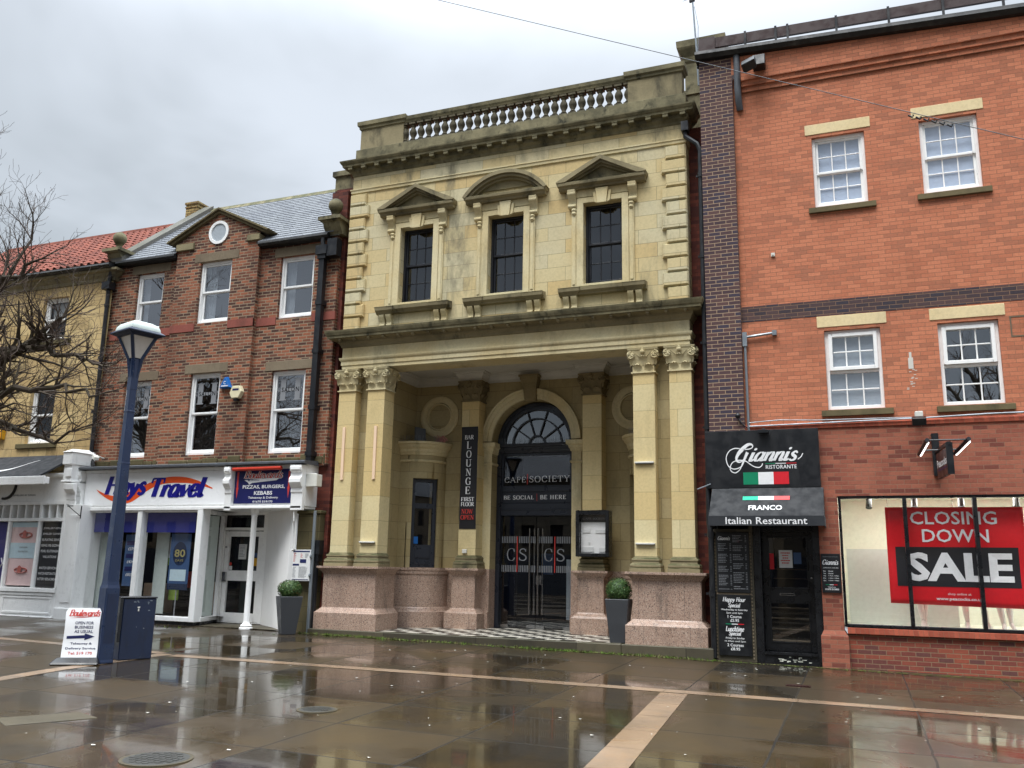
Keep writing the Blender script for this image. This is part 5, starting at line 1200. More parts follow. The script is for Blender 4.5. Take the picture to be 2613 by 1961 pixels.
sg_ = thing('travel_agent_sign', 'white fascia sign with blue italic lettering over an orange swoosh', 'sign', (-15.4, -.15, 3.2))
m = MB().box(-17.54, -13.3, -.165, -.14, 2.83, 3.6); part(m, 'panel', sg_, 'signwhite', bevel=.004)
m = MB(); n = 40; A, B = [], []
U = lambda px: -17.54+(px-115)/(1290-115)*(4.24); 
up_ = [(212, 318), (280, 345), (360, 362), (440, 352), (520, 318), (600, 282), (680, 245), (760, 215), (850, 199), (960, 200), (1060, 222), (1120, 245), (1180, 272)]
lo_ = [(212, 318), (250, 350), (320, 388), (400, 412), (480, 416), (540, 395), (600, 352), (660, 308), (730, 272), (820, 250), (960, 243), (1060, 252), (1180, 280)]
def zz_(px, py): return 3.6-(py-(200-(px-125)*.052))/(248)*.77+.0
up2 = crom([(U(a), zz_(a, b)) for a, b in up_], 4); lo2 = crom([(U(a), zz_(a, b)) for a, b in lo_], 4)
for i in range(len(up2)-1): m.face([(lo2[i][0], -.168, lo2[i][1]), (lo2[i+1][0], -.168, lo2[i+1][1]), (up2[i+1][0], -.168, up2[i+1][1]), (up2[i][0], -.168, up2[i][1])])
part(m, 'swoosh', sg_, 'orangesw')
m = MB().mat('blue_txt')
ST(m, 'Hays', U(288), U(645), zz_(500, 392), zz_(320, 214), -.172, .27, .1, .25, -.04); ST(m, 'Travel', U(680), U(1138), zz_(900, 356), zz_(1130, 190), -.172, .27, .1, .25, -.04)
part(m, 'lettering', sg_)
bs = thing('takeaway_sign', 'navy takeaway board for pizzas, burgers and kebabs with a red light bar', 'sign', (-12.3, -.15, 3.2))
m = MB().box(-13.08, -11.53, -.17, -.14, 2.84, 3.6); part(m, 'board', bs, 'blvd', bevel=.004)
m = MB().tube([(-13.05, -.3, 3.6), (-11.75, -.3, 3.61)], .045, 10); part(m, 'light_bar', bs, 'redrod', smooth=True)
m = MB(); m.tube([(-12.7, -.14, 3.64), (-12.7, -.3, 3.63)], .015, 6); m.tube([(-12.05, -.14, 3.64), (-12.05, -.3, 3.63)], .015, 6); part(m, 'bracket', bs, 'iron')
m = MB().mat('white_txt'); ST(m, 'Boulevards', -12.84, -11.78, 3.385, 3.575, -.173, .3, .16, .25, -.06)
m.prism([(-12.82, 3.36), (-11.84, 3.42), (-11.95, 3.35), (-12.6, 3.30), (-12.68, 3.26), (-12.72, 3.31)], -.172, -.1715)
T(m, 'PIZZAS, BURGERS,', -12.85, -11.72, 3.16, 3.25, -.173, .022); T(m, 'KEBABS', -12.53, -12.04, 3.03, 3.115, -.173, .022); T(m, 'Takeaway & Delivery', -12.68, -11.88, 2.93, 2.995, -.173, .01); T(m, '01670 519170', -12.55, -12.02, 2.855, 2.905, -.173, .01)
m.mat('red_txt'); ST(m, 'Boulevards', -12.83, -11.79, 3.395, 3.565, -.1765, .13, .05, .25, -.06)
for xa in (-13.0, -11.62): m.prism([(xa-.025, 3.55), (xa+.025, 3.55), (xa+.02, 3.2), (xa+.035, 3.2), (xa, 2.95), (xa-.035, 3.2), (xa-.02, 3.2)], -.173, -.171)
m.mat('navy_txt'); T(m, 'MORPETH', -12.72, -12.42, 3.335, 3.37, -.1745, .01)
part(m, 'lettering', bs)
a_ = thing('blue_alarm_box', 'blue triangular alarm box on brown brick between the salon windows', 'alarm box', (-13.73, .05, 5.6), 'alarm boxes')
m = MB().loft([[(-13.9, .08, 5.57), (-13.56, .08, 5.57), (-13.6, .08, 5.63), (-13.71, .08, 5.86), (-13.76, .08, 5.86), (-13.87, .08, 5.63)], [(-13.88, -.03, 5.59), (-13.58, -.03, 5.59), (-13.62, -.03, 5.64), (-13.72, -.03, 5.83), (-13.75, -.03, 5.83), (-13.85, -.03, 5.64)]]); part(m, 'case', a_, 'blue_al', bevel=.006)
m = MB(); T(m, 'C', -13.765, -13.7, 5.66, 5.74, -.032, .02); m.face([(-13.83, -.032, 5.61), (-13.63, -.032, 5.61), (-13.63, -.032, 5.635), (-13.83, -.032, 5.635)]); part(m, 'lettering', a_, 'white_txt')
a_ = thing('ivory_alarm_box', 'ivory six-sided alarm box on brown brick beside the blue triangular one', 'alarm box', (-13.39, .05, 5.45), 'alarm boxes')
hexa = [(-13.57, 5.44), (-13.5, 5.31), (-13.3, 5.31), (-13.22, 5.47), (-13.29, 5.61), (-13.5, 5.61)]
m = MB().loft([[(x, .08, z) for x, z in hexa], [(x*.97-13.39*.03, -.04, z*.97+5.46*.03) for x, z in hexa]]); part(m, 'case', a_, 'ivory', bevel=.01)
m = MB().mat('navy_txt'); m.face([(-13.48, -.042, 5.49), (-13.3, -.042, 5.49), (-13.3, -.042, 5.54), (-13.48, -.042, 5.54)]); m.mat('iron'); m.box(-13.44, -13.34, -.03, .06, 5.25, 5.3); part(m, 'label_plate', a_)
m = MB().box(-11.2, -10.94, -.12, .1, 3.21, 3.47); m.box(-11.215, -10.925, -.14, -.115, 3.195, 3.485); tag(part(m, 'junction_box', None, 'boxwhite', bevel=.01), 'square off-white box on the wall corner above the mossy stone pier', 'wall box')
sp_ = thing('mossy_stone_pier', 'narrow mossy stone pier between the white shop entrance and the cafe', 'pier', (-11.25, .2, .1))
m = MB().box(-11.52, -10.95, .12, .8, 0, 2.62); part(m, 'shaft', sp_, 'mossypier', bevel=.01); m = MB().box(-11.56, -10.92, .08, .8, 2.62, 2.7); part(m, 'cap', sp_, 'mossypier', bevel=.02)
t = thing('security_camera', 'small white security camera at the corner above the white cornice box', 'camera', (-17.35, -.1, 4.0))
m = MB().obox((-17.3, -.2, 4.0), (.1, -.06, -.04), (.03, .05, 0), (.01, 0, .04)); part(m, 'body', t, 'boxwhite', bevel=.008); m = MB().tube([(-17.4, .15, 4.02), (-17.36, -.1, 4.05)], .02, 6); part(m, 'bracket', t, 'boxwhite')

# ------------------------------------------------------------------ stone building with the red pantiles
lb = thing('stone_shop_building', 'golden stone building with a red pantile roof behind bare branches', 'building', (-21, .1, .17))
LW = .1
hs = [(-20.1, -19.2, 7.24, 8.42), (-20.14, -19.25, 4.47, 6.0), (-22.9, -22.0, 7.24, 8.42), (-22.94, -22.05, 4.47, 6.0)]
m = MB().wall(-26, -17.715, 3.6, 9.0, LW, hs, .22); part(m, 'front_wall', lb, 'leftstone')
for h in hs:
    up_w = h[2] > 6
    sash(lb, *h, LW+.1, 1, (1, 1), 'white', fr=.06, st=.05, mid=(h[2]+h[3])/2, gmat='glass', back='darkroom', curtain=[(h[0]+.1, h[1]-.1, h[2]+.6, h[3]-.1)] if up_w else None)
    m = MB().box(h[0]-.25, h[1]+.25, LW-.06, LW+.1, h[2]-.13, h[2]-.005); part(m, 'sill', lb, 'mossypier', bevel=.01)
m = MB().sweep([(-26, LW), (-17.66, LW), (-17.66, LW+.3)], [(0, 8.68), (.03, 8.7), (.04, 8.78), (.1, 8.84), (.12, 8.9), (.2, 8.92), (.2, 8.98), (0, 9.02)]); part(m, 'eaves_cornice', lb, 'halfweathered')
m = MB().prismx([(.1, 9.1), (-.12, 9.1), (-.2, 9.08), (-.22, 9.03), (-.14, 8.98), (.1, 8.99)], -26, -17.62); part(m, 'gutter', lb, 'gutter')
m = MB(); z0, z1, y0, y1 = 9.12, 11.62, -.1, 3.4; rows, cols = 13, 34; X0, X1 = -26.0, -17.75; tw = (X1-X0)/cols; SL = math.hypot(z1-z0, y1-y0); nyz = (-(z1-z0)/SL, (y1-y0)/SL)
prof = [(0, .0), (.12, .035), (.3, .055), (.48, .035), (.6, .0), (.8, -.012), (1, .0)]
for r_ in range(rows):
    for c_ in range(cols):
        ring_a, ring_b, ring_c = [], [], []
        for u, h in prof:
            x = X0+(c_+u)*tw
            for lst, t_, e_ in ((ring_a, r_/rows, .028), (ring_b, (r_+1)/rows, .0), (ring_c, r_/rows, -.0)):
                lst.append((x, y0+(y1-y0)*t_+nyz[0]*(h+e_), z0+(z1-z0)*t_+nyz[1]*(h+e_)))
        m.loft([ring_c, ring_a, ring_b], closed=False, cap=False)
rf = part(m, 'roof', lb, 'pantile')
m = MB().tube([(-26, y1, z1), (-17.7, y1, z1)], .11, 8); part(m, 'ridge_tiles', rf, 'pantile'); m = MB(); m.face([(-26, 3.4, 11.6), (-17.75, 3.4, 11.6), (-17.75, 6.8, 9.2), (-26, 6.8, 9.2)]); part(m, 'rear_slope', rf, 'pantile')
LY = -.45
m = MB().box(-26, -17.78, LY+.02, .3, 2.86, 3.58); m.box(-26, -17.5, LY-.02, LY+.02, 2.84, 2.93); m.prismx([(LY+.02, 3.5), (LY-.04, 3.53), (LY-.06, 3.6), (.2, 3.66)], -18.6, -17.9); part(m, 'fascia', lb, 'white', bevel=.008)
m = MB().box(-17.92, -17.62, LY-.15, .1, 3.8, 4.1); m.loft([[(-17.95, LY-.18, 4.1), (-17.59, LY-.18, 4.1), (-17.59, .1, 4.1), (-17.95, .1, 4.1)], [(-17.8, LY-.02, 4.19), (-17.74, LY-.02, 4.19), (-17.74, .1, 4.22), (-17.8, .1, 4.22)]]); m.box(-17.9, -17.64, LY-.1, .1, 3.42, 3.8); m.box(-17.93, -17.58, LY-.13, .1, 3.37, 3.42)
m.prismx([(LY, 2.93), (LY-.03, 2.95), (LY-.04, 3.1), (LY-.13, 3.2), (LY-.14, 3.33), (LY, 3.36)], -17.8, -17.5); m.box(-17.8, -17.61, LY-.135, LY-.09, 3.5, 3.7)
part(m, 'cornice_box', lb, 'white', bevel=.01)
m = MB().box(-17.66, -17.26, LY-.03, .2, .3, 2.84); m.box(-17.72, -17.2, LY-.06, .2, .12, .42); m.box(-17.8, -17.66, LY, .2, .1, 2.84); m.box(-17.6, -17.32, LY-.045, LY-.03, .55, 2.6)
part(m, 'pilaster', lb, 'white', bevel=.01)
m = MB().box(-26, -17.8, LY-.05, .1, .76, .86); m.box(-26, -17.8, LY, .1, .14, .76); m.box(-26, -17.8, LY-.03, LY, .1, .2); m.box(-26, -17.86, LY-.025, LY, .68, .74); m.ring(-19.5, -17.9, .25, .66, LY-.015, LY, .05)
m.box(-26, -17.8, LY-.03, .0, 2.44, 2.52)
for x in (-17.8, -18.58, -19.58, -20.6, -22, -24): m.box(x-.035, x+.035, LY-.025, 0, .86, 2.84)
for i in range(16): m.box(-17.8-.26*i-.018, -17.8-.26*i+.018, LY-.01, 0, 2.52, 2.84)
part(m, 'shop_window', lb, 'white', bevel=.006)
m = MB(); m.face([(-26, LY+.03, .86), (-17.8, LY+.03, .86), (-17.8, LY+.03, 2.84), (-26, LY+.03, 2.84)]); part(m, 'shop_pane', lb, 'glass')
m = MB().mat('greyblind'); m.box(-26, -17.8, .25, .27, 2.56, 2.9); m.mat('darkroom'); m.box(-26, -17.8, .6, .62, .1, 3); part(m, 'shop_interior', lb)
m = MB().mat('poster_pink'); m.box(-19.54, -18.62, LY+.06, LY+.07, .9, 2.42); m.mat('poster_pale'); m.box(-19.54, -18.62, LY+.052, LY+.06, 1.55, 1.92); m.box(-19.54, -18.62, LY+.052, LY+.06, 2.3, 2.42); m.mat('greytxt'); T(m, 'YOUR DESIGN', -19.22, -18.95, 1.79, 1.83, LY+.05, .02); T(m, 'OUR CREATION', -19.25, -18.93, 1.69, 1.73, LY+.05, .02)
m.mat('rosegold')
for xc, zc_ in ((-19.05, 2.13), (-19.08, 1.28)):
    m.tube([(xc+.2*math.cos(R(a)), LY+.045, zc_-.02+.06*math.sin(R(a))) for a in range(0, 361, 20)], .018, 5); m.face([(xc-.03+.07*math.cos(i*.785), LY+.03, zc_+.1*math.sin(i*.785)) for i in range(8)])
part(m, 'ring_poster', lb)
m = MB().mat('bannerblack'); m.box(-18.54, -17.84, LY+.06, LY+.07, .88, 2.42); m.mat('white_txt')
for i, s_ in enumerate(('JEWELLERY REPAIR', 'JEWELLERY CLEANING', 'RE-PLATING SERVICE', 'RING RE-SIZING', 'PEARL RE-STRINGING', 'VALUATIONS')): w = min(.31, .022*len(s_)); T(m, s_, -18.19-w, -18.19+w, 2.24-.135*i, 2.30-.135*i, LY+.055, .015)
for i, s_ in enumerate(('WATCH SERVICING', 'WATCH RESTORATION', 'BATTERY REPLACEMENT')): w = min(.31, .02*len(s_)); T(m, s_, -18.19-w, -18.19+w, 1.30-.13*i, 1.36-.13*i, LY+.055, .015)
part(m, 'service_list', lb)
m = MB().mat('purple'); m.box(-20.55, -19.64, LY+.06, LY+.07, .88, 2.42); m.mat('white_txt'); m.tube([(-19.85, LY+.05, 1.25), (-19.72, LY+.05, 1.42), (-19.78, LY+.05, 1.55)], .02, 4); part(m, 'violet_poster', lb)
m = MB(); T(m, 'JEWELLERY BY DESIGN', -19.62, -18.86, 3.05, 3.1, LY+.01, .01); m.tube([(-19.9+.35*math.cos(R(a)), LY+.0, 3.35+.35*math.sin(R(a))) for a in range(-100, 30, 12)], .035, 6); part(m, 'fascia_lettering', lb, 'iron')
m = MB().tube([(-17.66, LY-.07, 2.8), (-17.24, LY-.3, 2.78)], .012, 5); m.tube([(-17.25, LY-.04, 2.8), (-17.25, LY-.04, 2.5)], .014, 5); m.tube([(-17.25, LY-.04, 2.55), (-17.5, LY-.2, 2.79)], .01, 5); part(m, 'iron_bracket', lb, 'iron')
aw = thing('black_awning', 'sloping black shop awning with a white front bar below the stone building', 'awning', (-21, -.5, 3.7))
m = MB().prismx([(.04, 4.13), (-1.0, 3.5), (-1.0, 3.46), (.04, 4.06)], -26, -18.15); part(m, 'canopy', aw, 'fabric'); m = MB().box(-26, -17.92, -1.06, -1.0, 3.28, 3.48); m.box(-17.98, -17.92, -1.02, -.9, 3.3, 3.46); part(m, 'front_bar', aw, 'white', bevel=.01)
m = MB(); P = crom([(-20.2, 3.74), (-19.95, 3.66), (-19.55, 3.72), (-19.25, 3.9), (-19.1, 3.98)], 5)
for i in range(len(P)-1):
    def pt(p, o): z = p[1]+o; return (p[0], -1.0+(z-3.5)/(.63)*1.04-.006, z+.004)
    w0, w1 = .035*(1-i/22), .035*(1-(i+1)/22); m.face([pt(P[i], -w0), pt(P[i+1], -w1), pt(P[i+1], w1), pt(P[i], w0)])
part(m, 'lettering', aw, 'white_txt')
t = thing('yellow_alarm_box', 'yellow alarm box on golden stone at the left edge above the awning', 'alarm box', (-21, .05, 4.75), 'alarm boxes'); m = MB().loft([[(-21.3, .1, 4.6), (-20.86, .1, 4.6), (-20.83, .1, 4.88), (-21.3, .1, 4.88)], [(-21.27, -.02, 4.63), (-20.89, -.02, 4.63), (-20.86, -.02, 4.85), (-21.27, -.02, 4.85)]]); part(m, 'case', t, 'yellow', bevel=.01)
m = MB(); m.box(-21.1, -20.95, -.025, -.021, 4.7, 4.78); part(m, 'label_plate', t, 'signblack')
# ------------------------------------------------------------------ modern orange brick block
rb = thing('orange_brick_building', 'modern orange brick building with white windows above a closing shop', 'building', (1, .1, -.05))
RY = .12
wins = [(-.38, .56, 8.33, 9.76), (1.50, 2.46, 8.34, 9.78), (-.35, .6, 4.43, 5.91), (1.53, 2.48, 4.42, 5.89), (4.2, 5.15, 8.34, 9.78), (4.2, 5.15, 4.42, 5.89)]
m = MB().wall(-1.82, 7.2, 4.15, 11.3, RY, wins, .16); part(m, 'upper_wall', rb, 'orange')
m = MB()
for i, z in enumerate((10.945, 11.055, 11.165)): m.box(-1.64, 7.2, RY-.042*(i+1), RY, z, 11.32 if i == 2 else z+.11)
part(m, 'corbel_courses', rb, 'orange')
m = MB().wall(-1.82, 7.2, 2.9, 4.15, RY-.035, (), .1); m.box(-1.82, 7.2, RY-.035, RY+.2, 2.88, 2.9); part(m, 'lower_wall', rb, 'redlow')
m = MB().prismx([(RY, 4.10), (RY-.06, 4.10), (RY-.065, 4.16), (RY-.03, 4.2), (RY, 4.21)], -1.82, 7.2); part(m, 'brick_ledge', rb, 'soldier')
m = MB().box(-2.46, -1.815, 0, 1.0, 2.3, 11.8); part(m, 'dark_pier', rb, 'dark')
m = MB().box(-1.815, 7.2, RY-.006, RY+.02, 6.19, 6.49); part(m, 'dark_band', rb, 'darkband')
for i, h in enumerate(wins):
    low = h[2] < 6; x0, x1, z0, z1 = h; y = RY+.07
    if not low:
        w = sash(rb, x0, x1, z0, z1, y, 3, (2, 2), 'pvc', fr=.055, st=.045, gb=.022, gmat='reflglass', back='darkroom')
        m = MB(); m.face([(x0+.03, y+.108, z0+.03), (x1-.03, y+.108, z0+.03), (x1-.03, y+.108, z1-.03), (x0+.03, y+.108, z1-.03)]); part(m, 'blind', w, 'blind')
    else:
        mid = z0+.75
        m = MB().ring(x0, x1, z0, z1, y, y+.12, .06, .07, .06); m.ring(x0+.06, x1-.06, mid-.02, z1-.06, y-.03, y+.09, .065); m.box(x0+.06, x1-.06, y+.01, y+.1, mid-.07, mid-.02)
        def gbars(a, b, c, d, yy):
            for k in (1, 2): xx = a+(b-a)*k/3; m.box(xx-.012, xx+.012, yy, yy+.02, c, d)
            for k in range(3): m.box(a+(b-a)*k/3+.012, a+(b-a)*(k+1)/3-.012, yy, yy+.02, (c+d)/2-.012, (c+d)/2+.012)
        gbars(x0+.125, x1-.125, mid+.045, z1-.125, y+.02); gbars(x0+.06, x1-.06, z0+.07, mid-.07, y+.04)
        w = part(m, 'window', rb, 'pvc', bevel=.006)
        m = MB(); m.face([(x0+.12, y+.035, mid+.04), (x1-.12, y+.035, mid+.04), (x1-.12, y+.035, z1-.12), (x0+.12, y+.035, z1-.12)]); m.face([(x0+.06, y+.055, z0+.07), (x1-.06, y+.055, z0+.07), (x1-.06, y+.055, mid-.06), (x0+.06, y+.055, mid-.06)]); part(m, 'pane', w, 'reflglass' if i == 2 else 'skyglass')
        m = MB(); yy = y+.09 if i == 2 else y+.5
        m.face([(x0, yy, z0), (x1, yy, z0), (x1, yy, z1), (x0, yy, z1)]); m.face([(x0, y+.12, z0), (x0, yy, z0), (x0, yy, z1), (x0, y+.12, z1)]); m.face([(x1, y+.12, z0), (x1, yy, z0), (x1, yy, z1), (x1, y+.12, z1)]); m.face([(x0, y+.12, z1), (x1, y+.12, z1), (x1, yy, z1), (x0, yy, z1)])
        part(m, 'blind' if i == 2 else 'interior', w, 'greyblind' if i == 2 else 'darkroom')
    m = MB().box(x0-.115, x1+.115, RY-.012, RY+.12, z1+.06, z1+.27); part(m, 'lintel', rb, 'newlintel', bevel=.006)
    m = MB().prismx([(RY+.1, z0-.005), (RY-.06, z0-.02), (RY-.06, z0-.125), (RY+.1, z0-.125)], x0-.115, x1+.13); part(m, 'sill', rb, 'sillstone', bevel=.006)
def slx(x): return (x+2.5)/5.85        # the gutter runs with a slight fall to the right
m = MB(); P = [(.15, .0), (-.1, .0), (-.16, -.03), (-.17, -.1), (-.1, -.17), (.1, -.19), (.1, -.24), (.15, -.24)]
m.loft([[(-2.52, y, 11.93+z) for y, z in P], [(7.2, y, 11.93-.27*slx(7.2)+z*1.25) for y, z in P]]); part(m, 'gutter', rb, 'gutter')
m = MB(); m.face([(-2.5, .1, 11.86), (7.2, .1, 11.5), (7.2, 5, 13.2), (-2.5, 5, 13.2)]); m.face([(-2.5, .1, 11.86), (-2.5, 5, 13.2), (-2.5, 5, 9), (-2.5, .1, 9)]); part(m, 'roof', rb, 'slate') if False else None
m = MB(); m.face([(-1.82, -.0065, 11.318), (7.2, -.0065, 11.318), (7.2, -.0065, 11.42), (-1.82, -.0065, 11.8)]); part(m, 'wall_head', rb, 'orange')
m = MB(); m.loft([[(-2.16, y, z) for y, z in ((.28, 12.2), (.28, 12.42), (.34, 12.42), (.34, 12.2))], [(7.2, y, z-.26) for y, z in ((.28, 12.2), (.28, 12.42), (.34, 12.42), (.34, 12.2))]]); m.box(-2.5, -2.16, .25, .7, 12.05, 12.44)
rl = part(m, 'fascia_rail', rb, 'rail')
for x in (-1.55, -.95, -.72, .2, 1.15, 2.1, 3.1, 4.1, 5.1): z = 12.44-.26*(x+2.16)/9.4; m = MB().box(x-.022, x+.022, .24, .28, 11.75, z-.01); part(m, 'rail_bracket', rb, 'iron')
m = MB(); m.loft([[(-2.1, .6, 11.8), (-2.1, 3.5, 12.2)], [(7.2, .6, 11.5), (7.2, 3.5, 12.1)]], closed=False, cap=False); part(m, 'flat_roof', rb, 'lead')
m = MB().tube([(-1.71, -.02, 11.75), (-1.71, -.02, 11.0), (-1.70, -.0, 10.75), (-1.69, .1, 10.58)], .065, 12); part(m, 'overflow_pipe', rb, 'lead', smooth=True)
m = MB().tube([(-1.75, .06, 4.1), (-1.76, .06, 5.75)], .025, 8); m.box(-1.8, -1.72, .02, .1, 5.7, 5.97); m.tube([(-1.74, .06, 5.88), (-1.2, .07, 5.93)], .025, 8); m.box(-1.26, -1.18, .03, .12, 5.88, 5.97); part(m, 'conduit', rb, 'galv')
m = MB().tube([(-1.74, .04, 4.24), (-1.2, .035, 4.27), (-.6, .035, 4.24), (.2, .035, 4.23), (1.0, .035, 4.22)], .009, 5); m.tube([(-1.74, .03, 4.17), (0, .03, 4.19), (1.1, .03, 4.2), (2.2, .03, 4.23), (7.2, .03, 4.25)], .014, 5); part(m, 'cable_run', rb, 'galv')
m = MB(); rr = random.Random(2)
m.box(1.02, 1.1, RY-.004, RY, 5.1, 5.3); m.box(1.04, 1.08, RY-.004, RY, 5.3, 5.4)
for i in range(14): a = rr.uniform(-.08, .08); z = rr.uniform(4.72, 5.08); m.box(1.06+a-.02, 1.06+a+.02, RY-.003, RY, z, z+.012)
part(m, 'bleached_patch', rb, 'litter')
m = MB().ring(2.65, 3.3, 5.55, 5.92, RY-.006, RY, .025); part(m, 'old_sign_mark', rb, 'lintel')
# shop window
sx0, sx1, sz0, sz1 = -.28, 6.4, .66, 2.895
m = MB().ring(sx0, sx1, sz0, sz1, RY-.02, RY+.12, .045, .05, .06)
for x in (.79, 1.865, 2.98, 4.1, 5.2): m.box(x-.032, x+.032, RY-.03, RY+.12, sz0+.05, sz1-.06)
part(m, 'shop_window_frame', rb, 'black', bevel=.006)
m = MB(); m.face([(sx0, RY+.05, sz0), (sx1, RY+.05, sz0), (sx1, RY+.05, sz1), (sx0, RY+.05, sz1)]); part(m, 'shop_pane', rb, 'shopglass')
m = MB().mat('cream'); yb2 = 2.4
m.face([(sx0-.02, yb2, .6), (sx1, yb2, .6), (sx1, yb2, 3.1), (sx0-.02, yb2, 3.1)]); m.face([(sx0-.02, RY+.1, .6), (sx0-.02, yb2, .6), (sx0-.02, yb2, 3.1), (sx0-.02, RY+.1, 3.1)]); m.face([(sx1, RY+.1, .6), (sx1, yb2, .6), (sx1, yb2, 3.1), (sx1, RY+.1, 3.1)])
m.face([(sx0, RY+.1, .66), (sx1, RY+.1, .66), (sx1, yb2, .66), (sx0, yb2, .66)]); m.face([(sx0, RY+.1, 2.98), (sx1, RY+.1, 2.98), (sx1, yb2, 2.98), (sx0, yb2, 2.98)])
m.mat('frostpanel'); m.box(-.2, 1.6, 1.3, 1.33, .66, 2.0)
part(m, 'shop_interior', rb)
m = MB()
for x in (.45, 1.38, 2.3, 3.3, 4.3): m.box(x-.22, x+.22, .75, 1.15, 2.965, 2.978)
part(m, 'ceiling_panel', rb, 'lamp_on')
m = MB().box(-.24, 7.2, RY-.02, RY+.3, -.25, .555); part(m, 'stall_riser', rb, 'riser')
m = MB().prismx([(RY+.2, .66), (RY-.08, .645), (RY-.085, .555), (RY+.2, .555)], -.24, 7.2); part(m, 'brick_sill', rb, 'soldier')
m = MB().box(-.62, -.29, 0, .4, .56, 2.9); m.box(-.67, -.23, -.045, .4, -.2, .5); m.loft([[(-.67, -.045, .5), (-.23, -.045, .5), (-.23, .4, .5), (-.67, .4, .5)], [(-.62, 0, .6), (-.29, 0, .6), (-.29, .4, .6), (-.62, .4, .6)]]); m.box(-.62, -.29, .02, .4, 2.9, 2.905); part(m, 'brick_pilaster', rb, 'redlow')
m = MB().box(-2.46, -1.75, .0, .5, -.1, 2.4); part(m, 'boarded_pier', rb, 'step')
# restaurant door
m = MB().box(-1.75, -1.62, .02, .5, -.1, 2.6); m.box(-.74, -.62, .02, .5, -.1, 2.6); m.box(-1.62, -.74, .1, .5, 2.26, 2.6); part(m, 'door_frame', rb, 'black', bevel=.006)
m = MB().box(-1.62, -.74, .02, .5, -.12, .17); m.box(-1.62, -.74, -.01, .12, .15, .19); part(m, 'door_step', rb, 'black')
m = MB(); m.box(-1.33, -.86, .017, .02, .09, .12); rr = random.Random(9)
m = MB()
for i in range(16): x = rr.uniform(-1.35, -.8); z = rr.uniform(.03, .13); w = rr.uniform(.008, .05); m.box(x-w, x+w, .016, .0195, z, z+rr.uniform(.006, .016))
part(m, 'chipped_paint', rb, 'cream')
m = MB().ring(-1.62, -.74, .19, 2.26, .26, .31, .11, .16, .1); m.box(-1.51, -.85, .26, .31, 1.02, 1.28); m.ring(-1.53, -.83, .33, 1.04, .25, .26, .03); m.ring(-1.53, -.83, 1.26, 2.18, .25, .26, .03); dr = part(m, 'door', rb, 'black', bevel=.005)
m = MB(); m.face([(-1.51, .29, .35), (-.85, .29, .35), (-.85, .29, 1.02), (-1.51, .29, 1.02)]); m.face([(-1.51, .29, 1.28), (-.85, .29, 1.28), (-.85, .29, 2.16), (-1.51, .29, 2.16)]); part(m, 'pane', dr, 'glass')
m = MB(); m.ring(-1.34, -1.09, 1.15, 1.19, .25, .26, .008); m.tube([(-.79, .26, 1.46), (-.79, .235, 1.46)], .016, 8); part(m, 'letterbox', dr, 'chrome')
m = MB().mat('paper'); m.box(-1.33, -1.10, .275, .28, 1.63, 1.94); m.mat('red_txt'); textlines(m, -1.31, -1.13, 1.68, 1.9, .273, 5, .45, 4, align='c'); m.mat('teal'); m.box(-1.08, -.95, .28, .284, 1.7, 1.9); m.mat('red_f'); m.box(-1.5, -1.42, .28, .284, 1.6, 1.88); part(m, 'door_notices', dr)
m = MB().mat('darkroom'); m.face([(-1.7, 2.6, 0), (-.6, 2.6, 0), (-.6, 2.6, 3), (-1.7, 2.6, 3)]); m.face([(-1.62, .31, 0), (-1.62, 2.6, 0), (-1.62, 2.6, 3), (-1.62, .31, 3)]); m.face([(-.74, .31, 0), (-.74, 2.6, 0), (-.74, 2.6, 3), (-.74, .31, 3)])
for i in range(8):
    m.mat('room'); m.box(-1.6, -.76, .55+.25*i, .8+.25*i, .18, .36+.18*i-.02); m.mat('lintel'); m.box(-1.6, -.76, .53+.25*i, .8+.25*i, .36+.18*i-.018, .36+.18*i)
part(m, 'staircase', rb)

def flag(m, x0, x1, z0, z1, y, a='green_f', c='red_f', put=None):
    put = put or onwall(y); w = (x1-x0)/3
    for i, mm in enumerate((a, 'white_txt', c)): m.mat(mm); m.face([put(x0+w*i, z0, 0), put(x0+w*(i+1), z0, 0), put(x0+w*(i+1), z1, 0), put(x0+w*i, z1, 0)])
gs = thing('restaurant_sign', 'square black restaurant sign with white script and a tricolour flag', 'sign', (-1.54, -.08, 3.5))
m = MB().box(-2.53, -.54, -.1, .0, 3.03, 4.08); part(m, 'board', gs, 'signblack', bevel=.004)
m = MB().mat('white_txt')
GX = lambda px: -2.16+(px-180)/(1890-180)*1.35; GZ = lambda py: 3.83-(py-70)/(905-70)*.755
def pen(pts, wf, k=0):
    q = crom(pts, 6); n = len(m.v)
    for i, p in enumerate(q):
        a, b = q[max(0, i-1)], q[min(len(q)-1, i+1)]; d = (b[0]-a[0], b[1]-a[1]); L = math.hypot(*d) or 1; w = wf(i/(len(q)-1), d[1]/L)/2
        for sg in (1, -1): m.v.append((GX(p[0]-sg*d[1]/L*w), -.104-k, GZ(p[1]+sg*d[0]/L*w)))
    for i in range(len(q)-1): m.f.append([n+2*i, n+2*i+1, n+2*i+3, n+2*i+2]); m.mi.append(m.cur)
pen([(590, 180), (700, 178), (780, 150), (790, 105), (745, 80), (670, 95), (560, 175), (465, 270), (420, 360), (445, 425), (520, 430), (590, 370), (660, 260)], lambda t, dy: 22+62*max(0, min(1, 1-abs(t-.52)*3.2)))
pen([(672, 240), (620, 340), (560, 460), (530, 520)], lambda t, dy: 70-45*t, .0005)
pen([(535, 510), (480, 595), (390, 648), (300, 620), (272, 540), (330, 440), (450, 400), (560, 405), (640, 425), (720, 480), (820, 535), (920, 550), (980, 515), (998, 470)], lambda t, dy: 20, .001)
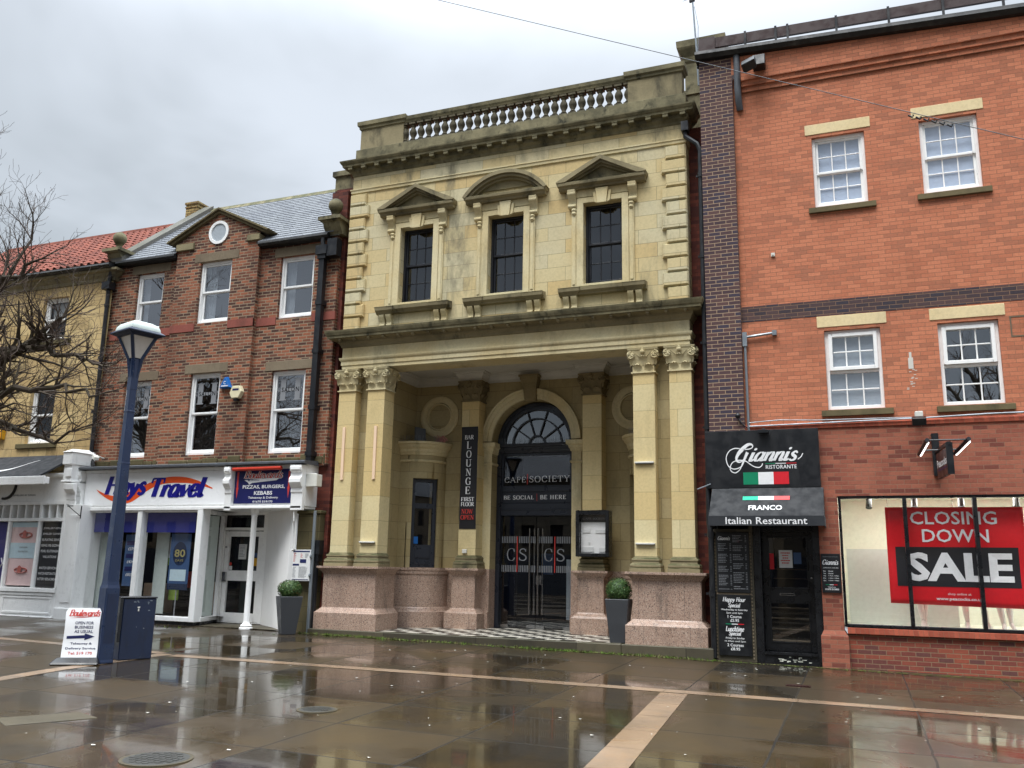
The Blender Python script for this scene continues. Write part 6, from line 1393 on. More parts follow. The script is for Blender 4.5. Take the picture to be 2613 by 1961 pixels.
pen([(500, 162), (380, 155), (265, 205), (197, 305), (192, 400), (235, 510), (340, 570), (450, 560), (540, 515)], lambda t, dy: 20, .0015)
ST(m, 'iannis', GX(690), GX(1790), GZ(440), GZ(160), -.106, .2, .05, .42, -.02)
pen([(1770, 405), (1840, 360), (1885, 290)], lambda t, dy: 20, .002)
T(m, 'RISTORANTE', -1.46, -.93, 3.365, 3.435, -.104, .012, track=1.1)
flag(m, -1.47, -.93, 3.455, 3.468, -.104); flag(m, -1.86, -1.07, 3.09, 3.31, -.104)
part(m, 'lettering', gs)
m = MB().box(-1.56, -1.38, -.26, -.12, 4.0, 4.06); m.box(-1.5, -1.44, -.14, .0, 4.05, 4.1); part(m, 'lamp', gs, 'iron', bevel=.006)
ga = thing('entrance_awning', 'black box awning over the restaurant door with white lettering', 'awning', (-1.46, -.3, 2.6))
def slope(u, w, k): t = (w-2.5)/(3.02-2.5); return (u, -.62+.5*t-k-.004, w+.004)
m = MB().mat('greyfabric'); m.prismx([(.0, 3.02), (-.12, 3.02), (-.62, 2.5), (.0, 2.5)], -2.42, -.5); m.mat('fabric'); m.box(-2.43, -.49, -.63, -.60, 2.33, 2.5); m.box(-2.43, -2.41, -.6, 0, 2.33, 2.5); m.box(-.51, -.49, -.6, 0, 2.33, 2.5); part(m, 'canopy', ga)
m = MB(); flag(m, -1.86, -1.06, 2.79, 2.86, 0, 'mint_f', 'coral_f', slope); m.mat('white_txt'); T(m, 'FRANCO', -1.75, -1.18, 2.6, 2.69, None, .022, put=slope); T(m, 'Italian Restaurant', -2.13, -.77, 2.355, 2.475, -.634, .008); part(m, 'lettering', ga)
mb_ = thing('menu_board', 'tall black menu board of fine white print left of the restaurant door', 'menu board', (-2.1, -.02, 1.7), 'black boards by the restaurant door')
m = MB().box(-2.39, -1.82, -.035, .0, 1.18, 2.24); part(m, 'board', mb_, 'signblack', bevel=.003)
m = MB().mat('white_txt'); ST(m, 'Giannis', -2.36, -2.14, 2.1, 2.17, -.038, .2, .08, .3); m.mat('greytxt'); rr = random.Random(4)
for a, b, zt in ((-2.36, -2.17, 2.04), (-2.1, -1.9, 2.19)):
    z = zt; i = 0
    while z > 1.24:
        k = rr.randint(4, 8); h = k*.028; h = min(h, z-1.22); textlines(m, a, b, z-h, z, -.038, max(1, int(h/.028)), .4, 10+i, .45); textlines(m, b+.015, b+.045, z-h, z, -.038, max(1, int(h/.028)), .4, 40+i, .2); z -= h+.045; i += 1
part(m, 'print', mb_)
mb_ = thing('offer_board', 'black board with white happy hour and lunchtime offers beneath the menu board', 'offer board', (-2.1, -.02, .6), 'black boards by the restaurant door')
m = MB().box(-2.39, -1.82, -.035, .0, .1, 1.14); part(m, 'board', mb_, 'signblack', bevel=.003)
m = MB().mat('white_txt'); c = -2.105
ST(m, 'Happy Hour', c-.2, c+.2, 1.0, 1.1, -.038, .2, .1, .25); ST(m, 'Special', c-.11, c+.11, .905, 1.0, -.038, .22, .1, .25)
T(m, 'Wednesday to Saturday', c-.23, c+.23, .86, .9, -.038, .012); T(m, '5pm until 6pm', c-.14, c+.14, .805, .845, -.038, .012); T(m, '1 Course', c-.12, c+.12, .74, .79, -.038, .02); T(m, '£5.95', c-.075, c+.075, .675, .725, -.038, .02)
flag(m, c-.16, c+.16, .63, .645, -.038); m.mat('white_txt'); ST(m, 'Lunchtime', c-.16, c+.16, .51, .6, -.038, .22, .1, .25); ST(m, 'Special', c-.11, c+.11, .425, .515, -.038, .22, .1, .25)
T(m, 'Friday to Sunday', c-.16, c+.16, .375, .415, -.038, .012); T(m, '11.30am until 2pm', c-.18, c+.18, .325, .36, -.038, .012); T(m, '2 Courses', c-.14, c+.14, .255, .305, -.038, .02); T(m, '£8.95', c-.08, c+.08, .19, .24, -.038, .02)
part(m, 'lettering', mb_)
m = MB(); rr = random.Random(8)
for x in (-2.425, -1.795):
    z = .05
    while z < 2.25: m.box(x-.012, x+.012, -.012, .0, z, z+.03); z += .06
m.box(-2.41, -1.8, -.015, 0, 1.145, 1.175); part(m, 'board_edging', rb, 'lintel')
op = thing('opening_hours_board', 'small black opening hours board on the brick pilaster beside the shop window', 'notice board', (-.45, -.02, 1.55), 'black boards by the restaurant door')
m = MB().box(-.61, -.295, -.035, .0, 1.22, 1.88); part(m, 'board', op, 'signblack', bevel=.003)
m = MB().mat('greytxt'); T(m, 'TRADITIONAL ITALIAN', -.58, -.33, 1.82, 1.835, -.038); m.mat('white_txt'); ST(m, 'Giannis', -.585, -.325, 1.69, 1.78, -.038, .2, .08, .3); T(m, 'OPENING HOURS', -.58, -.33, 1.63, 1.65, -.038)
for i, (a_, b_) in enumerate((('Mon', 'Closed'), ('Tue', 'Closed'), ('Wed', '11.30am - 9.30pm'), ('Fri', '11.30am - 9.30pm'), ('Sun', '11.30am - 9.00pm'))): T(m, a_, -.58, -.54, 1.575-.04*i, 1.595-.04*i, -.038, .02); T(m, b_, -.5, -.42 if i < 2 else -.33, 1.575-.04*i, 1.595-.04*i, -.038, .02)
flag(m, -.55, -.36, 1.35, 1.362, -.038); m.mat('white_txt'); T(m, 'Telephone', -.52, -.39, 1.305, 1.325, -.038, .02); T(m, '01670 513800', -.56, -.34, 1.265, 1.295, -.038, .03); part(m, 'lettering', op)
# sale banner and mannequins in the window
sb = thing('sale_banner', 'large red closing down sale banner hanging in the shop window', 'banner', (1.55, .35, 1.9))
def wave(u, w): return .36+.012*math.sin(u*5+w*2)+.01*math.sin(w*7+u)
m = MB(); nx, nz = 24, 18; bx = [(0.48, 2.70), (2.60, 2.69), (2.58, 1.03), (.475, 1.07)]
def bp(s_, t_): x = (bx[0][0]*(1-s_)+bx[1][0]*s_)*(1-t_)+(bx[3][0]*(1-s_)+bx[2][0]*s_)*t_; z = (bx[0][1]*(1-s_)+bx[1][1]*s_)*(1-t_)+(bx[3][1]*(1-s_)+bx[2][1]*s_)*t_; return (x, wave(x, z), z)
for i in range(nx):
    for j in range(nz): m.face([bp(i/nx, (j+1)/nz), bp((i+1)/nx, (j+1)/nz), bp((i+1)/nx, j/nz), bp(i/nx, j/nz)])
o = part(m, 'sheet', sb, 'redbanner', smooth=True); so_ = o.modifiers.new('thick', 'SOLIDIFY'); so_.thickness = .002
def onb(u, w, k): return (u, wave(u, w)-.004-k, w)
m = MB().mat('bannerblack')
for i in range(nx): u0, u1 = .605+(2.475-.605)*i/nx, .605+(2.475-.605)*(i+1)/nx; [m.face([onb(u0, a, .002), onb(u1, a, .002), onb(u1, a+.0825, .002), onb(u0, a+.0825, .002)]) for a in [1.36+.0825*q for q in range(8)]]
m.mat('white_txt'); T(m, 'CLOSING', .87, 2.2, 2.40, 2.62, None, .012, put=lambda u, w, k: onb(u, w, .006)); T(m, 'DOWN', 1.04, 2.06, 2.10, 2.32, None, .012, put=lambda u, w, k: onb(u, w, .006)); T(m, 'SALE', .77, 2.38, 1.445, 1.93, None, .035, put=lambda u, w, k: onb(u, w, .012))
T(m, 'shop online at', 1.37, 1.72, 1.215, 1.265, None, .0, put=lambda u, w, k: onb(u, w, .006)); T(m, 'www.peacocks.co.uk', 1.19, 1.9, 1.125, 1.19, None, .02, put=lambda u, w, k: onb(u, w, .006)); part(m, 'lettering', sb)
m = MB()
for x in (.52, 1.55, 2.55): m.tube([(x, .36, 2.69), (x, .36, 2.98)], .004, 4)
part(m, 'hanging_wire', sb, 'chrome')
def leg(mm, x, y, lean, sx, bend):
    mm.loft([[(x+sx*(1-h)*.0+lean*(1-h/1.0)*.0+lean*(1.1-h)*.12+r_*1.0*math.cos(a*math.pi/5), y+bend*(1-h)*.05+r_*math.sin(a*math.pi/5), .67+h) for a in range(10)] for h, r_ in ((.07, .03), (.12, .034), (.25, .05), (.38, .055), (.5, .048), (.58, .055), (.75, .075), (.95, .088))])
    fx = x+lean*1.05*.12; fy = y+bend*.05
    mm.loft([[(fx+sx*t*.05+w*math.cos(a*math.pi/4), fy-t*.2+.0+w*.6*math.sin(a*math.pi/4)*.3, .67+.07*(1-t)+.012+h_*math.sin(a*math.pi/4)) for a in range(8)] for t, w, h_ in ((-.15, .022, .028), (.1, .034, .045), (.5, .038, .03), (.85, .034, .018), (1, .012, .008))])
for (a, b, x, lab) in (((1, .4), (-.6, .3), .97, 'white mannequin legs behind the sale banner nearest the restaurant'), ((.5, .2), (1.2, .3), 1.72, 'white mannequin legs behind the middle of the sale banner'), ((1.2, .3), (.4, .1), 2.18, 'white mannequin leg with pointed foot beneath the right end of the banner')):
    mm = MB(); leg(mm, x-.1, .85, a[0], -.5, a[1]); leg(mm, x+.12, .92, b[0], .5, b[1])
    mm.loft([[(x+w*math.cos(q*math.pi/6), .88+w*.62*math.sin(q*math.pi/6), z) for q in range(12)] for z, w in ((1.55, .1), (1.62, .18), (1.75, .18), (1.9, .135), (2.05, .16), (2.2, .18), (2.3, .14), (2.36, .06), (2.42, .055))]); mm.ball((x, .87, 2.54), .1, 12, 8, (.8, 1, 1.15))
    for sg in (-1, 1): mm.tube([(x+sg*.18, .88, 2.26), (x+sg*.23, .9, 2.0), (x+sg*.22, .85, 1.75), (x+sg*.21, .82, 1.6)], [.05, .042, .036, .025], 8)
    tag(part(mm, 'mannequin', None, 'mannequin', smooth=True), lab, 'mannequin', 'shop window mannequins')
for x, lab in ((.23, 'black track spotlight over the empty left window bay'), (.98, 'black track spotlight above the banner near the C of closing'), (1.73, 'black track spotlight above the banner near the N of closing'), (2.58, 'black track spotlight by the right end of the sale banner')):
    t = thing('track_spotlight', lab, 'spotlight', (x, .9, 2.95), 'track spotlights in the shop window')
    m = MB().tube([(x, .9, 2.98), (x, .9, 2.9)], .015, 6); part(m, 'stem', t, 'iron'); m = MB().tube([(x+.01, .88, 2.9), (x, .8, 2.72)], [.05, .058], 10); part(m, 'lamp_head', t, 'iron')
# blade sign with two picture lights
ps = thing('projecting_sign', 'dark brown projecting shop sign with two tube lights on a black bracket', 'sign', (1.34, 0, 3.4))
d = Vector((.1, -1.0, 0)).normalized(); nrm = Vector((-1, -.1, 0)).normalized(); o0 = Vector((1.345, -.16, 0))
def onp(u, w, k): p = o0+d*u+nrm*(.03+k); return (p.x, p.y, w)
m = MB().obox(o0+d*.47+Vector((0, 0, 3.33)), d*.47, nrm*.028, (0, 0, .21)); part(m, 'panel', ps, 'rail', bevel=.006)
m = MB(); T(m, 'Peacocks', .08, .84, 3.29, 3.42, None, .02, put=lambda u, w, k: onp(u, w, .004)); part(m, 'lettering', ps, 'white_txt'); m = MB(); m.face([onp(.15, 3.24, .003), onp(.8, 3.24, .003), onp(.8, 3.255, .003), onp(.15, 3.255, .003)]); part(m, 'underline', ps, 'purple')
m = MB().box(1.28, 1.39, -.03, RY, 3.2, 3.92); m.obox(o0+d*.95+Vector((0, 0, 3.36)), d*.012, nrm*.05, (0, 0, .25)); m.obox(o0+d*.42+Vector((0, 0, 3.6)), d*.55, nrm*.025, (0, 0, .025)); m.obox(o0+d*.05+Vector((0, 0, 3.35)), d*.1, nrm*.02, (0, 0, .05))
m.tube([(1.12, -.92, 3.68), (1.72, -.86, 3.68)], .014, 6); m.tube([(1.06, -.35, 3.59), (1.62, -.35, 3.59)], .014, 6)
part(m, 'bracket', ps, 'iron')
for x0_, x1_ in ((1.145, 1.06), (1.745, 1.6)):
    m = MB().tube([(x0_, -.95, 3.68), (x1_, -.2, 3.54)], .035, 8); lp = part(m, 'picture_light', ps, 'iron'); m = MB().tube([(x0_+.014, -.88, 3.645), (x1_+.02, -.24, 3.52)], .019, 8); part(m, 'tube', lp, 'tube_on')
# floodlights
t = thing('floodlight', 'black double floodlight under the gutter near the purple brick pier', 'floodlight', (-1.35, -.05, 11.4), 'black floodlights on the orange brick')
m = MB().obox((-1.45, -.22, 11.36), (.13, -.03, .03), (.02, .08, -.05), (0, .05, .07)); part(m, 'lamp_head', t, 'iron', bevel=.01); m = MB().obox((-1.27, -.12, 11.42), (.12, 0, 0), (0, .1, -.02), (0, .02, .12)); m.box(-1.35, -1.2, 0, .1, 11.35, 11.45); part(m, 'housing', t, 'iron', bevel=.01)
t = thing('floodlight', 'small black floodlight with a white box between the lower windows', 'floodlight', (1.1, -.05, 4.15), 'black floodlights on the orange brick')
m = MB().obox((1.1, -.18, 4.12), (.11, 0, 0), (0, .07, .03), (0, -.03, .06)); part(m, 'lamp_head', t, 'iron', bevel=.008); m = MB().box(1.05, 1.18, -.06, .08, 4.19, 4.31); part(m, 'sensor_box', t, 'boxwhite', bevel=.008)
m = MB().ball((-1.92, -.08, 4.36), .055, 10, 6); m.tube([(-1.92, .0, 4.32), (-1.84, -.02, 4.2), (-1.77, .02, 4.14)], .01, 5); tag(part(m, 'dome_camera', None, 'iron', smooth=True), 'tiny dark dome camera at the foot of the purple brick pier', 'camera')
m = MB().box(-1.22, -1.15, RY-.03, RY, 7.44, 7.51); m.box(-1.20, -1.17, RY-.05, RY-.03, 7.46, 7.49); tag(part(m, 'wall_sensor', None, 'boxwhite'), 'tiny square white fitting alone on the orange brick wall', 'wall fitting')
t = thing('wall_camera', 'black camera on the orange brick at the right edge beside the lower window', 'camera', (2.95, 0, 5.9)); m = MB().ball((2.93, .02, 5.9), .06, 10, 6); part(m, 'dome', t, 'iron', smooth=True); m = MB().box(2.9, 3.05, .05, RY, 5.87, 5.94); part(m, 'mount', t, 'iron')
# ------------------------------------------------------------------ street furniture
LX, LYY = -10.72, -5.8; LZ = gz(LX, LYY)
lp = thing('street_lamp', 'navy blue square street lamp post with a flared lantern and silver dome cap', 'street lamp', (LX, LYY, LZ))
def sq(r_, z, rot=R(28), cx_=LX, cy_=LYY): return [(cx_+r_*math.cos(rot+i*math.pi/2), cy_+r_*math.sin(rot+i*math.pi/2), z) for i in range(4)]
m = MB().loft([sq(.168, LZ), sq(.168, LZ+.03), sq(.16, LZ+.06), sq(.154, 1.12), sq(.138, 1.17), sq(.13, 1.22), sq(.094, 3.2), sq(.078, 4.25)])
part(m, 'post', lp, 'navy', bevel=.01)
m = MB()
m.loft([sq(.083, 4.22), sq(.086, 4.72), sq(.095, 4.74)]); m.loft([sq(.1, 3.02), sq(.1, 3.05)]); m.loft([sq(.091, 3.85), sq(.091, 3.88)])
for i in range(4):
    a = R(28)+i*math.pi/2; e0, e1 = Vector((math.cos(a), math.sin(a), 0)), Vector((-math.sin(a), math.cos(a), 0)); rings = []
    for rr_, z in ((.05, 4.42), (.10, 4.72), (.19, 4.9), (.29, 5.09)):
        b = Vector((LX, LYY, z))+e0*rr_; rings.append([tuple(b+e0*.024+e1*.024), tuple(b+e0*.024-e1*.024), tuple(b-e0*.024-e1*.024), tuple(b-e0*.024+e1*.024)])
    m.loft(rings)
part(m, 'lantern_frame', lp, 'navy', bevel=.004)
m = MB().loft([sq(.105, 4.74), sq(.27, 5.08)]); part(m, 'lantern_glass', lp, 'frost')
m = MB().loft([sq(.42, 5.115), sq(.44, 5.13), sq(.43, 5.15), sq(.34, 5.19)]); m.loft([sq(.31, 5.08), sq(.4, 5.115)]); part(m, 'canopy', lp, 'navydark', bevel=.006)
m = MB().loft([sq(.355, 5.185), sq(.352, 5.21), sq(.335, 5.25), sq(.285, 5.295), sq(.2, 5.33), sq(.1, 5.352), sq(.02, 5.36)]); part(m, 'dome_cap', lp, 'frostpanel', smooth=True)
a = R(28)+math.pi*1.75; e0 = Vector((math.cos(a), math.sin(a), 0)); e1 = Vector((-math.sin(a), math.cos(a), 0))
m = MB().obox(Vector((LX, LYY, .68))+e0*.111, e0*.004, e1*.075, (0, 0, .36)); part(m, 'access_door', lp, 'navydark')
kx, ky = -10.74, -5.2; kz = gz(kx, ky)
cb_ = thing('utility_cabinet', 'chipped navy blue steel cabinet standing behind the street lamp', 'cabinet', (kx, ky, kz))
ca, sa_ = math.cos(R(66)), math.sin(R(66))
def K(u, v, z): return (kx+u*ca-v*sa_, ky+u*sa_+v*ca, z)
def kbox(m, u0, u1, v0, v1, z0, z1): m.loft([[K(u0, v0, z0), K(u1, v0, z0), K(u1, v1, z0), K(u0, v1, z0)], [K(u0, v0, z1), K(u1, v0, z1), K(u1, v1, z1), K(u0, v1, z1)]])
m = MB(); kbox(m, -.25, .27, -.12, .2, kz, .955); part(m, 'body', cb_, 'navydark', bevel=.012)
m = MB(); kbox(m, -.3, .28, -.13, .21, .955, .98); kbox(m, -.3, -.255, -.13, .2, .3, .955); part(m, 'lid', cb_, 'black', bevel=.006)
m = MB(); r = random.Random(4)
for i in range(9): u, z = r.uniform(-.1, .2), r.choice([.9, .88, .78, .55, .5, .2])+r.uniform(-.02, .02); w = r.uniform(.005, .025); m.face([K(u-w, -.1215, z), K(u+w, -.1215, z), K(u+w*.6, -.1215, z+.012), K(u-w*.8, -.1215, z+.015)])
part(m, 'scratches', cb_, 'galv')
m = MB(); kbox(m, -.02, 0, -.125, -.12, .76, .8); kbox(m, -.03, .01, -.126, -.12, .81, .83); part(m, 'lock', cb_, 'boxwhite')
ax_, ay_ = -10.9, -6.08; az = gz(ax_, ay_)
ab = thing('pavement_sign', 'white flexible pavement sign with a navy arrow on a black rubber foot', 'pavement sign', (ax_, ay_, az))
cA, sA = math.cos(R(32)), math.sin(R(32))
def AP(u, w, k=0.):
    y = .06*math.sin(w*7)*.25+(w-.08)*.06; return (ax_+u*cA-(y-k)*sA*1.0, ay_+u*sA+(y-k)*cA, az+w)
m = MB(); n = 14
def halfw(w): return .245+.004*math.sin(w*9)
for k, off in ((.006, 0), (-.006, 1)):
    for i in range(n):
        w0, w1 = .07+.74*i/n, .07+.74*(i+1)/n; f0 = halfw(w0); f1 = halfw(w1)-(.03 if i == n-1 else 0)
        m.face([AP(-f0, w0, k), AP(f0, w0, k), AP(f1, w1, k), AP(-f1, w1, k)] if not off else [AP(f0, w0, k), AP(-f0, w0, k), AP(-f1, w1, k), AP(f1, w1, k)])
part(m, 'panel', ab, 'signwhite')
m = MB().loft([[AP(-.36, -.0, .14), AP(.31, -.0, .14), AP(.31, -.0, -.16), AP(-.36, -.0, -.16)], [AP(-.36, .03, .14), AP(.31, .03, .14), AP(.31, .03, -.16), AP(-.36, .03, -.16)], [AP(-.3, .1, .04), AP(.28, .1, .04), AP(.28, .1, -.04), AP(-.3, .1, -.04)]]); part(m, 'foot', ab, 'black', bevel=.015)
pa = lambda u, w, k: AP(u, w, .0085+k)
m = MB().mat('red_txt'); ST(m, 'Boulevards', -.2, .24, .69, .79, None, .2, .1, .25, -.05, put=pa); m.face([pa(-.2, .665, 0), pa(.02, .675, 0), pa(.2, .695, 0), pa(.0, .685, 0)])
m.mat('navy_txt')
for i, s_ in enumerate(('OPEN FOR', 'BUSINESS', 'AS USUAL')): T(m, s_, -.10, .16, .575-.062*i, .618-.062*i, None, .02, put=pa)
m.face([pa(-.2, .365, 0), pa(.06, .375, 0), pa(.06, .42, 0), pa(-.2, .405, 0)]); m.face([pa(.05, .345, .0005), pa(.19, .4, .0005), pa(.05, .445, .0005)])
T(m, 'Takeaway &', -.14, .16, .275, .315, None, .02, put=pa); T(m, 'Delivery Service', -.2, .22, .205, .245, None, .02, put=pa); m.mat('red_txt'); T(m, 'Tel: 519 170', -.16, .18, .14, .18, None, .02, put=pa)
part(m, 'lettering', ab)
bp_ = thing('timetable_post', 'grey steel post carrying a white bus timetable panel by the stone pier', 'bus timetable', (-11.0, .04, .1))
m = MB().tube([(-11.0, .0, .05), (-11.0, .0, 2.68)], .036, 12); part(m, 'post', bp_, 'galv', smooth=True)
m = MB().box(-11.48, -11.02, -.045, -.015, 1.18, 1.84); part(m, 'panel', bp_, 'paper', bevel=.004)
m = MB().mat('navy_txt'); yy = -.048
m.box(-11.46, -11.04, yy, -.046, 1.79, 1.82); m.box(-11.46, -11.3, yy, -.046, 1.5, 1.54); m.box(-11.28, -11.12, yy, -.046, 1.56, 1.64); m.box(-11.46, -11.04, yy, -.046, 1.2, 1.215)
m.mat('red_txt'); textlines(m, -11.45, -11.38, 1.57, 1.77, yy, 8, .4, 1); textlines(m, -11.27, -11.2, 1.66, 1.76, yy, 5, .4, 2); m.mat('greytxt'); textlines(m, -11.16, -11.06, 1.66, 1.76, yy, 5, .4, 3); textlines(m, -11.45, -11.36, 1.24, 1.47, yy, 9, .4, 4); textlines(m, -11.3, -11.08, 1.24, 1.48, yy, 11, .4, 5, .3); part(m, 'print', bp_)
m = MB(); m.tube([(-11.02, -.02, 1.7), (-10.98, -.03, 1.7)], .05, 8); m.tube([(-11.02, -.02, 1.3), (-10.98, -.03, 1.3)], .05, 8); part(m, 'clip', bp_, 'galv')

# clipped box balls in tall planters
def planter(x, y, z, top, rot, h, rb, rt_, ball, label, seed):
    t = thing('potted_shrub', label, 'potted shrub', (x, y, z), 'clipped shrubs in tall grey planters')
    def rg(r_, zz): return [(x+r_*1.4142*math.cos(rot+math.pi/4+i*math.pi/2), y+r_*1.4142*math.sin(rot+math.pi/4+i*math.pi/2), zz) for i in range(4)]
    m = MB().loft([rg(rb, z), rg(rt_, top), rg(rt_-.025, top), rg(rt_-.03, top-.05)]); part(m, 'planter', t, 'greybox', bevel=.008)
    m = MB().mat('leaf'); rr = random.Random(seed); cz = top+ball[1]
    m.ball((x, y, cz), ball[0]*.86, 18, 12, (1, 1, ball[2]))
    for i in range(2600):
        a, b = rr.uniform(0, 6.283), math.acos(rr.uniform(-1, 1)); q = ball[0]*(.84+.17*rr.random()**.7+.04*math.sin(a*5+b*7)+.03*math.sin(a*2+1)+(.07 if rr.random() < .03 else 0)); m.mat('deadleaf' if rr.random() < .03+.12*(math.sin(a*1.3+seed)*math.sin(b*2.2) > .72) else 'leaf')
        d = Vector((math.sin(b)*math.cos(a), math.sin(b)*math.sin(a), math.cos(b)*ball[2])); p = Vector((x, y, cz))+d*q
        u = d.cross(Vector((rr.gauss(0, 1), rr.gauss(0, 1), rr.gauss(0, 1)))).normalized(); v = d.cross(u); v = (v+d*rr.uniform(-.2, .9)).normalized(); L_ = rr.uniform(.012, .024)
        m.face([tuple(p-u*L_*.5), tuple(p+v*L_), tuple(p+u*L_*.5), tuple(p-v*L_*.7)])
    part(m, 'foliage', t)
planter(-11.17, -.5, gz(-11.17, -.5), .87, R(48), .77, .145, .235, (.25, .14, .78), 'dark grey planter with a flattened clipped shrub beside the bus timetable', 3)
planter(-4.27, .22, .207, 1.0, R(2), .8, .145, .225, (.245, .15, 1.0), 'dark grey planter with a round clipped shrub on the cafe step', 5)

# things fixed to the cafe front
bn = thing('bar_banner', 'narrow black vertical banner reading bar lounge on an inner pilaster', 'banner', (-8.18, 1.82, 3.5))
m = MB(); n = 16
for i in range(n):
    z0, z1 = 2.38+(4.71-2.38)*i/n, 2.38+(4.71-2.38)*(i+1)/n; w = lambda z: 1.845+.012*math.sin(z*6)*(1 if z > 4.2 or z < 2.8 else .3)
    m.loft([[(-8.395, w(z0), z0), (-7.985, w(z0), z0), (-7.985, w(z0)+.01, z0), (-8.395, w(z0)+.01, z0)], [(-8.395, w(z1), z1), (-7.985, w(z1), z1), (-7.985, w(z1)+.01, z1), (-8.395, w(z1)+.01, z1)]], cap=False)
part(m, 'sheet', bn, 'bannerblack')
m = MB().mat('white_txt'); y = 1.83; c = -8.19; ST(m, 'BAR', c-.112, c+.112, 4.413, 4.515, y, .17, .06)
for i, ch in enumerate('LOUNGE'): w = {'L': .055, 'O': .066, 'U': .066, 'N': .066, 'G': .066, 'E': .056}[ch]; ST(m, ch, c-w, c+w, 4.198-.207*i, 4.366-.207*i, y, .17, .06)
ST(m, 'FIRST', c-.16, c+.16, 2.998, 3.096, y, .2, .07); ST(m, 'FLOOR', c-.16, c+.16, 2.886, 2.982, y, .2, .07); m.mat('red_txt'); ST(m, 'NOW', c-.145, c+.145, 2.718, 2.826, y, .17, .06); ST(m, 'OPEN', c-.165, c+.165, 2.588, 2.691, y, .17, .06); part(m, 'lettering', bn)
mc = thing('menu_case', 'black framed glass menu case fixed to the inner pilaster beside the doors', 'menu case', (-5.2, 1.75, 2.3))
m = MB().ring(-5.56, -4.83, 1.80, 2.76, 1.6, 1.87, .075, .07, .09); m.box(-5.49, -4.9, 1.78, 1.87, 1.86, 2.68); part(m, 'frame', mc, 'black', bevel=.008)
m = MB().mat('whitewall'); m.box(-5.48, -4.91, 1.75, 1.78, 1.87, 2.67); m.mat('signblack'); m.box(-5.48, -4.91, 1.74, 1.75, 2.52, 2.67); m.mat('paper'); m.box(-5.44, -5.27, 1.735, 1.745, 2.3, 2.37); m.box(-5.16, -4.93, 1.735, 1.745, 2.29, 2.36); m.box(-5.47, -5.2, 1.735, 1.745, 1.9, 2.0); m.box(-5.08, -4.92, 1.735, 1.745, 1.9, 1.99); m.prism([(-5.33, 2.1), (-5.27, 2.1), (-5.3, 2.04)], 1.735, 1.745); m.mat('greytxt'); ST(m, 'CAFE', -5.44, -5.25, 2.575, 2.615, 1.737, .18, .09); ST(m, 'SOCIETY', -5.22, -4.95, 2.575, 2.615, 1.737, .18, .09); part(m, 'notice_panel', mc)
m = MB(); m.face([(-5.485, 1.63, 1.87), (-4.905, 1.63, 1.87), (-4.905, 1.63, 2.67), (-5.485, 1.63, 2.67)]); part(m, 'glass_front', mc, 'glass')
for (x0, x1, lab) in ((-10.53, -10.47, 'bare timber batten on the outermost pilaster, further from the door'), (-9.73, -9.66, 'bare timber batten on the second pilaster from the brown brick shop')):
    m = MB(); xb = x0+.01; m.loft([[(xb+.03+dx, .15+dy, 3.36) for dx, dy in ((-.033, 0), (.033, 0), (.033, .03), (-.033, .03))], [(x0+.035+dx, .15+dy, 4.53) for dx, dy in ((-.033, 0), (.033, 0), (.033, .03), (-.033, .03))]])
    tag(part(m, 'timber_batten', None, 'wood', bevel=.003), lab, 'batten', 'timber battens on the pilasters')
for (x0, x1, z, lab) in ((-9.94, -9.57, 2.02, 'white strip light low on the pilaster near the narrow bay window'), (-3.92, -3.55, 3.57, 'white strip light halfway up the pilaster right of the porch'), (-3.92, -3.55, 2.03, 'white strip light low on the pilaster above the right pedestal')):
    t = thing('strip_light', lab, 'strip light', (x0, .15, z), 'white strip lights on the pilasters'); m = MB().box(x0, x1, .12, .18, z-.012, z+.018); part(m, 'diffuser', t, 'boxwhite', bevel=.004); m = MB().box(x0+.01, x1-.01, .13, .18, z-.022, z-.0125); part(m, 'backplate', t, 'galv')
m = MB().box(-8.29, -8.18, 1.82, 1.87, 1.84, 1.93); tag(part(m, 'bell_box', None, 'boxwhite', bevel=.008), 'small white square box under the banner on the inner pilaster', 'bell box')
def spikes(path, z, lab, dx=.03):
    mm = MB()
    for (a, b) in zip(path, path[1:]):
        L = math.dist(a, b); n = max(1, int(L/dx))
        for i in range(n):
            t = (i+.5)/n; x, y = a[0]+(b[0]-a[0])*t, a[1]+(b[1]-a[1])*t; q = rnd.uniform(-.02, .02)
            mm.tube([(x, y, z), (x+q, y-.03+rnd.uniform(0, .06), z+.14)], .0025, 3)
    tag(part(mm, 'bird_spike_strip', None, 'galv'), lab, 'bird spikes', 'bird spike strips')
spikes([(-9.9, 1.47), (-9.6, 1.47), (-9.3, 1.53), (-9.05, 1.72), (-8.9, 1.95)], 4.37, 'thin wire bird spikes along the curved ledge below the left roundel')
spikes([(-7.72, 2.5), (-5.92, 2.5)], 4.37, 'thin wire bird spikes along the ledge under the arched fanlight')
spikes([(mx(-9.9), 1.47), (mx(-9.6), 1.47), (mx(-9.3), 1.53), (mx(-9.05), 1.72)], 4.37, 'thin wire bird spikes on the curved ledge behind the right pilasters')
t = thing('ledge_floodlight', 'grey floodlight tilted back on the curved ledge left of the banner', 'floodlight', (-9.45, 1.7, 4.37)); m = MB().obox((-9.42, 1.75, 4.56), (.1, .08, -.02), (-.03, .05, .16), (.02, -.02, .01)); part(m, 'lamp_head', t, 'lead', bevel=.008); m = MB().obox((-9.35, 1.72, 4.42), (.07, .02, 0), (0, .06, 0), (0, 0, .04)); part(m, 'stand', t, 'lead')
mm = MB(); r = random.Random(6)
